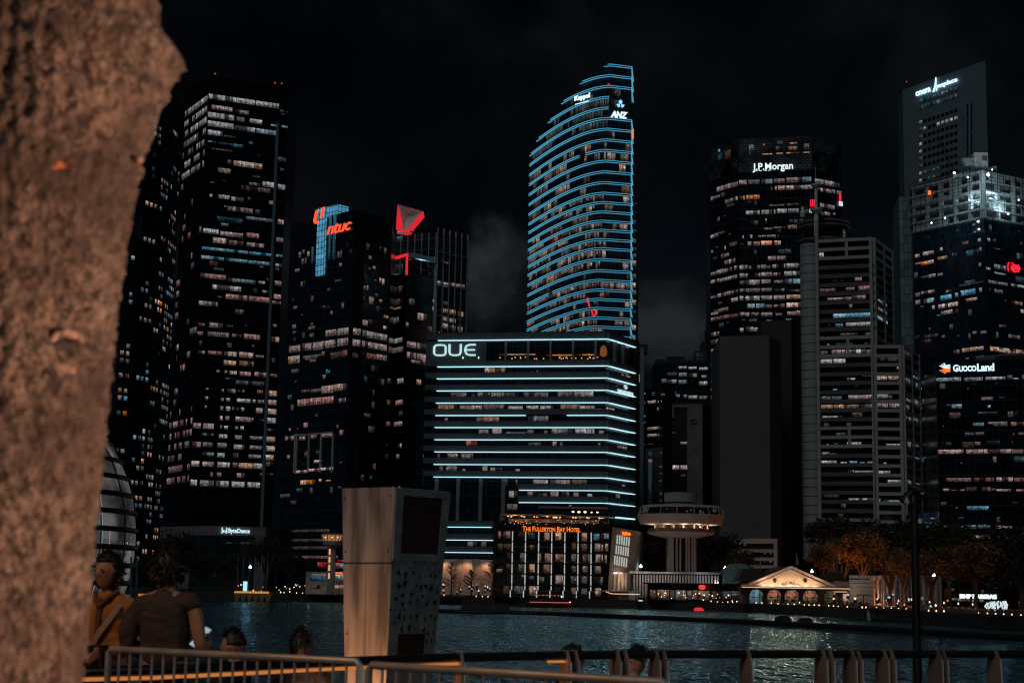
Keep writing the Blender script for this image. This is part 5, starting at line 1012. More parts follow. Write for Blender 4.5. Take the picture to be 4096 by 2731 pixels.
for x, y, r, s in ((835, 302, .3, 1), (870, 308, .3, 1), (980, 302, .3, 1), (1008, 310, .3, 1), (1115, 310, .25, 1), (1143, 313, .25, 1), (1255, 312, .25, 1), (1325, 316, .4, 1), (1350, 316, .4, 1), (1390, 315, .3, 1), (1530, 318, .3, 1), (1558, 320, .3, 1), (1680, 320, .3, 1), (1700, 322, .25, 1), (1810, 322, .3, 1), (1832, 324, .25, 1), (1530, 257, .4, 2), (1592, 259, .45, 2), (1658, 259, .45, 2), (1728, 262, .3, 2), (1790, 262, .35, 2)):
    P = at(Z8[0] + x * Z8[2], Z8[1] + y * Z8[2], 395.2); mb = MB(); mb.lathe(P, [(.02, -r * .6), (r * .8, -r * .3), (r * .8, r * .3), (.02, r * .6)], 8); HT.part('terrace_lamp', mb, emit('amber_lamp', (1, .42, .16), 1.5) if s == 1 else emit('warm_white_lamp', (1, .80, .58), 1.8))
for k in range(46):
    x = rnd.uniform(800, 1900); y = rnd.uniform(340, 392); P = at(Z8[0] + x * Z8[2], Z8[1] + y * Z8[2], 395.5); r = rnd.uniform(.08, .17); mb = MB(); mb.lathe(P, [(.01, -r), (r, 0), (.01, r)], 6); HT.part('table_lamp', mb, rnd.choice([MATS['amber_lamp'], emit('teal_lamp', (.25, .7, .9), .9), emit('dim_candle', (.7, .3, .12), .8)]))
for x in (900, 1250, 1600, 1850): q = at(Z8[0] + x * Z8[2], Z8[1] + 320 * Z8[2], 398); lamp('terrace_glow', q, (1, .52, .28), 260, .5)
# leaning entrance block of the hotel
def Pz(x, y, d): return at(Z8[0] + x * Z8[2], Z8[1] + y * Z8[2], d)
EB = thing('entrance_pavilion', 'leaning pale block beside the hotel with three rows of white lit louvres', 'pavilion', (Pz(2050, 1150, 390).x, 392, 2))
c0, c1, c2, c3 = Pz(1950, 380, 389), Pz(2215, 462, 396), Pz(2165, 1160, 396), Pz(1895, 1135, 389)
c2.z = c3.z = 1.9
m = MB(); bk = Vector((3, 14, 0)); m.hexa([c3, c2, c2 + bk, c3 + bk], [Vector((c0.x, c0.y, c1.z + .6)), c1, c1 + bk, Vector((c0.x, c0.y, c1.z + .6)) + bk]); 
m.build('wall', solid('pavilion_cladding', (.20, .17, .15), .8, scale=.5, vary=.15), EB)
def Q(a, b_, off=.0):
    top = Vector((c0.x, c0.y, c1.z + .6)).lerp(c1, a); bot = c3.lerp(c2, a); q = top.lerp(bot, b_); return q + Vector((.6, -.8, 0)).normalized() * off
def inv(x, y):
    # photographed point to (a, b) on the leaning front
    best = None
    lo = [0, 1, 0, 1]
    for it in range(7):
        for i in range(7):
            for j in range(7):
                a = lo[0] + (lo[1] - lo[0]) * i / 6; b_ = lo[2] + (lo[3] - lo[2]) * j / 6; q = px(Q(a, b_)); e = (q[0] - x) ** 2 + (q[1] - y) ** 2
                if best is None or e < best[0]: best = (e, a, b_)
        wa = (lo[1] - lo[0]) / 4; wb = (lo[3] - lo[2]) / 4; lo = [best[1] - wa, best[1] + wa, best[2] - wb, best[2] + wb]
    return best[1], best[2]
def pq(mb, pts, off):
    L = [inv(Z8[0] + x * Z8[2], Z8[1] + y * Z8[2]) for x, y in pts]; A = [Q(a, b_, .02) for a, b_ in L]; B_ = [Q(a, b_, off) for a, b_ in L]; mb.hexa([A[3], A[2], A[1], A[0]], [B_[3], B_[2], B_[1], B_[0]])
for r0, (xa, ya, yb2) in enumerate(((1997, 503, 598), (1987, 612, 706), (1970, 724, 822))):
    for k in range(6):
        x = xa + k * 25; y = ya + k * 5; m = MB(); pq(m, [(x, y), (x + 9, y + 1), (x + 3, yb2 + k * 5), (x - 6, yb2 + k * 5)], .25); m.build('louvre_light', emit('louvre_white', (.40, .41, .39), 1.0), EB)
m = MB(); pq(m, [(1962, 905), (2090, 912), (2080, 1112), (1950, 1108)], .3); en = m.build('entrance', solid('entrance_stone', (.55, .43, .33), .7), EB)
for x in (1985, 2025, 2062): m = MB(); pq(m, [(x, 908), (x + 20, 910), (x + 16, 1110), (x - 6, 1110)], .9); m.build('column', solid('entrance_column', (.6, .5, .4), .7), EB)
m = MB(); pq(m, [(1962, 902), (2040, 906), (2038, 922), (1960, 918)], .7); m.build('entrance_light', emit('warm_white_lamp', (1, .80, .58), 1.8), EB)
q = Q(*inv(Z8[0] + 2010 * Z8[2], Z8[1] + 960 * Z8[2]), 3.0); lamp('entrance_glow', q, (1, .66, .42), 160, .4)
q = Q(*inv(Z8[0] + 2100 * Z8[2], Z8[1] + 700 * Z8[2]), 9.0); lamp('pavilion_glow', q, (1, .78, .6), 190, 1)
a, b_ = inv(Z8[0] + 2045 * Z8[2], Z8[1] + 462 * Z8[2]); m = MB(); g = text_geo('The Fullerton', .03)
Vx = max(v[0] for v in g[0]); tx = [(2047, 462), (2136, 478), (2133, 514), (2045, 500)]
fcs = Face((Q(*inv(Z8[0] + 2047 * Z8[2], 2130), .5).x, Q(*inv(Z8[0] + 2047 * Z8[2], 2130), .5).y), (Q(*inv(Z8[0] + 2136 * Z8[2], 2130), .5).x, Q(*inv(Z8[0] + 2136 * Z8[2], 2130), .5).y)); put_sign(g, fcs, Z8[0] + 2047 * Z8[2], Z8[1] + 466 * Z8[2], Z8[0] + 2136 * Z8[2], Z8[1] + 506 * Z8[2], MATS['sign_deep_orange'], EB, 'sign', off=.2)
m = MB()
for (xa, ya), (xb, yb2) in (((1880, 1110), (1945, 1132)), ((1945, 1132), (2240, 1138))): m.beam(Pz(xa, ya, 386), Pz(xb, yb2, 386), .22, .18)
m.build('canopy_light', emit('warm_strip', (1, .62, .36), .9), EB)
m = MB(); m.box(Pz(2060, 1130, 389) + Vector((1, 0, .6)), (13, 4, .25)); 
for x in (2140, 2172): m.box(Pz(x, 1165, 387), (.6, .6, 2.6))
m.build('canopy', CONC_P, EB)
# ---- round restaurant tower
d = 402; def_ = Z10
ct = at(2723, 2200, d); cx, cy = ct.x, d
def zz_(y): return at(2723, 1900 + y * .3826, d).z
RT = thing('lookout_tower', 'concrete tower carrying a wide round glazed restaurant deck lit from below', 'tower', (cx, cy, 2))
WC = solid('tower_white', (.36, .32, .28), .8, scale=.4, vary=.12); GS = solid('deck_glass', (.01, .01, .012), .1)
k_ = d / F / (1 / .3826)
def rr(zx): return zx * .3826 * d / F
m = MB(); m.lathe((cx, cy, 0), [(rr(150), zz_(330)), (rr(165), zz_(312)), (rr(165), zz_(300))], 32); m.lathe((cx, cy, 0), [(rr(172), zz_(285)), (rr(172), zz_(186))], 32, smooth=True); m.build('drum', solid('drum_ribbed', (.26, .30, .31), .7, scale=1.5), RT)
m = MB(); n = 16
m.lathe((cx, cy, 0), [(rr(330), zz_(525)), (rr(425), zz_(515)), (rr(440), zz_(478)), (rr(462), zz_(425)), (rr(462), zz_(418))], n, smooth=False, a0=.2); m.lathe((cx, cy, 0), [(rr(425), zz_(350)), (rr(425), zz_(345)), (rr(400), zz_(322)), (rr(140), zz_(316))], n, smooth=False, a0=.2); m.build('upper_deck', WC, RT)
m = MB(); m.lathe((cx, cy, 0), [(rr(445), zz_(425)), (rr(418), zz_(346))], n, smooth=False, a0=.2); m.build('glazing', GS, RT)
m = MB()
for i in range(n):
    a = .2 + 6.2832 * i / n; ca, sa = math.cos(a), math.sin(a); m.beam((cx + rr(452) * ca, cy + rr(452) * sa, zz_(420)), (cx + rr(424) * ca, cy + rr(424) * sa, zz_(345)), .18)
m.build('mullion', WC, RT)
for i in range(40):
    a = math.pi + math.pi * (i + .5) / 40
    if rnd.random() < .42:
        r = rr(441); z = zz_(rnd.uniform(370, 410)); q = Vector((cx + r * math.cos(a), cy + r * math.sin(a), z)); m = MB(); m.box(q, (rnd.uniform(.15, .5), .15, rnd.uniform(.2, 1.0)), a + math.pi / 2); m.build('window_light', winmat(rnd.choice(['w', 'w-', 'a', 'a-', 'p'])), RT)
m = MB(); m.lathe((cx, cy, 0), [(rr(250), zz_(600)), (rr(250), zz_(520))], n, smooth=False); m.build('inner_wall', solid('inner_wall_dark', (.05, .04, .035), .6), RT)
for a_ in (3.3, 3.9, 4.35, 4.7, 5.1, 5.5, 6.0):
    m = MB(); m.tube([(cx + rr(275) * math.cos(a_), cy + rr(275) * math.sin(a_), zz_(590)), (cx + rr(275) * math.cos(a_), cy + rr(275) * math.sin(a_), zz_(518))], .28, 8); m.build('column', WC, RT)
m = MB(); m.lathe((cx, cy, 0), [(rr(160), zz_(660)), (rr(330), zz_(622)), (rr(352), zz_(606)), (rr(352), zz_(598))], n, smooth=False, a0=.2); m.build('lower_deck', WC, RT)
m = MB(); m.lathe((cx, cy, 0), [(rr(348), zz_(598)), (rr(345), zz_(562))], n, smooth=False, a0=.2); m.build('balustrade', solid('balustrade_glass', (.12, .11, .10), .3), RT)
m = MB()
for dx in (-115, 115): m.box((cx + rr(dx), cy - 1.2, (zz_(650) + 2) / 2), (rr(56), 5, zz_(650) - 2))
for dx in (-58, -22, 42, 66): m.box((cx + rr(dx), cy - 2.2, (zz_(650) + 2) / 2), (rr(18), 4, zz_(650) - 2))
m.build('shaft', WC, RT); m = MB(); m.box((cx + rr(8), cy - .3, (zz_(650) + 2) / 2), (rr(160), 3, zz_(650) - 2)); m.build('shaft_window', glass_wall('shaft_glass', (.006, .007, .008), (.06, .06, .06), .6, 1.0, .08), RT)
for dx, dy, s in ((-190, 515, .25), (-52, 515, .25), (100, 512, .5), (172, 545, .4), (215, 520, .2)):
    a_ = -math.acos(max(-1, min(1, dx / 300))); q = Vector((cx + rr(dx), cy - rr(300) * abs(math.sin(a_)), zz_(dy))); m = MB(); m.lathe(q, [(.02, -s * .6), (s * .6, 0), (.02, s * .6)], 8); m.build('ceiling_lamp', MATS['warm_white_lamp'], RT)
for a_ in (3.5, 4.2, 4.7, 5.2, 5.9): lamp('deck_glow', (cx + rr(325) * math.cos(a_), cy + rr(325) * math.sin(a_), zz_(556)), (1, .74, .52), 200, .3)
for k in range(14): a_ = 3.3 + k * .21; m = MB(); q = Vector((cx + rr(255) * math.cos(a_), cy + rr(255) * math.sin(a_), zz_(rnd.uniform(540, 560)))); m.box(q, (.5, .2, rnd.uniform(.3, 1.0)), a_ + 1.57); m.build('bar_light', winmat(rnd.choice(['a+', 'r', 'p', 'o', 'a'])), RT)
for s_ in (-1, 1): lamp('shaft_light', (cx + s_ * 7, cy - 16, 6), (1, .82, .68), 380, .5)
# ---- gabled pier building with lit arches
d = 352
def Pc(x, y, dd=352): return at(x, y, dd)
CP = thing('pier_building', 'cream gabled pier hall with a fan window, glowing eaves and lit arches on the water', 'pier hall', (Pc(3159, 2400).x, 352, 1.9))
CREAM = solid('cream_stucco', (.60, .50, .40), .8, scale=.4, vary=.1)
ap = Pc(3159, 2269); el = Pc(3000, 2334); er = Pc(3326, 2346); ze = (el.z + er.z) / 2; X0, X1 = el.x, er.x; XA = (X0 + X1) / 2
m = MB(); m.face([(X0 + 1, d, ze - 1), (X1 - 1, d, ze - 1), (X1 - 1, d, ze), (XA, d, ap.z - .3), (X0 + 1, d, ze)]); m.face([(X1 - 1, d + .8, ze - 1), (X0 + 1, d + .8, ze - 1), (X0 + 1, d + .8, ze), (XA, d + .8, ap.z - .3), (X1 - 1, d + .8, ze)]); m.build('gable', CREAM, CP)
m = MB()
for xa in (X0 - .4, X1 + .4): m.beam((xa, d - .7, ze), (XA, d - .7, ap.z + .15), .5, .5)
m.build('gable_trim', solid('trim_white', (.75, .66, .56), .6), CP)
m = MB(); RFm = solid('pier_roof', (.06, .045, .035), .8)
m.face([(X0 - .4, d - .5, ze + .2), (XA, d - .5, ap.z + .35), (XA, d + 22, ap.z + .35), (X0 - .4, d + 22, ze + .2)]); m.face([(XA, d - .5, ap.z + .35), (X1 + .4, d - .5, ze + .2), (X1 + .4, d + 22, ze + .2), (XA, d + 22, ap.z + .35)]); m.build('roof', RFm, CP)
m = MB(); m.box(((X0 + X1) / 2, d - .6, ze - .45), (X1 - X0 + 4, 1.6, .9)); m.build('eave_band', solid('eave_white', (.75, .70, .62), .6), CP)
fan = [polyshape(arc(0, 0, 1, .62, 0, 180, 18))]
fc = Face((X0, d), (X1, d)); xm0, xm1 = 3113, 3208
V = polyshape(arc(0, 0, 1, 1, 0, 180, 20)); put_sign(V, fc, xm0, 2324, xm1, 2343, solid('fan_frame', (.7, .62, .54), .6), CP, 'fan_window', off=.15, thick=.2)
panes = []
for k in range(7):
    a0_ = 8 + k * 24; a1_ = a0_ + 19; o_ = arc(0, 0, .9, .9, a0_, a1_, 4); i_ = arc(0, 0, .45, .45, a1_, a0_, 4); panes.append(polyshape(o_ + i_))
put_sign(panes, fc, xm0, 2324, xm1, 2343, solid('fan_glass', (.10, .06, .05), .3), CP, 'fan_pane', off=.32, thick=.1, box=(-1, 0, 1, 1))
zl = Pc(3159, 2351).z; x0l = Pc(2951, 2345).x; x1l = Pc(3376, 2362).x
m = MB(); m.box(((x0l + x1l) / 2, d - 3.2, zl + .1), (x1l - x0l, 5.5, .3)); m.build('canopy', solid('canopy_dark', (.05, .035, .03), .7), CP)
m = MB(); m.box(((x0l + x1l) / 2, d - 6.02, zl + .05), (x1l - x0l, .1, .14)); m.build('canopy_light', emit('warm_strip', (1, .62, .36), .9), CP)
for k in range(9): lamp('eave_light', (X0 + (X1 - X0) * (k + .5) / 9, d - 1.0, ze - 1.35), (1, .64, .40), 210, .15)
for k in range(7): lamp('gable_light', (X0 + (X1 - X0) * (k + 1.5) / 9.6, d - 1.6, ze + .35), (1, .62, .38), 110, .2)
for x in (3099, 3221): q = Pc(x, 2318, d - .6); m = MB(); m.lathe(q, [(.25, -.6), (.45, 0), (.2, .4)], 8); m.build('wall_lamp', METAL_D, CP)
# arcade
def arch_glass(name, c_):
    m, t, out = newmat(name); T = NT(t); uv = T.n('UVMap'); sp = T.n('SeparateXYZ'); T.l(uv.outputs[0], sp.inputs[0]); nz = T.n('TexNoise'); nz.inputs['Scale'].default_value = .9; T.l(uv.outputs[0], nz.inputs['Vector'])
    g1 = T.math('GREATER_THAN', T.math('FRACT', T.math('DIVIDE', sp.outputs[0], 1.15)), .1); g2 = T.math('GREATER_THAN', T.math('FRACT', T.math('DIVIDE', sp.outputs[1], 1.6)), .08)
    e = T.n('Emission'); e.inputs[0].default_value = c4(c_); T.l(T.math('MULTIPLY', T.math('MULTIPLY', g1, g2), T.math('MULTIPLY', T.ramp(nz.outputs[0], .35, .65, .35, 1.3), T.ramp(sp.outputs[1], 2.0, 4.2, .45, 1.1))), e.inputs[1]); T.l(e.outputs[0], out.inputs[0]); m.cycles.emission_sampling = 'NONE'; return m
AG = arch_glass('arch_glass_warm', (.21, .125, .075)); AGd = arch_glass('arch_glass_dim', (.06, .045, .035)); AGb = arch_glass('arch_glass_blue', (.10, .20, .27))
zb, ztop_ = 1.9, zl - .1
aw = MB(); zo = Pc(3159, 2357).z
arches = [(3063, 3116), (3131, 3190), (3204, 3263), (3290, 3340), (2992, 3045)]
edges = sorted(arches); xs0 = Pc(2951, 2400).x; cur = xs0
for a, b_ in edges:
    xa, xb = Pc(a, 2390).x, Pc(b_, 2390).x; aw.box(((cur + xa) / 2, d - 2, (zb + ztop_) / 2), (xa - cur, .8, ztop_ - zb)); rad = (xb - xa) / 2; xc = (xa + xb) / 2; zs = zo - rad
    pts = [(xc + rad * math.cos(R(180 - 180 * i / 12)), zs + rad * math.sin(R(180 - 180 * i / 12))) for i in range(13)]
    for (xp, zp), (xq, zq) in zip(pts, pts[1:]): aw.hexa([(xp, d - 2.4, zp), (xq, d - 2.4, zq), (xq, d - 1.6, zq), (xp, d - 1.6, zp)], [(xp, d - 2.4, ztop_), (xq, d - 2.4, ztop_), (xq, d - 1.6, ztop_), (xp, d - 1.6, ztop_)])
    cur = xb
xe = Pc(3395, 2400).x; aw.box(((cur + xe) / 2, d - 2, (zb + ztop_) / 2), (xe - cur, .8, ztop_ - zb)); aw.build('arcade_wall', solid('arcade_grey', (.16, .13, .12), .85), CP)
for i, (a, b_) in enumerate(arches):
    xa, xb = Pc(a, 2390).x, Pc(b_, 2390).x; m = MB(); fz_ = Face((xa, d - .9), (xb, d - .9)); fz_.block(m, 0, fz_.L, zb, zo, .0, .1); m.build('arch_window', [AG, AG, AG, AGd, AGb][i], CP)
    if i < 3:
        for s_ in (.33, .72): q = Vector((xa + (xb - xa) * s_, d - 1.3, zb + 2.0)); m = MB(); m.lathe(q, [(.03, -.3), (.22, -.1), (.22, .15), (.03, .32)], 8); m.build('red_lantern', emit('red_lantern_glow', (.85, .06, .04), 1.0), CP)
# stepped side roofs and the wing to the right
m = MB(); q = Pc(3000, 2290, d + 9)
for k in range(5): m.box((q.x + 2 - k * .5, d + 12, ze + 1 + k * .55), (10 + k * 1.4 - k * 3, 8, .55))
m.build('stepped_roof', RFm, CP); m = MB(); q2 = Pc(3335, 2310, d + 9)
for k in range(5): m.box((q2.x - 1 + k * .4, d + 12, ze + .6 + k * .55), (7 - k * 1.1, 8, .55))
m.build('stepped_roof', RFm, CP)
WGc = Bld('pier_wing', 'low cream wing with pale quoins joined to the right of the gabled pier hall', [(3340, 2324, 350), (3498, 2330, 345)], 12, solid('wing_stucco', (.19, .155, .13), .8, scale=.5), 'building', z0=1.9)
f = WGc.faces[0]; m = MB(); f.block(m, f.L - 5.4, f.L - .02, 1.95, WGc.z1 - .2, .02, .35)
for k in range(7): f.block(m, f.L - 5.5, f.L - .01, 2.2 + k * .9, 2.85 + k * .9, .3, .5)
WGc.part('quoin', m, CONC_P); m = MB(); f.block(m, 0, f.L - 5.5, WGc.z1 - 2.6, WGc.z1 - 2.3, .02, 1.3); WGc.part('canopy', m, METAL_D); m = MB(); f.block(m, .2, f.L - 5.8, WGc.z1 - 2.28, WGc.z1 - 2.14, 1.1, 1.25); WGc.part('canopy_light', m, MATS['warm_strip'])
u = f.hit(3394, 2400)[0]; m = MB(); f.block(m, u - 1.2, u + 1.2, 2, 4.4, .02, .3, uv0=12); WGc.part('doorway', m, winmat('a+')); m = MB(); f.block(m, u - 1.5, u + 1.5, 1.95, 4.8, .01, .1); WGc.part('door_frame', m, CONC_P)
q = f.P(f.hit(3420, 2370)[0], 5, 3); lamp('wing_light', q, (1, .7, .45), 60, .3)
# ---- glazed restaurant on the quay
RS = Bld('restaurant', 'long low glazed waterside restaurant with a flat dark roof and warm lamps inside', [(2592, 2335, 381), (2980, 2344, 362)], 9, solid('restaurant_dark', (.012, .011, .01), .4), 'restaurant', z0=1.9)
RS.rows(0, Z10, "262 1195 330 95 a=;340 1195 460 95 a-;470 1200 520 95 p=;530 1200 640 100 a-;650 1205 700 90 p-;708 1200 760 95 a-;770 1205 890 95 a-;905 1210 960 80 a=;970 1210 1110 75 w=;1115 1210 1240 80 w=", bay=4, gap=.15); RS.done()
f = RS.faces[0]; m = MB(); f.block(m, -.4, f.L + .4, RS.z1, RS.z1 + .35, -8, 1.4); RS.part('roof', m, METAL_D)
for k in range(26):
    x = rnd.uniform(270, 1100); y = rnd.uniform(1215, 1290); u, z, _ = f.hit(2500 + x * .3826, 1900 + y * .3826); m = MB(); r = rnd.uniform(.1, .22); m.lathe(f.P(u, z, .35), [(.01, -r), (r, 0), (.01, r)], 6); RS.part('pendant_lamp', m, rnd.choice([MATS['amber_lamp'], MATS['warm_white_lamp'], MATS['dim_candle']]))
u, z, _ = f.hit(2500 + 830 * .3826, 1900 + 1168 * .3826); m = MB(); m.lathe(f.P(u, z, .9), [(.3, -.6), (.75, -.35), (.75, .35), (.3, .6)], 12); RS.part('red_lantern', m, emit('red_lantern_glow', (.85, .06, .04), 1.0))
WK = Bld('covered_walkway', 'pale columned covered walkway behind the glazed restaurant and round deck tower', [(2533, 2292, 394), (2878, 2300, 386)], 6, solid('walkway_dark', (.02, .018, .018), .6), 'walkway', z0=1.9)
f = WK.faces[0]; m = MB(); f.block(m, -.5, f.L + .5, WK.z1, WK.z1 + .5, -6, 1.5); WK.part('roof', m, METAL_L)
for k in range(30): u = f.L * (k + .5) / 30; m = MB(); f.block(m, u - .18, u + .18, 1.95, WK.z1 - .3, .02, .3); WK.part('column', m, CONC_P)
WK.win(0, 2873, 2316, 2880, 18, 't+', bay=9); WK.done()
lamp('walkway_light', f.P(f.L * .8, WK.z1 - 1, 3), (.9, .9, 1), 90, .3); lamp('walkway_light', f.P(f.L * .15, WK.z1 - 1, 3), (.9, .9, 1), 70, .3)
TN = Bld('tent', 'long teal canopy tent between the round deck tower and the gabled pier hall', [(2893, 2287, 384), (3012, 2290, 380)], 8, solid('tent_cloth', (.10, .18, .20), .7), 'tent', z0=1.9); m = MB(); f = TN.faces[0]; a = f.P(0, TN.z1, 0); b_ = f.P(f.L, TN.z1, 0); m.face([a, b_, b_ + Vector((-1, 4, 2)), a + Vector((2, 4, 2))]); m.face([b_ + Vector((0, 8, 0)), a + Vector((0, 8, 0)), a + Vector((2, 4, 2)), b_ + Vector((-1, 4, 2))]); m.face([a, a + Vector((2, 4, 2)), a + Vector((0, 8, 0))]); m.face([b_, b_ + Vector((0, 8, 0)), b_ + Vector((-1, 4, 2))]); TN.part('roof', m, MATS['tent_cloth'])  # teal is the cloth's own colour
# ---- pale hotel facade behind the trees

FH = Bld('hotel_facade', 'pale blue lit colonnaded stone facade glimpsed behind the orange lit trees', [(3492, 2300, 372), (3765, 2310, 352)], 12, solid('facade_stone', (.15, .18, .20), .8, scale=.5, vary=.12), 'building', z0=1.9)
f = FH.faces[0]
for k in range(12): u = f.L * (k + .5) / 12; m = MB(); m.tube([f.P(u, 2, .6), f.P(u, FH.z1 - 1, .6)], .38, 10); FH.part('column', m, MATS['facade_stone'])
ZW = (3200, 1950, .3826); FH.rows(0, ZW, "876 1125 900 40 b;965 1110 1010 20 w+;788 1100 830 50 a;1280 1140 1345 40 t+;1250 1150 1270 20 b;1040 1050 1060 30 w=;990 1150 1040 20 w;1400 1155 1450 30 p-", bay=5, off=.3); FH.done()
for x in (3520, 3580, 3660, 3710): q = f.P(f.hit(x, 2400)[0], 3.2, 5); lamp('facade_light', q, (.65, .88, 1), 45, .4)
# ---- bank lobby with its sign
BL = Bld('bank_lobby', 'low dark lobby with white letters and cold lit windows behind the trees at the right', [(3805, 2352, 330), (4160, 2366, 300)], 14, solid('lobby_dark', (.006, .007, .008), .95, spec=.05), 'building', z0=1.9)
put_sign(text_geo('BNP PARIBAS', .035), BL.faces[0], 3846, 2374, 3992, 2392, emit('sign_white', (.80, .93, .95), 1.15), BL.root, 'sign', label='white capital lettering')
BL.rows(0, ZW, "1590 1150 1640 30 b-;1650 1155 1690 30 w;1800 1165 1830 30 b;1880 1165 1920 30 w-;1700 1155 1780 30 p-;1900 1065 1925 40 p=;2020 1070 2040 40 p=;1560 1050 1620 30 k=;2290 1190 2342 90 a-", bay=4); BL.done()
# ---- customs lookout and its terrace bar
ZC = (900, 1900, .53)
def Pk(x, y, d=402): return at(ZC[0] + x * ZC[2], ZC[1] + y * ZC[2], d)
CU_ = thing('lookout_tower', 'slim concrete control tower with a flared lit cabin and glowing slit windows', 'tower', (Pk(803, 860).x, 402, 1.9)); c = Pk(803, 700)
def zk(y): return Pk(803, y).z
def rk(w): return w * .53 * 402 / F
SC_ = solid('control_tower_concrete', (.30, .26, .23), .85, scale=.4)
m = MB(); m.box((c.x, 402, (1.9 + zk(520)) / 2), (rk(56), rk(60), zk(520) - 1.9)); m.build('shaft', SC_, CU_)
m = MB(); m.lathe((c.x, 402, 0), [(rk(40), zk(540)), (rk(70), zk(525)), (rk(72), zk(496))], 8, smooth=False, a0=R(22.5)); m.lathe((c.x, 402, 0), [(rk(84), zk(452)), (rk(84), zk(445)), (rk(60), zk(438))], 8, smooth=False, a0=R(22.5)); m.build('cabin', SC_, CU_)
m = MB(); m.lathe((c.x, 402, 0), [(rk(68), zk(496)), (rk(80), zk(452))], 8, smooth=False, a0=R(22.5)); m.build('cabin_glass', emit('cabin_glow', (.42, .20, .08), .75), CU_)
m = MB()
for i in range(16): a = R(22.5) + i * .3927; m.beam((c.x + rk(71) * math.cos(a) * .97, 402 + rk(71) * math.sin(a) * .97, zk(496)), (c.x + rk(84) * math.cos(a) * .97, 402 + rk(84) * math.sin(a) * .97, zk(450)), .16)
m.build('cabin_frame', SC_, CU_)
for dx in (-48, 2, 46): m = MB(); q = Pk(805 + dx, 468, 397.2); m.lathe(q, [(.02, -.2), (.28, 0), (.02, .2)], 6); m.build('cabin_lamp', MATS['amber_lamp'], CU_)
for a, b_ in ((556, 600), (616, 660), (676, 720), (738, 780)): m = MB(); m.box((Pk(790, 700).x, 402 - rk(30) - .1, (zk(a) + zk(b_)) / 2), (rk(12), .2, zk(a) - zk(b_))); m.build('slit_window', emit('slit_glow', (.85, .42, .20), .9), CU_)
CB = Bld('bar_building', 'low white terrace bar at the foot of the control tower with red lit upper deck', [(1224, 2285, 407), (1420, 2288, 405)], 10, solid('bar_white', (.26, .25, .25), .8), 'bar', z0=1.9)
f = CB.faces[0]; CB.rows(0, ZC, "642 748 765 46 t-;825 748 905 48 t;648 828 720 26 a=;820 828 905 30 a;650 745 760 12 a;830 750 900 12 a+", bay=6); 
m = MB(); f.block(m, f.L * .42, f.L, CB.z1 + 2.6, CB.z1 + 2.8, -7, -1); 
for k in range(7): u = f.L * (.42 + .58 * k / 6); f.block(m, u - .08, min(f.L, u + .08), CB.z1, CB.z1 + 2.6, -1.2, -1.0)
CB.part('deck_roof', m, METAL_D)
for x0, x1, y, h_, st in ((700, 770, 655, 42, 'r-'), (828, 872, 660, 40, 'r'), (872, 900, 662, 40, 't+'), (850, 900, 640, 10, 'r')): CB.win(0, ZC[0] + x0 * ZC[2], ZC[1] + y * ZC[2], ZC[0] + x1 * ZC[2], h_ * ZC[2], st, off=-2.5 + 2.8)
CB.done(); put_sign(text_geo('CUSTOMS', .02), f, ZC[0] + 820 * ZC[2], ZC[1] + 729 * ZC[2], ZC[0] + 890 * ZC[2], ZC[1] + 745 * ZC[2], MATS['sign_deep_orange'], CB.root, 'sign', off=.4)
for x in (1250, 1320, 1390): lamp('bar_light', f.P(f.hit(x, 2330)[0], 3.5, 3), (1, .62, .4), 26, .2)
# ---- yellow lit landing stage on the left
PN = thing('landing_stage', 'floating landing stage with yellow lit edge and dark fenders below the left trees', 'landing stage', (Pk(200, 900, 385).x, 385, 0)); a, b_ = Pk(75, 872, 385), Pk(335, 872, 385)
m = MB(); m.box(((a.x + b_.x) / 2, 387, a.z - .2), (b_.x - a.x, 5, .4)); m.build('deck', METAL_D, PN); m = MB(); m.box(((a.x + b_.x) / 2, 384.4, a.z - .25), (b_.x - a.x, .15, .45)); m.build('edge_light', emit('yellow_edge', (.62, .26, .04), .9), PN)
for k in range(6): x = a.x + (b_.x - a.x) * (k + .3) / 5.6; m = MB(); m.hexa([(x, 384.2, .1), (x + .5, 384.2, .1), (x + .5, 386, .1), (x, 386, .1)], [(x - .6, 384.2, a.z - .5), (x + 1.2, 384.2, a.z - .5), (x + 1.2, 386, a.z - .5), (x - .6, 386, a.z - .5)]); m.build('fender', solid('fender_tan', (.30, .20, .09), .8), PN)
SG = Pk(152, 838, 390); m = MB(); m.box((SG.x, 390, SG.z), (.95, .3, 2.4)); tag(m.build('lit_sign', emit('sign_cyan_panel', (.35, .75, 1.0), 1.2)), 'small upright cyan lit panel standing on the landing stage', 'sign'); bpy.data.objects['lit_sign'].location = (0, 0, 0)
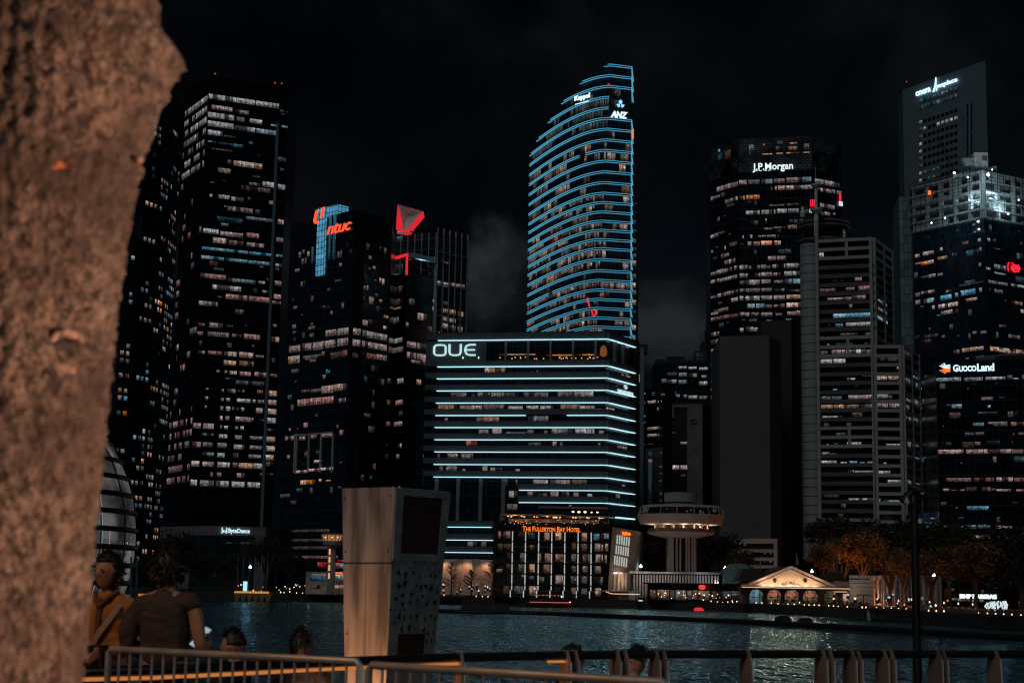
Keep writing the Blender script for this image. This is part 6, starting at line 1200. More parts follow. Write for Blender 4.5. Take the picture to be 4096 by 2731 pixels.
# ---- glass dome by the water
dc = at(-177, 2150, 137); RD = 15.0
DM = thing('glass_dome', 'round glass dome with black horizontal sun shades and lit floors behind the trunk', 'glass dome', (dc.x, dc.y, 0))
dg_, dt_, do_ = newmat('dome_lit_glass'); T = NT(dt_); tcx = T.n('TexCoord'); n1_ = T.n('TexNoise'); n1_.inputs['Scale'].default_value = .22; n1_.inputs['Detail'].default_value = 2; T.l(tcx.outputs['Object'], n1_.inputs['Vector']); vo = T.n('TexVoronoi'); vo.inputs['Scale'].default_value = .35; T.l(tcx.outputs['Object'], vo.inputs['Vector'])
e = T.n('Emission'); e.inputs[0].default_value = (.095, .090, .088, 1); T.l(T.math('MULTIPLY', T.ramp(n1_.outputs[0], .4, .6, .25, 1.2), T.ramp(vo.outputs['Color'], .2, .8, .4, 1.2)), e.inputs[1]); gl = T.n('BsdfGlossy'); gl.inputs[0].default_value = (.08, .09, .1, 1); gl.inputs[1].default_value = .06; ads = T.n('AddShader'); T.l(e.outputs[0], ads.inputs[0]); T.l(gl.outputs[0], ads.inputs[1]); T.l(ads.outputs[0], do_.inputs[0]); dg_.cycles.emission_sampling = 'NONE'
step = 1.48; base_z = 1.6; z = base_z; k = 0
def rad(zq): return math.sqrt(max(.01, RD * RD - (zq - dc.z) ** 2))
while z < dc.z + RD - 1.5:
    zt_ = min(z + 1.02, dc.z + RD - .3); m = MB(); m.lathe((dc.x, dc.y, 0), [(rad(z) - .05, z), (rad((z + zt_) / 2) - .02, (z + zt_) / 2), (rad(zt_) - .05, zt_)], 64); m.build('glass_band', dg_, DM)
    z2 = min(zt_ + .46, dc.z + RD - .2); m = MB(); m.lathe((dc.x, dc.y, 0), [(rad(zt_) - .1, zt_), (rad(zt_) + .18, zt_ + .05), (rad(z2) + .18, z2 - .05), (rad(z2) - .1, z2)], 64); m.build('sun_shade', BLACK, DM); z = z2; k += 1
for i in range(24):
    a = i / 24 * 6.2832 + .12; pts = [(dc.x + (rad(q) + .03) * math.cos(a), dc.y + (rad(q) + .03) * math.sin(a), q) for q in [base_z + (dc.z + RD - 1 - base_z) * t / 24 for t in range(25)]]; m = MB(); m.tube(pts, .06, 5); m.build('rib', METAL_D, DM)
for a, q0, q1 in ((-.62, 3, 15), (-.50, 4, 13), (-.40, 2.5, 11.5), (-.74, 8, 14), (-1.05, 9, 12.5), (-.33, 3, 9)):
    pts = [(dc.x + (rad(q) + .1) * math.cos(a), dc.y + (rad(q) + .1) * math.sin(a), q) for q in [q0 + (q1 - q0) * t / 10 for t in range(11)]]; m = MB(); m.tube(pts, .03, 4); m.build('limb_reflection', emit('cold_reflection', (.20, .38, .46), .8), DM)  # teal reflections near the limb, built as thin glowing strips
for a, q in ((-1.05, 12.3), (-.98, 9.4), (-1.2, 11)): m = MB(); pts = [(dc.x + (rad(q - t * .08) + .1) * math.cos(a + t * .002), dc.y + (rad(q - t * .08) + .1) * math.sin(a + t * .002), q - t * .08) for t in range(10)]; m.tube(pts, .035, 4); m.build('red_glow', MATS['glow_red'], DM)
for k in range(16):
    a = rnd.uniform(-1.5, -.6); q = rnd.uniform(3, 13); m = MB(); pts = [(dc.x + (rad(q) + .1) * math.cos(a + t * .012), dc.y + (rad(q) + .1) * math.sin(a + t * .012), q - .05 * t) for t in range(6)]; m.tube(pts, .03, 4); m.build('ceiling_light', emit('soft_tube', (.42, .38, .34), .9), DM)
m = MB(); m.lathe((dc.x, dc.y, 0), [(RD * .95, -.5), (RD * .97, 1.3), (RD * .9, 1.6)], 48); m.build('plinth', METAL_D, DM)
m = MB(); m.lathe((dc.x, dc.y, 0), [(rad(2) + .3, 1.5), (rad(2) + .35, 1.9)], 64); m.build('plinth_light', emit('plinth_blue', (.12, .42, .75), .9), DM)
LP = at(545, 2300, 128); m = MB()
for s_ in (-.22, .22): m.beam((LP.x + s_, 128, .2), (LP.x + s_ - .25, 128, at(530, 2225, 128).z), .12)
for k in range(16): z = .6 + k * .38; m.beam((LP.x - .22, 128, z), (LP.x + .22, 128, z), .05)
tag(m.build('ladder_post', solid('post_blue', (.05, .09, .12), .5)), 'dark blue ladder like post beside the glass dome', 'post')
a, b_ = at(556, 2378, 150), at(640, 2374, 150); m = MB(); BG = thing('footbridge', 'short railed footbridge with an orange lit edge beyond the glass dome', 'footbridge', (a.x, 151, 0)); m.box(((a.x + b_.x) / 2 - 1, 151, a.z - .1), (b_.x - a.x + 4, 2.5, .2)); m.build('deck', METAL_D, BG); m = MB(); m.box(((a.x + b_.x) / 2, 149.7, a.z), (b_.x - a.x, .06, .24)); m.build('edge_light', emit('amber_edge', (.55, .17, .03), .9), BG)
m = MB(); m.box(((a.x + b_.x) / 2 - 1, 149.8, a.z + 1.0), (b_.x - a.x + 4, .06, .06))
for k in range(14): m.box((a.x - 2 + k * .4, 149.8, a.z + .55), (.04, .04, .9))
m.build('railing', METAL_D, BG)
# ---- trees along the shore
LEAFG = solid('leaf_orange_lit', (.20, .11, .035), .8, vary=.5, scale=1.2); LEAFD = solid('leaf_dark', (.035, .04, .02), .85, vary=.4, scale=1.0); BARK = solid('shore_bark', (.06, .045, .035), .9, bump=.5)  # first leaf colour has the orange lamplight mixed in
def crown_mesh(seed, rx, rz, nl, s):
    r = random.Random(seed); m = MB(); cl = [(r.uniform(-.62, .62) * rx, r.uniform(-.62, .62) * rx, r.uniform(-.55, .6) * rz, r.uniform(.28, .5) * rx) for _ in range(13)]
    for i in range(nl):
        c = r.choice(cl); v = Vector((r.gauss(0, 1), r.gauss(0, 1), r.gauss(0, .75))); v = v.normalized() * c[3] * r.uniform(.55, 1.08); p = Vector(c[:3]) + v
        q = Matrix.Rotation(r.random() * 6.28, 3, Vector((r.gauss(0, 1), r.gauss(0, 1), r.gauss(0, 1) + .01)).normalized()); k = s * r.uniform(.6, 1.3)
        m.face([p + q @ Vector(t) * k for t in ((-.5, 0, 0), (0, -.32, .05), (.55, 0, 0), (0, .32, .05))])
    return m
def limb_mesh(seed, h, rx, rz):
    r = random.Random(seed); m = MB(); t = [Vector((0, 0, -.02)), Vector((.02, .01, h * .25)), Vector((-.02, .02, h * .5)), Vector((.02, 0, h * .8))]; m.tube(t, [.055, .04, .032, .015], 8)
    for k in range(7):
        a = k * .9 + r.random(); s_ = Vector((0, .01, h * r.uniform(.28, .5))); e = Vector((math.cos(a) * rx * r.uniform(.25, .5), math.sin(a) * rx * .4, h + r.uniform(-.2, .35) * rz)); m.tube([s_, s_.lerp(e, .45) + Vector((0, 0, .03)), e], [.026, .017, .006], 6)
    return m
PROTO = {}
def tree(x, ybase, d, h, rx, leaf, label, seed, group='trees along the far promenade', rz=None, nl=2600, ls=.62):
    base = at(x, ybase, d); key = (leaf.name, seed % 4)
    o = thing('tree', label, 'tree', (base.x, base.y, 1.9), group)
    if key not in PROTO:
        cm = crown_mesh(seed % 4 + 3, 1, .62, nl, .125).build('crown', leaf); tm = limb_mesh(seed % 4, 1, .8, .5).build('trunk', BARK); PROTO[key] = (cm.data, tm.data); bpy.data.objects.remove(cm); bpy.data.objects.remove(tm)
    cd, td = PROTO[key]; rz = rz or rx * .95
    c = bpy.data.objects.new('crown', cd); COL.objects.link(c); c.parent = o; c.location = (0, 0, h - rz * .55); c.scale = (rx, rx, rz); c.rotation_euler = (0, 0, seed * 1.7)
    t = bpy.data.objects.new('trunk', td); COL.objects.link(t); t.parent = o; hh = h - rz * .6; t.scale = (hh, hh, hh); t.rotation_euler = (0, 0, seed * 1.7)
    return o
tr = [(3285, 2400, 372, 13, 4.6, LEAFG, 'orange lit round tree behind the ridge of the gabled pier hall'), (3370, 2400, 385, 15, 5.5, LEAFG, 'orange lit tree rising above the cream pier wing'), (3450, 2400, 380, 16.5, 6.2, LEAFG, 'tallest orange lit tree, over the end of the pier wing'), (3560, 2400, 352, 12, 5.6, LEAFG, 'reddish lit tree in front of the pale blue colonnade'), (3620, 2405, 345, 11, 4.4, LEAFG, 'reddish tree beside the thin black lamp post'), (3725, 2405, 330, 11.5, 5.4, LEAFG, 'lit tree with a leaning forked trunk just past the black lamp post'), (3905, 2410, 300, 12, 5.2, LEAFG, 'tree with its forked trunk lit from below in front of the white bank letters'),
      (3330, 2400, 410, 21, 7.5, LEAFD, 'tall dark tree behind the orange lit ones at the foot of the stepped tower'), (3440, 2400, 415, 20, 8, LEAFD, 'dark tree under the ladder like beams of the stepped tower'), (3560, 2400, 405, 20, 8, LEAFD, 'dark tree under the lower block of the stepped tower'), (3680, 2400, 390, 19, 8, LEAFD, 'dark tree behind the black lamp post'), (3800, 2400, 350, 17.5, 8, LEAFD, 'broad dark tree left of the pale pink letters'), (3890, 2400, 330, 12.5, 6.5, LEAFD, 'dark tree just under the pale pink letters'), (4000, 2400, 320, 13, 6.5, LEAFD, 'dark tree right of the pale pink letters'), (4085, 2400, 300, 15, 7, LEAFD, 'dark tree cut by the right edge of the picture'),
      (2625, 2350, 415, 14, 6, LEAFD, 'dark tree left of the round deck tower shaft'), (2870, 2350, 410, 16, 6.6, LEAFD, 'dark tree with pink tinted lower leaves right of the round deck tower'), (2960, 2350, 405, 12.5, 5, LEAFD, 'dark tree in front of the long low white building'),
      (700, 2330, 430, 15, 6, LEAFD, 'dark tree in front of the left end of the grey podium'), (800, 2330, 425, 10, 5, LEAFD, 'low dark tree under the grey podium screen'), (900, 2330, 425, 9.5, 5, LEAFD, 'low dark tree left of the street lamp by the podium'), (1060, 2330, 425, 14, 6, LEAFD, 'dark tree at the right end of the grey podium'), (1150, 2330, 415, 10, 4.5, LEAFD, 'dark tree left of the white terrace bar'), (615, 2330, 430, 9, 5, LEAFD, 'low dark tree beside the dome, left of the podium')]
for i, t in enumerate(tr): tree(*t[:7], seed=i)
def conifer(x, ybase, d, h, w, label, seed):
    b0 = at(x, ybase, d); o = thing('conifer', label, 'tree', (b0.x, b0.y, 1.9), 'feathery trees before the stone entrance'); r = random.Random(seed)
    m = MB(); m.tube([(0, 0, 0), (0, 0, h * .95)], [.22, .05], 7); m.build('trunk', BARK).parent = o
    m = MB()
    for k in range(34):
        z = h * (.22 + .75 * k / 34); L = w * (1 - (k / 34) ** 1.5) * r.uniform(.7, 1.1); a = r.random() * 6.28; e = Vector((math.cos(a) * L, math.sin(a) * L, z + L * .45))
        for j in range(9):
            p = Vector((0, 0, z)).lerp(e, (j + 2) / 10); s_ = .34
            for w_ in (-1, 1): m.face([p, p + Vector((.1, 0, .05)), p + Vector((math.cos(a + w_ * 1.0) * s_ * 1.7, math.sin(a + w_ * 1.0) * s_, .32 + r.random() * .2))])
    m.build('crown', LEAFD).parent = o
conifer(1806, 2330, 410, 8.8, 2.8, 'feathery tree nearest the metal kiosk, before the glowing stone entrance', 1); conifer(1886, 2335, 409, 6.8, 3.0, 'smallest feathery tree, before the glowing stone entrance', 2); conifer(1968, 2335, 408, 9.2, 3.4, 'feathery tree touching the left end of the hotel', 3)
for x, y, d, pw in ((3285, 2330, 366, 330), (3365, 2330, 378, 430), (3445, 2330, 374, 900), (3480, 2330, 372, 300), (3560, 2370, 347, 260), (3625, 2380, 341, 160), (3720, 2395, 325, 220), (3895, 2395, 296, 160), (3420, 2330, 378, 250)):
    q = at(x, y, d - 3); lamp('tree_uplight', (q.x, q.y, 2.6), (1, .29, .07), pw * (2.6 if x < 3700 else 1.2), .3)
for x, y, d in ((2880, 2290, 405), (2900, 2295, 400)): lamp('tree_pink_light', at(x, y, d - 5), (1, .25, .35), 50, .2)
# palm by the pier wing
b0 = at(3452, 2395, 338); PM = thing('palm_tree', 'small palm lit from below in front of the cream pier wing', 'palm', (b0.x, b0.y, 1.9)); m = MB(); m.tube([(0, 0, 0), (.1, 0, 1.2), (.05, 0, 2.2)], [.16, .12, .1], 7); m.build('trunk', BARK).parent = PM; m = MB()
for k in range(22):
    a = k * .85; L = rnd.uniform(1.2, 2.1)
    for j in range(7):
        t = j / 7; p = Vector((math.cos(a) * L * t, math.sin(a) * L * t, 2.2 + .9 * t - 1.3 * t * t)); dd = Vector((-math.sin(a), math.cos(a), -.3)) * .32
        m.face([p, p + Vector((math.cos(a), math.sin(a), 0)) * .3, p + dd]); m.face([p, p + Vector((math.cos(a), math.sin(a), 0)) * .3, p - dd + Vector((0, 0, -.2))])
m.build('crown', solid('palm_leaf', (.10, .10, .05), .7)).parent = PM; lamp('palm_light', b0 + Vector((.4, -1.4, -.3)), (1, .7, .4), 14, .1)
# ---- lanterns of the promenade
LM = MB(); LM.tube([(0, 0, -.75), (0, 0, -.1)], .05, 6); LM.lathe((0, 0, 0), [(.02, .24), (.12, .08), (.11, -.08), (.04, -.13)], 8, mi=1)
LANT = emit('lantern_glow', (1, .56, .30), 1.8); lant = LM.build('promenade_lantern', [METAL_D, LANT]); first = [True]
def lantern(x, y, extra, label, group):
    P = up(x, y, extra)
    if first[0]: o = lant; first[0] = False
    else: o = lant.copy(); COL.objects.link(o)
    o.location = P; tag(o, label, 'lantern', group)
def post_down(): pass
ca = [180, 238, 298, 362, 425, 487, 550, 613, 678, 742]
for x in ca: lantern(2500 + x * .3826, 1900 + 1322 * .3826 + (x - 180) * .012, 2, 'small warm lantern on the quay in front of the glazed restaurant', 'lanterns before the restaurant')
for x, y in ((900, 1316), (965, 1326), (1020, 1332), (1075, 1326), (1125, 1326), (1170, 1320), (1225, 1330), (1268, 1330), (1370, 1334), (1432, 1336), (1530, 1336), (1600, 1345), (1705, 1348), (1770, 1350), (1825, 1332), (1875, 1356), (1925, 1360), (1978, 1360), (2030, 1362)): lantern(2500 + x * .3826, 1900 + y * .3826, 1.5, 'small warm lantern on the quay before the gabled pier hall', 'lanterns before the pier hall')
for x, y in ((805, 1342), (868, 1346), (935, 1350), (998, 1352), (1065, 1354), (1128, 1356)): lantern(2500 + x * .3826, 1900 + y * .3826, .3, 'faint lantern low on the jetty between restaurant and pier hall', 'low jetty lanterns')
for x, y in ((95, 1225), (150, 1226), (200, 1229), (300, 1236), (350, 1237), (400, 1240), (495, 1246), (650, 1250), (690, 1251), (800, 1258), (875, 1262), (955, 1263), (1030, 1268), (1110, 1270), (1250, 1276), (1345, 1285), (1425, 1288), (1505, 1290)): lantern(3200 + x * .3826, 1950 + y * .3826, 2, 'small warm lantern on the promenade right of the pier hall', 'lanterns right of the pier hall')
for x, y in ((905, 1176), (1030, 1183), (1355, 1196), (1505, 1204), (1655, 1212), (1805, 1220)): lantern(3200 + x * .3826, 1950 + y * .3826, 16, 'warm lantern on the upper road below the orange lit trees', 'upper road lanterns')
for x, y in ((1640, 1379), (1720, 1383), (1800, 1388), (1815, 1389), (1890, 1392), (1905, 1393), (1960, 1395), (1975, 1396), (2040, 1400), (2055, 1401), (2120, 1405), (2136, 1406), (2205, 1411), (2285, 1416)): lantern(3200 + x * .3826, 1950 + y * .3826, 1, 'warm lantern low over the water by the moored boats', 'lanterns by the moored boats')
for x, y in ((1145, 1336), (1325, 1331), (1870, 1311), (1960, 1318), (2045, 1322), (2130, 1326), (2215, 1331), (2310, 1336)): lantern(3200 + x * .3826, 1950 + y * .3826, 8, 'warm lantern on the stepped quay at the far right', 'lanterns on the stepped quay')
for x, y in ((445, 885), (490, 886), (540, 888), (585, 889), (635, 889), (685, 890), (735, 890), (780, 889), (825, 890), (870, 891)): lantern(900 + x * .53, 1900 + y * .53, 1.5, 'small warm lantern on the quay before the white terrace bar', 'lanterns before the terrace bar')
for x, y in ((150, 1148), (495, 1160), (560, 1162), (620, 1165), (685, 1180)): lantern(Z8[0] + x * Z8[2], Z8[1] + y * Z8[2], 2, 'small warm lantern on the quay before the stone entrance', 'lanterns before the stone entrance')
# ---- street lamps with a cold glare
SLh = emit('street_lamp_glow', (.75, .95, 1), 4.0)
for x, y, d, lab in ((2563, 2263, 402, 'cold white street lamp between the leaning pavilion and the round deck tower'), (2900, 2271, 400, 'cold white street lamp right of the round deck tower'), (3023, 2298, 378, 'cold white street lamp at the left eave of the gabled pier hall'), (3248, 2283, 384, 'cold white street lamp right of the gabled pier hall apex'), (1001, 2266, 418, 'cold white street lamp by the grey podium'), (3736, 2298, 345, 'cold white street lamp among the dark trees at the right')):
    P = at(x, y, d); o = thing('street_lamp', lab, 'street lamp', (P.x, d, 1.9), 'cold white street lamps'); m = MB(); m.tube([(P.x, d, 1.9), (P.x, d, P.z)], .09, 6); m.build('post', METAL_D, o); m = MB(); m.lathe(P, [(.03, .55), (.42, -.1), (.35, -.3), (.05, -.35)], 8); m.build('lamp_head', SLh, o); lamp('street_light', P + Vector((0, -1, -.6)), (.75, .93, 1), 70, .3)
# ---- flagpoles
for x, y0, y1, d, lab in ((3185, 2211, 2273, 362, 'flagpole with a hanging flag behind the gabled pier hall'), (3041, 2225, 2290, 372, 'bare flagpole left of the gabled pier hall'), (3333, 2234, 2330, 366, 'bare flagpole right of the gabled pier hall')):
    a = at(x, y0, d); o = thing('flagpole', lab, 'flagpole', (a.x, d, 1.9)); m = MB(); m.tube([(a.x, d, 1.9), (a.x, d, a.z)], .1, 6); m.build('pole', METAL_L, o)
    if 'hanging' in lab: m = MB(); m.face([(a.x + .1, d, a.z - .4), (a.x + .5, d + .1, a.z - 1.6), (a.x + .62, d, a.z - 2.7), (a.x + .12, d, a.z - 2.4)]); m.face([(a.x + .1, d + .06, a.z - .4), (a.x + .12, d + .06, a.z - 2.4), (a.x + .62, d + .06, a.z - 2.7), (a.x + .5, d + .16, a.z - 1.6)]); m.build('flag', solid('flag_cloth', (.5, .25, .2), .8), o)
for k, x in enumerate((100, 143, 188, 230, 280, 325)):
    a = Pk(x, 605, 405); m = MB(); m.tube([(a.x, 405, 1.9), (a.x, 405, a.z)], .06, 5); tag(m.build('flagpole', METAL_L), 'thin bare flagpole in the row above the yellow lit landing stage', 'flagpole', 'thin flagpoles in a row')
# ---- lit sculpture of crossing strokes
SCp = up(3988, 2440, 26); o = thing('light_sculpture', 'white glowing sculpture of crossing brush strokes on the right promenade', 'sculpture', (SCp.x, SCp.y, 1.9)); r = random.Random(5)
for k in range(15):
    x = 3948 + k * 5.6; m = MB(); a = at(x + r.uniform(-6, 6), 2405 + r.uniform(-3, 6), SCp.y + r.uniform(-1, 1)); b_ = at(x + r.uniform(-9, 9), 2436 + r.uniform(-6, 6), SCp.y + r.uniform(-1, 1)); mid_ = a.lerp(b_, .5) + Vector((r.uniform(-.5, .5), 0, 0)); m.tube([a, mid_, b_], [.10, .16, .08], 6); m.build('stroke', emit('stroke_white', (.62, .74, .76), 1.0), o)
m = MB(); m.box((SCp.x, SCp.y, 1.2), (6.5, 3, 1.4)); m.build('plinth', METAL_D, o)
# ---- boats, pontoons, the floating boom
def hull(m, L, W, H, bow=.25):
    pr = [(-L / 2, .8), (-L / 2 + L * .08, 1), (L / 2 - L * bow, 1), (L / 2, .06)]
    rings = [[(x, -W / 2 * w, H), (x, -W / 2 * w * .7, 0), (x, W / 2 * w * .7, 0), (x, W / 2 * w, H)] for x, w in pr]; m.rings(rings, 0, True, False)
P = onz(2195, 2428, 0); o = thing('tour_boat', 'low wooden tour boat outlined by a red light line before the hotel', 'boat', (P.x, P.y, 0)); m = MB(); hull(m, 11.5, 2.8, 1.1); q = m.build('hull', solid('boat_wood', (.05, .03, .02), .6)); q.parent = o
m = MB(); m.box((.3, -1.46, 1.15), (9.4, .1, .16)); m.box((.3, 1.46, 1.15), (9.4, .1, .16)); q = m.build('edge_light', emit('boat_red', (.85, .05, .04), 1.1)); q.parent = o
m = MB(); m.box((-.6, 0, 2.9), (6.2, 2.6, .12)); [m.box((-3.4 + k * 1.4, s_ * 1.15, 2.0), (.08, .08, 1.8)) for k in range(5) for s_ in (-1, 1)]; q = m.build('canopy', solid('boat_canopy', (.16, .08, .04), .7)); q.parent = o
for k in range(7): m = MB(); m.lathe((-3.2 + k * .9, -1.2, 2.72), [(.02, -.1), (.12, 0), (.02, .1)], 6); q = m.build('string_light', emit('boat_amber', (1, .22, .10), 1.2)); q.parent = o
for x, s_ in ((2.9, 'warm'), (4.9, 'warm')): m = MB(); m.lathe((x, -.9, 2.5 if x < 4 else 1.3), [(.02, -.18), (.2, 0), (.02, .18)], 8); q = m.build('bow_lamp', MATS['warm_white_lamp']); q.parent = o
bm = [(1650, 2440), (1755, 2446), (1900, 2452), (2040, 2452), (2200, 2457), (2450, 2468), (2700, 2478), (2900, 2487), (3100, 2497), (3300, 2508), (3600, 2527), (3850, 2543), (4150, 2561), (4400, 2576)]
bp = [onz(x, y, .1) for x, y in bm]; m = MB(); m.tube([p + Vector((0, 0, .12)) for p in bp], .42, 8); tag(m.build('floating_boom', solid('boom_rubber', (.01, .01, .011), .6)), 'long black floating boom stretched across the bay', 'floating boom')
fl = MB(); fl.hexa([(-2, -1.2, 0), (2, -1.2, 0), (2, 1.2, 0), (-2, 1.2, 0)], [(-2, -1.2, .5), (2, -1.2, .5), (2, 1.2, .5), (-2, 1.2, .5)]); fl.hexa([(-1.7, -1, .5), (1.7, -1, .5), (1.7, 1, .5), (-1.7, 1, .5)], [(-1.2, -.7, 1.6), (1.2, -.7, 1.6), (1.2, .7, 1.6), (-1.2, .7, 1.6)]); fl.box((0, 0, 1.68), (1.9, 1.1, .16)); pf = fl.build('pontoon', MATS['boom_rubber'])
for i, (x, y, s_, lab) in enumerate(((1877, 2450, .95, 'black pontoon on the boom nearest the metal kiosk'), (1940, 2450, .95, 'middle of the three black pontoons beside the metal kiosk'), (2008, 2450, .95, 'black pontoon on the boom below the left end of the hotel'), (3131, 2497, .72, 'black pontoon on the boom below the pier hall, left one of two'), (3221, 2502, .62, 'black pontoon on the boom below the pier hall, right one of two'))):
    q = pf if i == 0 else pf.copy()
    if i: COL.objects.link(q)
    q.location = onz(x, y, 0); q.scale = (s_, s_, s_); tag(q, lab, 'pontoon', 'black pontoons on the boom')
P = onz(2562, 2436, 0); o = thing('work_float', 'small black work float with a pale lit top before the leaning pavilion', 'float', P); m = MB(); m.box((0, 0, .6), (1.6, 1.6, 1.2)); m.box((0, 0, 1.5), (1.2, 1.2, .7)); q = m.build('hull', METAL_D); q.parent = o; m = MB(); m.box((0, -.3, 1.95), (.9, .5, .16)); q = m.build('lamp', emit('small_white_lamp', (.9, .95, 1), 1.2)); q.parent = o
P = onz(2795, 2441, 0); m = MB(); m.lathe((0, 0, 0), [(1.0, -.2), (1.15, .2), (.9, .6), (.1, .78)], 16); q = m.build('lit_buoy', emit('buoy_red', (.75, .02, .03), .9)); q.location = P; tag(q, 'red glowing dome floating at the foot of the restaurant quay', 'buoy')
# jetty piles and the lettered jetty wall
P0 = up(3472, 2450, -1.2); P1 = up(3640, 2462, -1.2)
JW = thing('jetty', 'low jetty with a pale end block and dim letters on its dark wall', 'jetty', (P0.x, P0.y, 0)); fj = Face((P0.x, P0.y), (P1.x, P1.y)); m = MB(); fj.block(m, 0, fj.L, 1.7, 2.1, -2, .3); m.build('deck', METAL_D, JW); m = MB(); fj.block(m, 0, 1.0, -.5, 1.68, -.6, .25); m.build('end_block', CONC_P, JW); m = MB(); fj.block(m, 1.1, fj.L, .2, 1.68, -.6, 0); m.build('wall', BLACK, JW)
put_sign(text_geo('KUMO', .02, space=1.3), fj, 3494, 2453, 3614, 2472, solid('dim_letters', (.12, .10, .10), .7), JW, 'sign', off=.1, thick=.15)
for i, (x, y, L, lab) in enumerate(((3690, 2470, 9, 'moored wooden boat right of the black lamp post'), (3850, 2488, 11, 'moored wooden boat with a lit awning among the lanterns'), (4020, 2508, 12, 'moored boat at the far right below the glowing sculpture'))):
    P = onz(x, y, 0); o = thing('moored_boat', lab, 'boat', (P.x, P.y, 0), 'moored boats at the right'); m = MB(); hull(m, L, 2.8, 1.1); q = m.build('hull', MATS['boat_wood']); q.parent = o; m = MB(); m.box((-.4, 0, 2.5), (L * .6, 2.5, .14)); [m.box((-L * .28 + k * L * .13, s_ * 1.1, 1.8), (.09, .09, 1.4)) for k in range(5) for s_ in (-1, 1)]; q = m.build('awning', solid('awning_tan', (.22, .15, .11), .8)); q.parent = o; o.rotation_euler = (0, 0, -.5)
    if i == 1:
        for k in range(6): m = MB(); m.lathe((-3 + k * 1.1, -1.2, 2.42), [(.02, -.07), (.09, 0), (.02, .07)], 6); q = m.build('string_light', MATS['dim_candle']); q.parent = o
for i in range(26):
    x = 1740 + i * 9 if i < 12 else 3460 + (i - 12) * 42; p_ = onz(x, 2410 if i < 12 else 2470, 0); p_.y = shore_d(x) - 1.0; p_.x = ray(x, 2430).x / ray(x, 2430).y * p_.y; m = MB(); m.tube([(0, 0, -.5), (0, 0, 1.9)], .16, 7); q = m.build('jetty_pile', METAL_D); q.location = p_; tag(q, 'dark timber pile under the quay before the stone entrance' if i < 12 else 'dark timber pile under the quay at the right', 'pile', 'piles under the quay, kiosk side' if i < 12 else 'piles under the quay, right side')
# terrace bushes of the quay: ground cover
m = MB(); r = random.Random(9)
for x in range(2560, 3470, 4):
    if r.random() < .55:
        P = up(x, 2402, 3.0); P.z = 1.9
        for j in range(5): q = P + Vector((r.uniform(-.5, .5), r.uniform(0, .8), r.uniform(0, .8))); m.face([q, q + Vector((r.uniform(-.5, .5), 0, r.uniform(.1, .5))), q + Vector((r.uniform(-.5, .5), .3, r.uniform(.1, .5)))])
for x in list(range(1140, 1380, 4)) + list(range(1990, 2440, 5)) + list(range(560, 960, 6)):
    P = up(x, 2395, 2.0); P.z = 1.9
    for j in range(6): q = P + Vector((r.uniform(-.5, .5), r.uniform(0, .8), r.uniform(0, .9))); m.face([q, q + Vector((r.uniform(-.5, .5), 0, r.uniform(.1, .5))), q + Vector((r.uniform(-.5, .5), .3, r.uniform(.1, .5)))])
o = m.build('shrub_planting', LEAFD); tag(o, 'dark low planting along the quay edge', 'planting', kind='stuff')
# dining terraces: tiny lights scattered behind the quay
for k in range(84):
    x = rnd.choice([rnd.uniform(1080, 1370), rnd.uniform(1745, 1990), rnd.uniform(3330, 3800), rnd.uniform(2600, 2960), rnd.uniform(940, 1200)]); y = (2358 if x < 2000 else 2392) + rnd.uniform(-22, 10); y += max(0, x - 3300) * .05
    P = up(x, y, rnd.uniform(1, 6)); m = MB(); s_ = rnd.uniform(.12, .26); m.lathe((0, 0, 0), [(.02, -s_), (s_, 0), (.02, s_)], 6); m.box((0, 0, -s_ - .35), (.5, .5, .5), mi=1); q = m.build('table_lamp', [rnd.choice([MATS['amber_lamp'], MATS['warm_white_lamp'], MATS['dim_candle'], MATS['teal_lamp'], MATS['lantern_glow']]), METAL_D]); q.location = P; tag(q, 'tiny lamp on a waterside terrace table, left of the hotel' if x < 2000 else 'tiny lamp on a waterside terrace table, right of the hotel', 'lamp', 'terrace table lamps left of the hotel' if x < 2000 else 'terrace table lamps right of the hotel')
# ================================================================== near promenade
ZG = 3.0
structure((lambda m: (m.prism([(-60, -30), (60, -30), (60, 15.6), (-60, 13.2)], -2, ZG), m.build('promenade_paving', solid('granite_paving', (.10, .09, .085), .7, scale=2.0, bump=.2)))[1])(MB()))
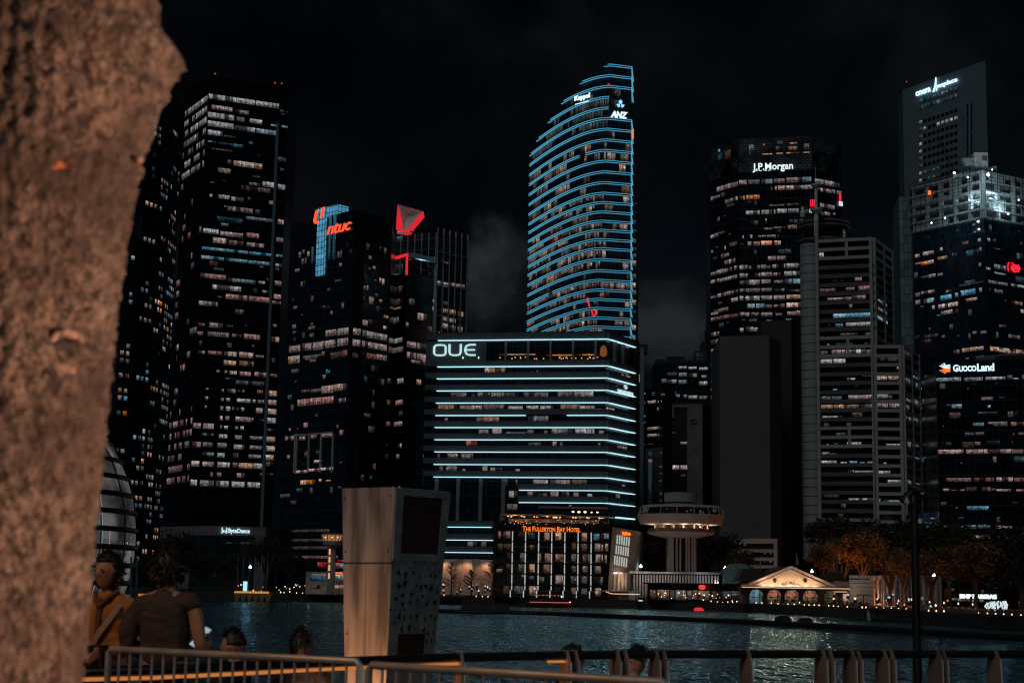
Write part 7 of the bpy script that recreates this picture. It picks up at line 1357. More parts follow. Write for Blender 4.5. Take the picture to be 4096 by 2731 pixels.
# ---- big tree trunk at the left
prof = [(-300, 640), (0, 636), (60, 628), (120, 660), (160, 700), (195, 738), (235, 733), (265, 712), (300, 688), (360, 656), (430, 622), (500, 598), (570, 566), (640, 548), (760, 528), (900, 511), (1200, 469), (1500, 437), (1700, 410), (2000, 373), (2300, 329), (2500, 303), (2731, 268), (3600, 170)]
DT = 3.6
def tr_edge(y):
    for (a, xa), (b, xb) in zip(prof, prof[1:]):
        if a <= y <= b: t = (y - a) / (b - a); return xa + (xb - xa) * t
    return prof[-1][1]
NA, NV = 220, 420; rings = []; tc0 = at(150, 1300, DT)
for j in range(NV + 1):
    y = 4260 - (4260 + 420) * j / NV; base_e = tr_edge(max(-300, min(3600, y)))
    smooth_e = 270 + (560 - 270) * max(0, min(1.1, (2731 - y) / 2731)) if y < 2731 else 270 - (y - 2731) * .11
    bulge = (base_e - smooth_e); r_px = 455 + (30 if y > 2400 else 0)
    cpx = smooth_e - r_px; q = at(cpx, min(y, 4200), DT); rad0 = r_px / F * DT; ring_ = []
    if y > 3300: rad0 *= 1 + ((y - 3300) / 960) ** 2 * .35
    for i in range(NA):
        a = 6.2831853 * i / NA; ca, sa = math.cos(a), math.sin(a)
        p0 = Vector((ca * rad0, sa * rad0, q.z))
        n1_ = mnoise.fractal(Vector((ca * 1.6, sa * 1.6, q.z * 1.4 + 3)), 1.0, 2.0, 3)
        n2_ = mnoise.noise(Vector((ca * rad0 * 44, sa * rad0 * 44, q.z * 38)))
        n3_ = mnoise.noise(Vector((ca * rad0 * 140, sa * rad0 * 140, q.z * 120)))
        w = max(0, ca) ** 3 if bulge > 0 else max(0, ca)
        dr = bulge / F * DT * w + n1_ * .018 + n2_ * .015 + n3_ * .009
        # old branch scar, an eye shaped hollow with a thick lower lip
        ang = math.atan2(sa, ca); da = (ang + 1.57) * rad0; dz = q.z - at(270, 1410, DT).z
        if abs(da - .277) < .3 and abs(dz) < .3:
            e_ = ((da - .277) / .075) ** 2 + ((dz - .035) / .035) ** 2; dr -= .055 * math.exp(-e_)
            l_ = ((da - .277) / .09) ** 2 + ((dz + .02) / .018) ** 2; dr += .040 * math.exp(-l_)
            l_ = ((da - .277) / .12) ** 2 + ((dz - .09) / .02) ** 2; dr += .008 * math.exp(-l_)
        rr_ = rad0 + dr; ring_.append(Vector((q.x + ca * rr_, DT + sa * rr_, q.z)))
    rings.append(ring_)
bm_, bt, bo = newmat('near_bark'); T = NT(bt); tcx = T.n('TexCoord'); mpx = T.n('Mapping'); T.l(tcx.outputs['Object'], mpx.inputs[0]); mpx.inputs['Scale'].default_value = (1, 1, .85)
na = T.n('TexNoise'); na.inputs['Scale'].default_value = 34; na.inputs['Detail'].default_value = 6; na.inputs['Roughness'].default_value = .65; T.l(mpx.outputs[0], na.inputs['Vector'])
nb = T.n('TexNoise'); nb.inputs['Scale'].default_value = 5; nb.inputs['Detail'].default_value = 6; T.l(tcx.outputs['Object'], nb.inputs['Vector'])
vo = T.n('TexVoronoi'); vo.inputs['Scale'].default_value = 62; T.l(mpx.outputs[0], vo.inputs['Vector'])
k1 = T.ramp(na.outputs[0], .40, .60); k2 = T.ramp(nb.outputs[0], .38, .62)
c = T.mixc(k1, (.045, .029, .022, 1), (.33, .225, .17, 1)); c = T.mixc(T.math('MULTIPLY', k2, .75), c, (.075, .043, .031, 1)); c = T.mixc(T.math('MULTIPLY', T.math('LESS_THAN', vo.outputs['Distance'], .26), T.ramp(nb.outputs[0], .62, .4, 0, .6)), c, (.46, .33, .26, 1))
p = T.n('BsdfPrincipled'); p.inputs['Roughness'].default_value = .85; T.l(c, p.inputs['Base Color']); b = T.n('Bump'); b.inputs['Strength'].default_value = 1.0; b.inputs['Distance'].default_value = .035; T.l(T.math('ADD', na.outputs[0], T.math('MULTIPLY', vo.outputs['Distance'], -.4)), b.inputs['Height']); T.l(b.outputs[0], p.inputs['Normal']); T.l(p.outputs[0], bo.inputs[0])
TT = thing('tree', 'big rough barked tree trunk lit warm brown, close at the left edge', 'tree', (tc0.x, DT, ZG)); m = MB(); m.rings(rings, 0, True, True); m.build('trunk', bm_, TT)
def on_trunk(x, y, out=0.0):             # where the line of sight meets the bark
    r_ = ray(x, y); e = tr_edge(y); se = 270 + 290 * max(0, min(1.1, (2731 - y) / 2731)); q = at(se - 455, y, DT); a = r_.x ** 2 + r_.y ** 2; b2 = -2 * (r_.x * q.x + r_.y * DT); c2 = q.x ** 2 + DT ** 2 - (.256 + out) ** 2
    return CAM + r_ * ((-b2 - math.sqrt(max(0, b2 * b2 - 4 * a * c2))) / (2 * a))
kb = solid('knot_bark', (.30, .19, .135), .85, scale=38, vary=.75, bump=.9); lip = [on_trunk(x, y, -.006) for x, y in ((182, 1395), (200, 1432), (232, 1458), (270, 1466), (308, 1458), (338, 1428), (352, 1392))]
mk = MB(); mk.tube(lip, [.004, .012, .021, .024, .021, .013, .004], 12); brow = [on_trunk(x, y, -.006) for x, y in ((196, 1372), (225, 1342), (270, 1330), (315, 1345), (342, 1376))]; mk.tube(brow, [.003, .009, .010, .009, .003], 10); mk.build('knot_lip', kb, TT)
mk = MB(); hp_ = [on_trunk(268 + (74 + 10 * math.sin(3 * a)) * math.cos(a), 1398 + (40 + 6 * math.cos(2 * a)) * math.sin(a), .006) for a in [6.2832 * k / 16 for k in range(16)]]; ctr_ = on_trunk(270, 1394, -.02); [mk.face([hp_[k], hp_[(k + 1) % 16], ctr_]) for k in range(16)]; mk.build('knot_hollow', solid('knot_dark', (.03, .016, .011), .9), TT)  # shade of the hollow is put into its dark colour
m = MB(); q = at(556, 640, DT - .02); m.lathe((q.x, q.y, q.z), [(.002, -.008), (.009, -.004), (.010, .004), (.003, .009)], 10); m.build('bark_nub', solid('nub_bark', (.42, .24, .15), .8), TT)
m = MB(); q = at(262, 672, DT - .30)
for k in range(5): a = k * 1.1; v = Vector((math.cos(a) * .018, -.006, math.sin(a) * .008)); m.face([q, q + v + Vector((.004, 0, .004)), q + v * 1.5, q + v + Vector((-.004, 0, -.003))])
m.build('dry_leaf', solid('dry_orange_leaf', (.70, .22, .04), .7), TT)
lamp('street_lamp_on_trunk', (2.3, 2.5, 4.4), (1, .61, .42), 680, .08, spot=80, aim=(-.9, 3.5, 4.7)); lamp('warm_fill', (-1.6, -1.6, 5.4), (1, .62, .45), 22, .3)  # second lamp is an unseen warm fill added behind the camera
# ---- crowd barriers
STEEL = solid('galvanised_steel', (.42, .40, .38), .45, .5, scale=6, vary=.2)
def barrier(x0, y0, x1, y1, drop, label, sp=.085):
    z = HC - drop; a = onz(x0, y0, z); b_ = onz(x1, y1, z); o = thing('crowd_barrier', label, 'barrier', (a.x, a.y, ZG), 'steel crowd barriers'); L = (b_ - a).length; d_ = (b_ - a).normalized(); dn = Vector((0, 0, 1)); zl = ZG + .18
    m = MB(); m.tube([(a.x, a.y, ZG + .02), (a.x, a.y, z - .02), a + d_ * .02, b_ - d_ * .02, (b_.x, b_.y, z - .02), (b_.x, b_.y, ZG + .02)], .019, 8); m.build('frame', STEEL, o)
    m = MB(); m.tube([(a.x, a.y, zl), (b_.x, b_.y, zl)], .015, 8); m.build('bottom_rail', STEEL, o)
    n = int(L / sp)
    for i in range(1, n): q = a.lerp(b_, i / n); m = MB(); m.tube([(q.x, q.y, zl), (q.x, q.y, z)], .0075, 6); m.build('bar', STEEL, o)
    for q in (a + d_ * .22, b_ - d_ * .22): nn = Vector((-d_.y, d_.x, 0)); m = MB(); m.beam(q + nn * .3 + Vector((0, 0, .03 - (z - ZG))), q - nn * .3 + Vector((0, 0, .03 - (z - ZG))), .05, .02); m.build('foot', STEEL, o)
    return o
barrier(436, 2594, 1440, 2644, .385, 'grey steel crowd barrier in front of the two standing people')
barrier(1476, 2658, 2668, 2728, .385, 'grey steel crowd barrier right of the first one, in front of the metal kiosk')
# ---- promenade rail
HR = [(-400, 2700), (620, 2678), (996, 2662), (1250, 2650), (1822, 2628), (2200, 2621), (2600, 2616), (3200, 2614), (4000, 2614), (4600, 2617)]
zr = HC - .56; hp = [onz(x, y, zr) for x, y in HR]
RL = thing('promenade_railing', 'black handrail with lit underside on steel fin posts along the promenade edge', 'railing', (hp[3].x, hp[3].y, ZG))
m = MB(); m.tube(hp, .036, 12); m.build('handrail', solid('handrail_black', (.012, .011, .011), .3), RL)
def hr_at(x):
    for (a, _), (b_, _), p_, q_ in zip(HR, HR[1:], hp, hp[1:]):
        if a <= x <= b_:
            t = (x - a) / (b_ - a); d = 1 / ((1 - t) / p_.y + t / q_.y); u = ray(x, 2620); k = d / u.y; return Vector((u.x * k, d, zr))
m = MB(); lp = [hr_at(x) + Vector((0, -.012, -.048)) for x in (300, 620, 996, 1250, 1500, 1822, 1845)]; m.tube(lp, .012, 8); m.build('led_strip', emit('rail_led_orange', (.62, .20, .05), .85), RL)
m = MB(); lp = [hr_at(x) + Vector((0, -.012, -.048)) for x in (2190, 2262)]; m.tube(lp, .010, 8); m.build('led_strip', MATS['rail_led_orange'], RL)
FIN = solid('fin_steel', (.36, .26, .21), .38, .55, scale=3, vary=.3); EDG = solid('fin_edge', (.62, .66, .68), .3, .6)  # pale edge colour carries the light caught along each fin
for x in (1838, 2262, 2296, 2462, 2494, 2618, 2648, 2985, 3284, 3312, 3400, 3424, 3528, 3556, 3742, 3764, 3975):
    q = hr_at(x); m = MB(); w = .085; s_ = .012
    L = [(-s_, -w, 0), (s_, -w, 0), (s_, w, 0), (-s_, w, 0)]; q0 = Vector((q.x, q.y, ZG)); ang = Matrix.Rotation(.42, 3, 'Z')
    bot = [q0 + ang @ Vector((t[0] * 1.4 - .012, t[1] * 1.5, 0)) for t in L]; mid_ = [Vector((q.x, q.y, zr - .05)) + ang @ Vector(t) for t in L]; tp_ = [Vector((q.x, q.y, zr + .045)) + ang @ Vector((t[0] * .8, t[1] * .45, 0)) for t in L]
    m.hexa(bot, mid_); m.hexa(mid_, tp_); pst = m.build('post', FIN, RL)
    m = MB(); e0 = q0 + ang @ Vector((s_ * 1.4 - .012, -w * 1.5 - .003, 0)); e1 = Vector((q.x, q.y, zr - .05)) + ang @ Vector((s_, -w - .003, 0)); m.tube([e0, e1], .0065, 6); m.build('post_edge', EDG, pst)
for k in range(4):
    m = MB(); m.tube([p_ + Vector((0, .02, -.18 - k * .2)) for p_ in hp[:4]], .004, 5); m.build('wire', METAL_D, RL)
# ---- tapering metal kiosk
def Kp(x, y, d): return at(900 + x * .53, 1900 + y * .53, d)
TL, TR, TS = Kp(884, 100, 13.5), Kp(1280, 88, 13.2), Kp(1702, 125, 13.75); BLk, BRk, BSk = Kp(908, 1385, 13.5), Kp(1220, 1380, 13.2), Kp(1580, 1365, 13.75)
def down(t, b_): k = (t.z - ZG) / (t.z - b_.z); return t + (b_ - t) * k
TLr = TL + (TS - TR) + Vector((0, .0, 0)); 
G0, G1, G2 = down(TL, BLk), down(TR, BRk), down(TS, BSk); 
def planar(p, a, b_, c_):               # slide p along y onto the plane of a, b, c
    n = (b_ - a).cross(c_ - a); p = p.copy(); p.y = a.y - (n.x * (p.x - a.x) + n.z * (p.z - a.z)) / n.y; return p
for g in (G0, G1, G2): g.z = ZG
G2 = planar(G2, G1, TR, TS); G0 = planar(G0, G1, TR, TL); G3 = G0 + (G2 - G1)
KS = thing('metal_kiosk', 'tapering brushed metal kiosk with a dark screen and triangle perforations', 'kiosk', (G1.x, G1.y, ZG))
km, kt, ko = newmat('brushed_metal'); T = NT(kt); tcx = T.n('TexCoord'); mpx = T.n('Mapping'); T.l(tcx.outputs['Object'], mpx.inputs[0]); mpx.inputs['Scale'].default_value = (7, 7, .8); na = T.n('TexNoise'); na.inputs['Scale'].default_value = 1.3; na.inputs['Detail'].default_value = 6; T.l(mpx.outputs[0], na.inputs['Vector']); mp2 = T.n('Mapping'); T.l(tcx.outputs['Object'], mp2.inputs[0]); mp2.inputs['Scale'].default_value = (60, 60, .8); nb = T.n('TexNoise'); nb.inputs['Scale'].default_value = 2; T.l(mp2.outputs[0], nb.inputs['Vector'])
p = T.n('BsdfPrincipled'); p.inputs['Metallic'].default_value = .55; T.l(T.mixc(T.ramp(na.outputs[0], .36, .64), (.15, .135, .125, 1), (.50, .46, .42, 1)), p.inputs['Base Color']); T.l(T.math('ADD', T.ramp(na.outputs[0], .3, .7, .5, .32), T.math('MULTIPLY', nb.outputs[0], .15)), p.inputs['Roughness']); T.l(p.outputs[0], ko.inputs[0])
def lerp4(t, a, b_): return a.lerp(b_, t)
m = MB(); m.hexa([G0, G1, G2, G3], [TL, TR, TS, TLr]); m.build('body', km, KS)
nL = (G1 - G0).cross(TL - G0).normalized(); nR = (G2 - G1).cross(TR - G1).normalized()
def onR(u, v, off=.004): b_ = G1.lerp(G2, u); t = TR.lerp(TS, u); return b_.lerp(t, v) + nR * off
def onL(u, v, off=.004): b_ = G0.lerp(G1, u); t = TL.lerp(TR, u); return b_.lerp(t, v) + nL * off
def kv(y): zz = Kp(1400, y, 13.4).z; return (zz - ZG) / (TR.z - ZG)
def slabR(mb, u0, u1, v0, v1, o0, o1, f=onR, mi=0): A = [f(u0, v0, o0), f(u1, v0, o0), f(u1, v1, o0), f(u0, v1, o0)]; B_ = [f(u0, v0, o1), f(u1, v0, o1), f(u1, v1, o1), f(u0, v1, o1)]; mb.hexa(A, B_, mi)
FRM = solid('kiosk_frame', (.20, .23, .24), .45, .4, scale=8, vary=.3)
vs = kv(668); m = MB()
slabR(m, .012, .988, kv(160), .995, .0, .012); slabR(m, .012, .988, vs + .01, vs + .035, 0, .012); slabR(m, .012, .15, vs + .036, kv(161), 0, .012); slabR(m, .86, .988, vs + .036, kv(161), 0, .012); m.build('screen_frame', FRM, KS)
m = MB(); slabR(m, .15, .86, vs + .036, kv(161), 0, .006); m.build('screen', solid('kiosk_screen', (.035, .018, .022), .25), KS)
m = MB(); slabR(m, .0, .995, kv(1010), vs - .004, 0, .007); slabR(m, .0, .995, .05, kv(1020), 0, .007); r = random.Random(21)
def tri(cu, cv, s): 
    a = r.random() * 6.28; pts = [onR(cu + math.cos(a + t) * s * k, cv + math.sin(a + t) * s * k * .34, .009) for t, k in ((0, 1.2), (2.2, .7), (4.0, .8))]; m.face(pts, mi=1); m.face([q - nR * .002 for q in pts][::-1], mi=1)
placed = []
for i in range(400):
    if len(placed) > 46: break
    cu = r.uniform(.1, .93); cv = r.uniform(kv(1290), vs - .03)
    if abs(cv - kv(1015)) < .02: continue
    if cu < .72 and cv < kv(1170): cu = r.uniform(.8, .92)
    if any(abs(cu - a_) < .085 and abs(cv - b2) < .028 for a_, b2 in placed): continue
    placed.append((cu, cv)); tri(cu, cv, r.uniform(.025, .062))
m.build('perforated_panel', [FRM, solid('perforation_dark', (.004, .004, .005), .6)], KS)
m = MB(); slabR(m, .2, .74, kv(1356), kv(1195), .006, .014); m.build('hatch', solid('hatch_black', (.006, .006, .007), .35), KS)
m = MB(); slabR(m, 0, 1, vs - .002, vs + .002, .0, .003, onL); slabR(m, .48, .485, .02, vs - .004, 0, .002, onL); m.build('seam', METAL_D, KS)
for u, v in ((.06, .965), (.93, .968), (.06, .78), (.93, .78), (.07, .50), (.92, .27), (.94, .255), (.07, .27)):
    m = MB(); q = onL(u, v, .002); m.lathe(q, [(.001, -.009), (.009, 0), (.001, .009)], 8); m.build('rivet', METAL_D, KS)
for u, v in ((.06, .965), (.94, .93), (.06, .75), (.93, .72), (.95, .62), (.93, .5), (.94, .33)):
    m = MB(); q = onR(u, v, .013); m.lathe(q, [(.001, -.008), (.008, 0), (.001, .008)], 8); m.build('rivet', METAL_D, KS)
lamp('ground_lamp', (G0.x - .35, G0.y - .75, ZG + .42), (1, .42, .17), 62, .06, spot=95, aim=(G0.x + .35, G0.y, ZG + 1.0)); lamp('kiosk_soft_spot', (-7.0, 7.5, 9.5), (.88, .84, .80), 230, .3, spot=24, aim=(-1.2, 13.3, 4.8)); lamp('kiosk_cool_fill', (5.2, 7.5, 7.6), (.62, .90, 1), 150, .5)  # the last two lamps are unseen, added to light the kiosk's faces
# ---- black lamp post in front of the bay
d = 20.0; b0 = at(3668, 2731, d); o = thing('lamp_post', 'thin black lamp post with two unlit spotlights at its top', 'lamp post', (at(3655, 2000, d).x, d, 2.2)); t0 = at(3655, 1975, d); m = MB(); PB_ = solid('post_black', (.008, .008, .009), .5)
m.tube([(t0.x, d, 2.2), (t0.x, d, 3.2), (t0.x, d, t0.z)], [.062, .055, .045], 10); m.build('post', PB_, o)
def spot(x0, y0, x1, y1, r0, r1): a = at(x0, y0, d); b_ = at(x1, y1, d); m = MB(); m.tube([a, a.lerp(b_, .15), a.lerp(b_, .8), b_], [r0 * .6, r0, r1, r1 * .92], 12); return m
h_ = spot(3655, 1958, 3618, 2012, .05, .085).build('spotlight', PB_, o); h2 = spot(3640, 1945, 3700, 1970, .05, .08).build('spotlight', PB_, o); h3 = spot(3650, 1975, 3655, 2022, .06, .09).build('spotlight', PB_, o)
q = at(3628, 2006, d - .09); m = MB(); m.lathe(q, [(.01, -.05), (.04, 0), (.01, .05)], 8); m.build('lens', solid('lens_glass', (.5, .42, .36), .2), h_)
q = at(3690, 1973, d - .06); m = MB(); m.lathe(q, [(.01, -.02), (.03, 0), (.01, .02)], 8); m.build('lens', MATS['lens_glass'], h2)
# ================================================================== people
def skin_geo(chains, sub=1):
    """joint chains [(point, radius), ...] grown into one tapered surface"""
    V = []; E = []; Rr = []; idx = {}
    for ch in chains:
        prev = None
        for p_, r_ in ch:
            k = tuple(round(c, 4) for c in p_)
            if k not in idx: idx[k] = len(V); V.append(k); Rr.append(r_)
            if prev is not None and prev != idx[k]: E.append((prev, idx[k]))
            prev = idx[k]
    me = bpy.data.meshes.new('skeleton'); me.from_pydata(V, E, []); o = bpy.data.objects.new('skeleton', me); COL.objects.link(o)
    md = o.modifiers.new('Skin', 'SKIN'); md.use_smooth_shade = True
    for i, v in enumerate(me.skin_vertices[0].data):
        r_ = Rr[i]; v.radius = (r_ if not isinstance(r_, tuple) else r_[0], r_ if not isinstance(r_, tuple) else r_[1]); v.use_root = (i == 0)
    s_ = o.modifiers.new('Sub', 'SUBSURF'); s_.levels = sub; s_.render_levels = sub
    dg = bpy.context.evaluated_depsgraph_get(); ev = bpy.data.meshes.new_from_object(o.evaluated_get(dg)); g = ([tuple(v.co) for v in ev.vertices], [tuple(f.vertices) for f in ev.polygons])
    bpy.data.objects.remove(o); bpy.data.meshes.remove(me); bpy.data.meshes.remove(ev); return g
def mb_geo(m): return m.v, m.f
def fuse(geos, voxel, smooth=3):
    V = []; Fs = []
    for g in geos: i = len(V); V += [tuple(v) for v in g[0]]; Fs += [tuple(k + i for k in f) for f in g[1]]
    me = bpy.data.meshes.new('fused'); me.from_pydata(V, [], Fs); o = bpy.data.objects.new('fused', me); COL.objects.link(o); md = o.modifiers.new('Remesh', 'REMESH'); md.mode = 'VOXEL'; md.voxel_size = voxel; md.use_smooth_shade = True
    if smooth: s_ = o.modifiers.new('Smooth', 'SMOOTH'); s_.iterations = smooth; s_.factor = .5
    dg = bpy.context.evaluated_depsgraph_get(); ev = bpy.data.meshes.new_from_object(o.evaluated_get(dg)); bpy.data.objects.remove(o); bpy.data.meshes.remove(me)
    for p_ in ev.polygons: p_.use_smooth = True
    return ev
def head_geo(c, M, s=1.0, grow=0.0, hair=False, low=-.02, front=.3):
    """a sculpted head (+y the face): skull, jaw, brow, nose, lips, ears; or the hair over it"""
    V = []; Fs = []; nu, nv = 40, 30
    for j in range(nv + 1):
        t = math.pi * j / nv
        for i in range(nu):
            a = 6.2831853 * i / nu; x = math.sin(t) * math.cos(a); y = math.sin(t) * math.sin(a); z = math.cos(t); g = lambda cx, cy, cz, w: math.exp(-((x - cx) ** 2 + (y - cy) ** 2 + (z - cz) ** 2) / (w * w))
            X = x * .076; Y = y * .096; Z = z * .115
            if z < 0: k = 1 + z * .30; X *= k; Y = Y * (1 + z * .12) + z * -.012
            if y > 0: Y *= .93
            if not hair:
                Y += .026 * g(0, .97, -.12, .16) + .012 * g(0, .95, .05, .14) + .006 * g(.3, .9, .22, .2) + .006 * g(-.3, .9, .22, .2) - .010 * (g(.35, .9, .06, .16) + g(-.35, .9, .06, .16)) + .009 * g(0, .85, -.46, .16) + .010 * g(0, .7, -.78, .22)
                for s_ in (-1, 1): X += s_ * .014 * g(s_, -.05, -.05, .16)
            else:
                lim = front + (.10 * mnoise.noise(Vector((x * 5, y * 5, z * 5))))
                shell = 1.10 + grow + (.05 + grow * .5) * mnoise.noise(Vector((x * 5, y * 5, z * 4))) + (.03 + grow * .12) * mnoise.noise(Vector((x * 19, y * 19, z * 9)))
                if (y > lim and z < .52) or z < low: shell = .86
                X *= shell; Y *= shell; Z *= shell
            V.append(tuple(Vector(c) + M @ Vector((X, Y, Z)) * s))
    for j in range(nv):
        for i in range(nu): a = j * nu + i; b_ = j * nu + (i + 1) % nu; Fs.append((a, a + nu, b_ + nu, b_))
    return V, Fs
def finger_geos(wrist, d_, side, curl, s=1.0):
    """palm and five bent fingers; d_ the hand's direction, side towards the thumb, curl the bend direction"""
    d_ = d_.normalized(); side = (side - d_ * side.dot(d_)).normalized(); curl = curl.normalized(); out = []; m = MB()
    pc = wrist + d_ * .045 * s; m.rings([[pc + d_ * t * s + side * (.036 * w * math.cos(a)) * s + curl * (.013 * math.sin(a)) * s for a in [6.2831853 * k / 10 for k in range(10)]] for t, w in ((-.05, .62), (-.02, .95), (.02, 1.05), (.045, .95))]); out.append(mb_geo(m))
    for k, (o_, L) in enumerate(((.027, .070), (.009, .080), (-.009, .074), (-.026, .058))):
        p0 = pc + (d_ * .038 + side * o_) * s; p1 = p0 + (d_ * .9 + curl * .35).normalized() * L * .45 * s; p2 = p1 + (d_ * .45 + curl * .9).normalized() * L * .33 * s; p3 = p2 + (d_ * .0 + curl * 1.0).normalized() * L * .25 * s; m = MB(); m.tube([p0, p1, p2, p3], [.0095 * s, .009 * s, .008 * s, .0065 * s], 8); out.append(mb_geo(m))
    p0 = pc + (side * .026 - d_ * .02) * s; p1 = p0 + (side * .8 + d_ * .5 + curl * .2).normalized() * .034 * s; p2 = p1 + (side * .2 + d_ * .8 + curl * .6).normalized() * .03 * s; m = MB(); m.tube([p0, p1, p2], [.011 * s, .0105 * s, .008 * s], 8); out.append(mb_geo(m)); return out
SKIN = solid('skin', (.36, .19, .12), .55, scale=12, vary=.08); HAIR = solid('black_hair', (.006, .005, .005), .55, scale=40, vary=.5)
def add_mesh(name, me, mat, parent): me.materials.append(mat); me.name = name; o = bpy.data.objects.new(name, me); COL.objects.link(o); o.parent = parent; return o
def person(label, x, d, ztop, yaw, head_yaw=0, head_tilt=0, height=1.68, seated=False, arms='down', voxel=.010, hair=(.0, -.02, .3), top=None, trousers=None, extra=None, sleeves=True, group=None):
    """origin at the feet, +y the way the body faces"""
    P = at(x, 2300, d); s = height / 1.70; zbase = ztop - height if not seated else ztop - 1.30 * s
    o = thing('person', label, 'person', (P.x, d, zbase), group); o.rotation_euler = (0, 0, yaw); del WLOC[o.name]
    V3 = lambda a, b_, c_: (a * s, b_ * s, c_ * s); dz = -.40 if seated else 0
    pel = V3(0, 0, .94 + dz); sp1 = V3(0, .0, 1.10 + dz); sp2 = V3(0, -.01, 1.28 + dz); ch = V3(0, -.01, 1.38 + dz); nk = V3(0, 0, 1.47 + dz); hb = V3(0, .018, 1.545 + dz)
    torso = [(pel, (.155 * s, .105 * s)), (sp1, (.135 * s, .098 * s)), (sp2, (.155 * s, .108 * s)), (ch, (.13 * s, .095 * s)), (nk, .055 * s), (hb, .05 * s)]
    chains = [torso]; cl = [[(pel, (.175 * s, .125 * s)), (sp1, (.16 * s, .12 * s)), (sp2, (.188 * s, .138 * s)), (ch, (.175 * s, .138 * s)), (V3(0, -.005, 1.44 + dz), .105 * s), (V3(0, .0, 1.475 + dz), .07 * s)]]; tr_ = []; hands = []
    for sd in (-1, 1):
        hip = V3(.095 * sd, 0, .90 + dz)
        if seated: kn = V3(.12 * sd, .44, .94 + dz - .02); an = V3(.12 * sd, .42, .09); to = V3(.13 * sd, .56, .035)
        else: kn = V3(.10 * sd, .02, .49); an = V3(.10 * sd, -.02, .09); to = V3(.12 * sd, .13, .035)
        chains.append([(pel, (.155 * s, .105 * s)), (hip, .085 * s), (kn, .058 * s), (an, .04 * s), (to, .035 * s)]); tr_.append([(V3(0, 0, .97 + dz), (.165 * s, .118 * s)), (hip, .10 * s), (kn, .078 * s), (tuple(Vector(an) + Vector((0, 0, .03))), .062 * s)])
        sh = V3(.185 * sd, -.01, 1.385 + dz); a_ = arms[sd] if isinstance(arms, dict) else arms
        if a_ == 'down': el = V3(.235 * sd, -.03, 1.10 + dz); wr = V3(.225 * sd, .06, .86 + dz)
        elif a_ == 'waist': el = V3(.25 * sd, -.04, 1.12 + dz); wr = V3(.10 * sd, .20, 1.06 + dz)
        elif a_ == 'hold': el = V3(.245 * sd, -.03, 1.11 + dz); wr = V3(.22 * sd, .22, 1.14 + dz)
        else: el = V3(.23 * sd, .10, 1.13 + dz); wr = V3(.12 * sd, .32, 1.0 + dz)
        chains.append([(ch, (.13 * s, .095 * s)), (sh, .062 * s), (el, .043 * s), (wr, .030 * s)])
        dv = (Vector(wr) - Vector(el)).normalized(); inw = Vector((-sd, 0, 0)); hands += finger_geos(Vector(wr), dv, Vector((-sd * .3, .3, .9)) if a_ != 'down' else Vector((0, 1, 0)), inw if a_ == 'down' else Vector((-sd * .5, .2, -.8)), s)
        if sleeves is True or (isinstance(sleeves, dict) and sleeves[sd]): e_ = Vector(el).lerp(Vector(wr), .9); cl.append([(ch, (.148 * s, .108 * s)), (sh, .082 * s), (el, .064 * s), (tuple(e_), .050 * s)])
        else: e_ = Vector(sh).lerp(Vector(el), .18); cl.append([(ch, (.148 * s, .108 * s)), ((sh[0] * .97, sh[1], sh[2] + .012), .086 * s), (tuple(e_), .07 * s)])
    hc = Vector(V3(0, .025, 1.60 + dz)); HM = Matrix.Rotation(head_yaw, 3, 'Z') @ Matrix.Rotation(head_tilt, 3, 'X')
    body = fuse([skin_geo(chains), head_geo(hc, HM, s * 1.1)] + hands, voxel); add_mesh('body', body, SKIN, o)
    tm_ = fuse([skin_geo([c_]) for c_ in cl], .012, 6)
    for v in tm_.vertices:               # folds of the cloth
        q_ = v.co; w_ = .5 + .5 * math.sin(q_.z * 9); v.co += v.normal * (.012 * mnoise.noise(Vector((q_.x * 7, q_.y * 7, q_.z * 16))) + .006 * mnoise.noise(Vector((q_.x * 20, q_.y * 20, q_.z * 34))) + .004)
    add_mesh('top', tm_, top, o); add_mesh('trousers', fuse([skin_geo([c_]) for c_ in tr_], .016, 4), trousers or solid('dark_trousers', (.012, .012, .014), .8), o)
    hg = head_geo(hc, HM, s * 1.1, grow=hair[0], hair=True, low=hair[1], front=hair[2]); 
    hv = list(hg[0]); hf = list(hg[1]); hr2 = random.Random(int(x))
    for k in range(900 if hair[0] > .1 else 260):   # loose locks over the hair
        b0_ = Vector(hg[0][hr2.randrange(len(hg[0]))]); rel = HM.inverted() @ (b0_ - hc)
        if (rel.y > .0 * s and rel.z < .06 * s) or (rel.y > -.03 * s and rel.z < -.01) or rel.z < hair[1] * .115 * s - .02 or rel.length < .075 * s: continue
        out_ = (b0_ - hc).normalized(); dn_ = (Vector((0, 0, -1)) + out_ * .9 + Vector((hr2.gauss(0, .5), hr2.gauss(0, .5), hr2.gauss(0, .4)))).normalized(); L_ = hr2.uniform(.03, .065); sd_ = dn_.cross(out_).normalized() * hr2.uniform(.004, .009); i_ = len(hv)
        hv += [tuple(b0_ - sd_), tuple(b0_ + sd_), tuple(b0_ + out_ * .012 + dn_ * L_ * .5 + sd_ * .8), tuple(b0_ + out_ * .012 + dn_ * L_ * .5 - sd_ * .8), tuple(b0_ + dn_ * L_)]; hf += [(i_, i_ + 1, i_ + 2, i_ + 3), (i_ + 3, i_ + 2, i_ + 4)]
    me = bpy.data.meshes.new('hair'); me.from_pydata(hv, [], hf); [setattr(p_, 'use_smooth', True) for p_ in me.polygons]; hr_ = add_mesh('hair', me, HAIR, o)
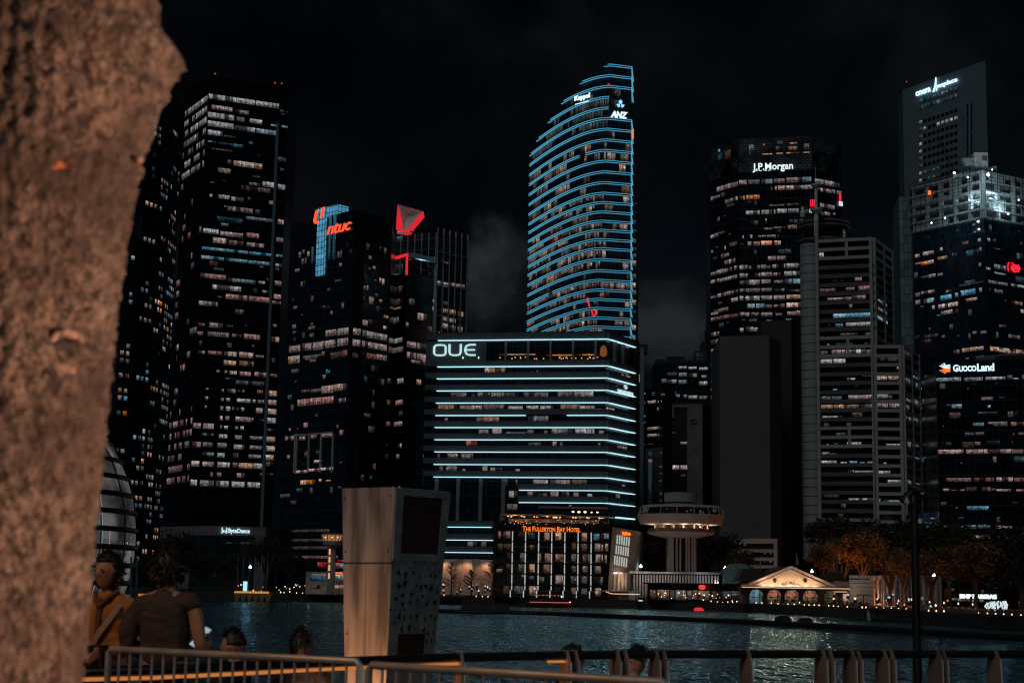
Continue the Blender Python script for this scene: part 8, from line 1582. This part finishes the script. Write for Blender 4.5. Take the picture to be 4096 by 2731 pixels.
    for sd in (-1, 1):
        q = hc + HM @ Vector((.030 * sd, .0885, .006)) * s; m = MB(); m.rings([[q + HM @ Vector((.011 * math.cos(a) * math.sin(t), .006 * math.sin(a) * math.sin(t), .0055 * math.cos(t))) for a in [6.2832 * k / 8 for k in range(8)]] for t in (.1, .8, 1.57, 2.3, 3.04)]); e_ = m.build('eye', solid('eye_dark', (.02, .015, .012), .2)); e_.parent = o
    m = MB(); m.rings([[hc + HM @ Vector((.022 * math.sin(t) * .0 + (k / 6 - .5) * .044, .0925 - abs(k / 6 - .5) * .02 + .005 * math.cos(t), -.050 + .005 * math.sin(t))) * s for t in [6.2832 * j / 6 for j in range(6)]] for k in range(7)]); e_ = m.build('lips', solid('lips', (.32, .12, .09), .5)); e_.parent = o
    return o, hc, HM, s
JK = solid('mustard_jacket', (.34, .13, .026), .8, scale=5, vary=.2); GT_ = solid('brown_grey_shirt', (.05, .034, .03), .85, scale=5, vary=.12); BT = solid('black_top', (.010, .010, .011), .85)
# --- woman in the mustard jacket, turned to her right
W, hc, HM, s = person('woman in glasses and a mustard jacket with a shoulder strap, beside the trunk', 438, 11.0, 4.745, R(168), head_yaw=R(-16), height=1.66, arms={-1: 'waist', 1: 'down'}, voxel=.008, hair=(.10, -.80, .28), top=JK)
m = MB()
for sd in (-1, 1):
    q = hc + HM @ Vector((.031 * sd, .104, .004)) * s; m.tube([q + HM @ Vector((.023 * math.cos(a), -abs(math.cos(a)) * .006, .018 * math.sin(a))) for a in [6.2832 * k / 14 for k in range(15)]], .003, 5); m.tube([q + HM @ Vector((.022 * sd, -.004, .005)), hc + HM @ Vector((.076 * sd, .01, .012)) * s], .0015, 5)
m.tube([hc + HM @ Vector((-.008, .098, .008)), hc + HM @ Vector((.008, .098, .008))], .0016, 5); g = m.build('glasses', solid('glasses_wire', (.12, .09, .07), .25, .7)); g.parent = W
m = MB(); st_ = [Vector((-.15, -.11, 1.385)), Vector((-.145, .0, 1.448)), Vector((-.12, .10, 1.36)), Vector((-.02, .142, 1.2)), Vector((.10, .135, 1.02)), Vector((.17, .10, .95))]; [m.beam(a_ * s, b2 * s, .04, .008, up=(0, 1, 0)) for a_, b2 in zip(st_, st_[1:])]; g = m.build('bag_strap', solid('strap_tan', (.30, .20, .16), .8)); g.parent = W
m = MB(); m.box((.06, .20, .99), (.30, .11, .19), .1); g = m.build('shoulder_bag', BT); tag(g, 'black bag held at the waist of the woman in the mustard jacket', 'bag'); g.location = W.location; g.rotation_euler = W.rotation_euler
m = MB(); m.beam(Vector((.0, .128, 1.43)) * s, Vector((.015, .14, 1.0)) * s, .035, .012, up=(0, 1, 0)); m.tube([Vector((-.085, .03, 1.47)) * s, Vector((-.05, .10, 1.43)) * s, Vector((0, .135, 1.37)) * s, Vector((.05, .10, 1.43)) * s, Vector((.085, .03, 1.47)) * s], .018, 6); g = m.build('placket', solid('jacket_shade', (.12, .045, .015), .8)); g.parent = W
# --- man seen from behind, looking at a bright phone
Mn, hc, HM, s = person('man from behind with dark hair, grey brown sleeveless shirt and bare arm, holding a phone', 672, 10.6, 4.775, R(-6), head_yaw=R(6), head_tilt=R(-14), height=1.74, arms={-1: 'waist', 1: 'hold'}, voxel=.008, hair=(.26, -.55, .45), top=GT_, sleeves={-1: True, 1: False})
c, sn = math.cos(R(-6)), math.sin(R(-6)); wl = Vector((.22, .33, 1.16)) * s; q = Mn.location + Vector((wl.x * c - wl.y * sn, wl.x * sn + wl.y * c, wl.z))
Pq = at(803, 2548, q.y); m = MB(); m.box((0, 0, 0), (.088, .168, .009)); m.box((0, 0, .006), (.080, .158, .003), mi=1); ph = m.build('phone', [solid('phone_case', (.35, .37, .38), .4), emit('phone_screen', (.30, .42, .46), 1.0)]); ph.location = Pq; ph.rotation_euler = (R(48), R(12), R(-52)); tag(ph, 'pale lit phone held out by the man in the sleeveless shirt', 'phone')
# --- people sitting along the water side of the rail
def sit(label, x, ytop, d, yaw, **k): return person(label, x, d, at(x, ytop, d).z, yaw, seated=True, arms='lap', group='people sitting along the rail', **k)
sit('boy with short dark hair in profile facing left, sitting behind the barrier', 955, 2534, 13.0, R(75), height=1.62, hair=(.03, .05, .25), top=BT)
sit('person with black hair seen from behind, sitting left of the metal kiosk', 1213, 2536, 13.2, R(10), height=1.66, hair=(.04, -.45, .5), top=BT)
C1, hc, HM, s = sit('person in a dark cap and glasses facing right, behind the left pair of fin posts', 2282, 2597, 14.6, R(-75), height=1.66, hair=(.02, -.1, .1), top=BT)
m = MB(); m.lathe((0, 0, 0), [(.10, 0), (.102, .03), (.085, .075), (.03, .098), (.002, .10)], 20); m.hexa([(-.07, .06, 0), (.07, .06, 0), (.06, .19, -.012), (-.06, .19, -.012)], [(-.07, .06, .01), (.07, .06, .01), (.06, .19, -.004), (-.06, .19, -.004)]); g = m.build('cap', BT); g.parent = C1; g.location = hc + Vector((0, 0, .045)); g.rotation_euler = (R(6), 0, 0)
m = MB()
for sd in (-1, 1): q = hc + Vector((.031 * sd, .104, .004)); m.tube([q + Vector((.023 * math.cos(a), 0, .018 * math.sin(a))) for a in [6.2832 * k / 12 for k in range(13)]], .002, 5); m.tube([q + Vector((.022 * sd, 0, .005)), hc + Vector((.076 * sd, .01, .012))], .002, 5)
g = m.build('glasses', MATS['glasses_wire']); g.parent = C1
sit('person with dark hair bending the head down, behind the second pair of fin posts', 2535, 2598, 14.8, R(-60), head_tilt=R(-28), height=1.72, hair=(.05, -.05, .15), top=BT)
lamp('people_lamp', (-4.6, 6.4, 8.4), (1, .46, .17), 260, .3)
m = MB(); m.box((0, 13.45, ZG + .2), (40, .5, .4)); b_ = m.build('bench', solid('bench_stone', (.12, .11, .10), .8)); tag(b_, 'long low stone bench behind the rail on which people sit', 'bench')
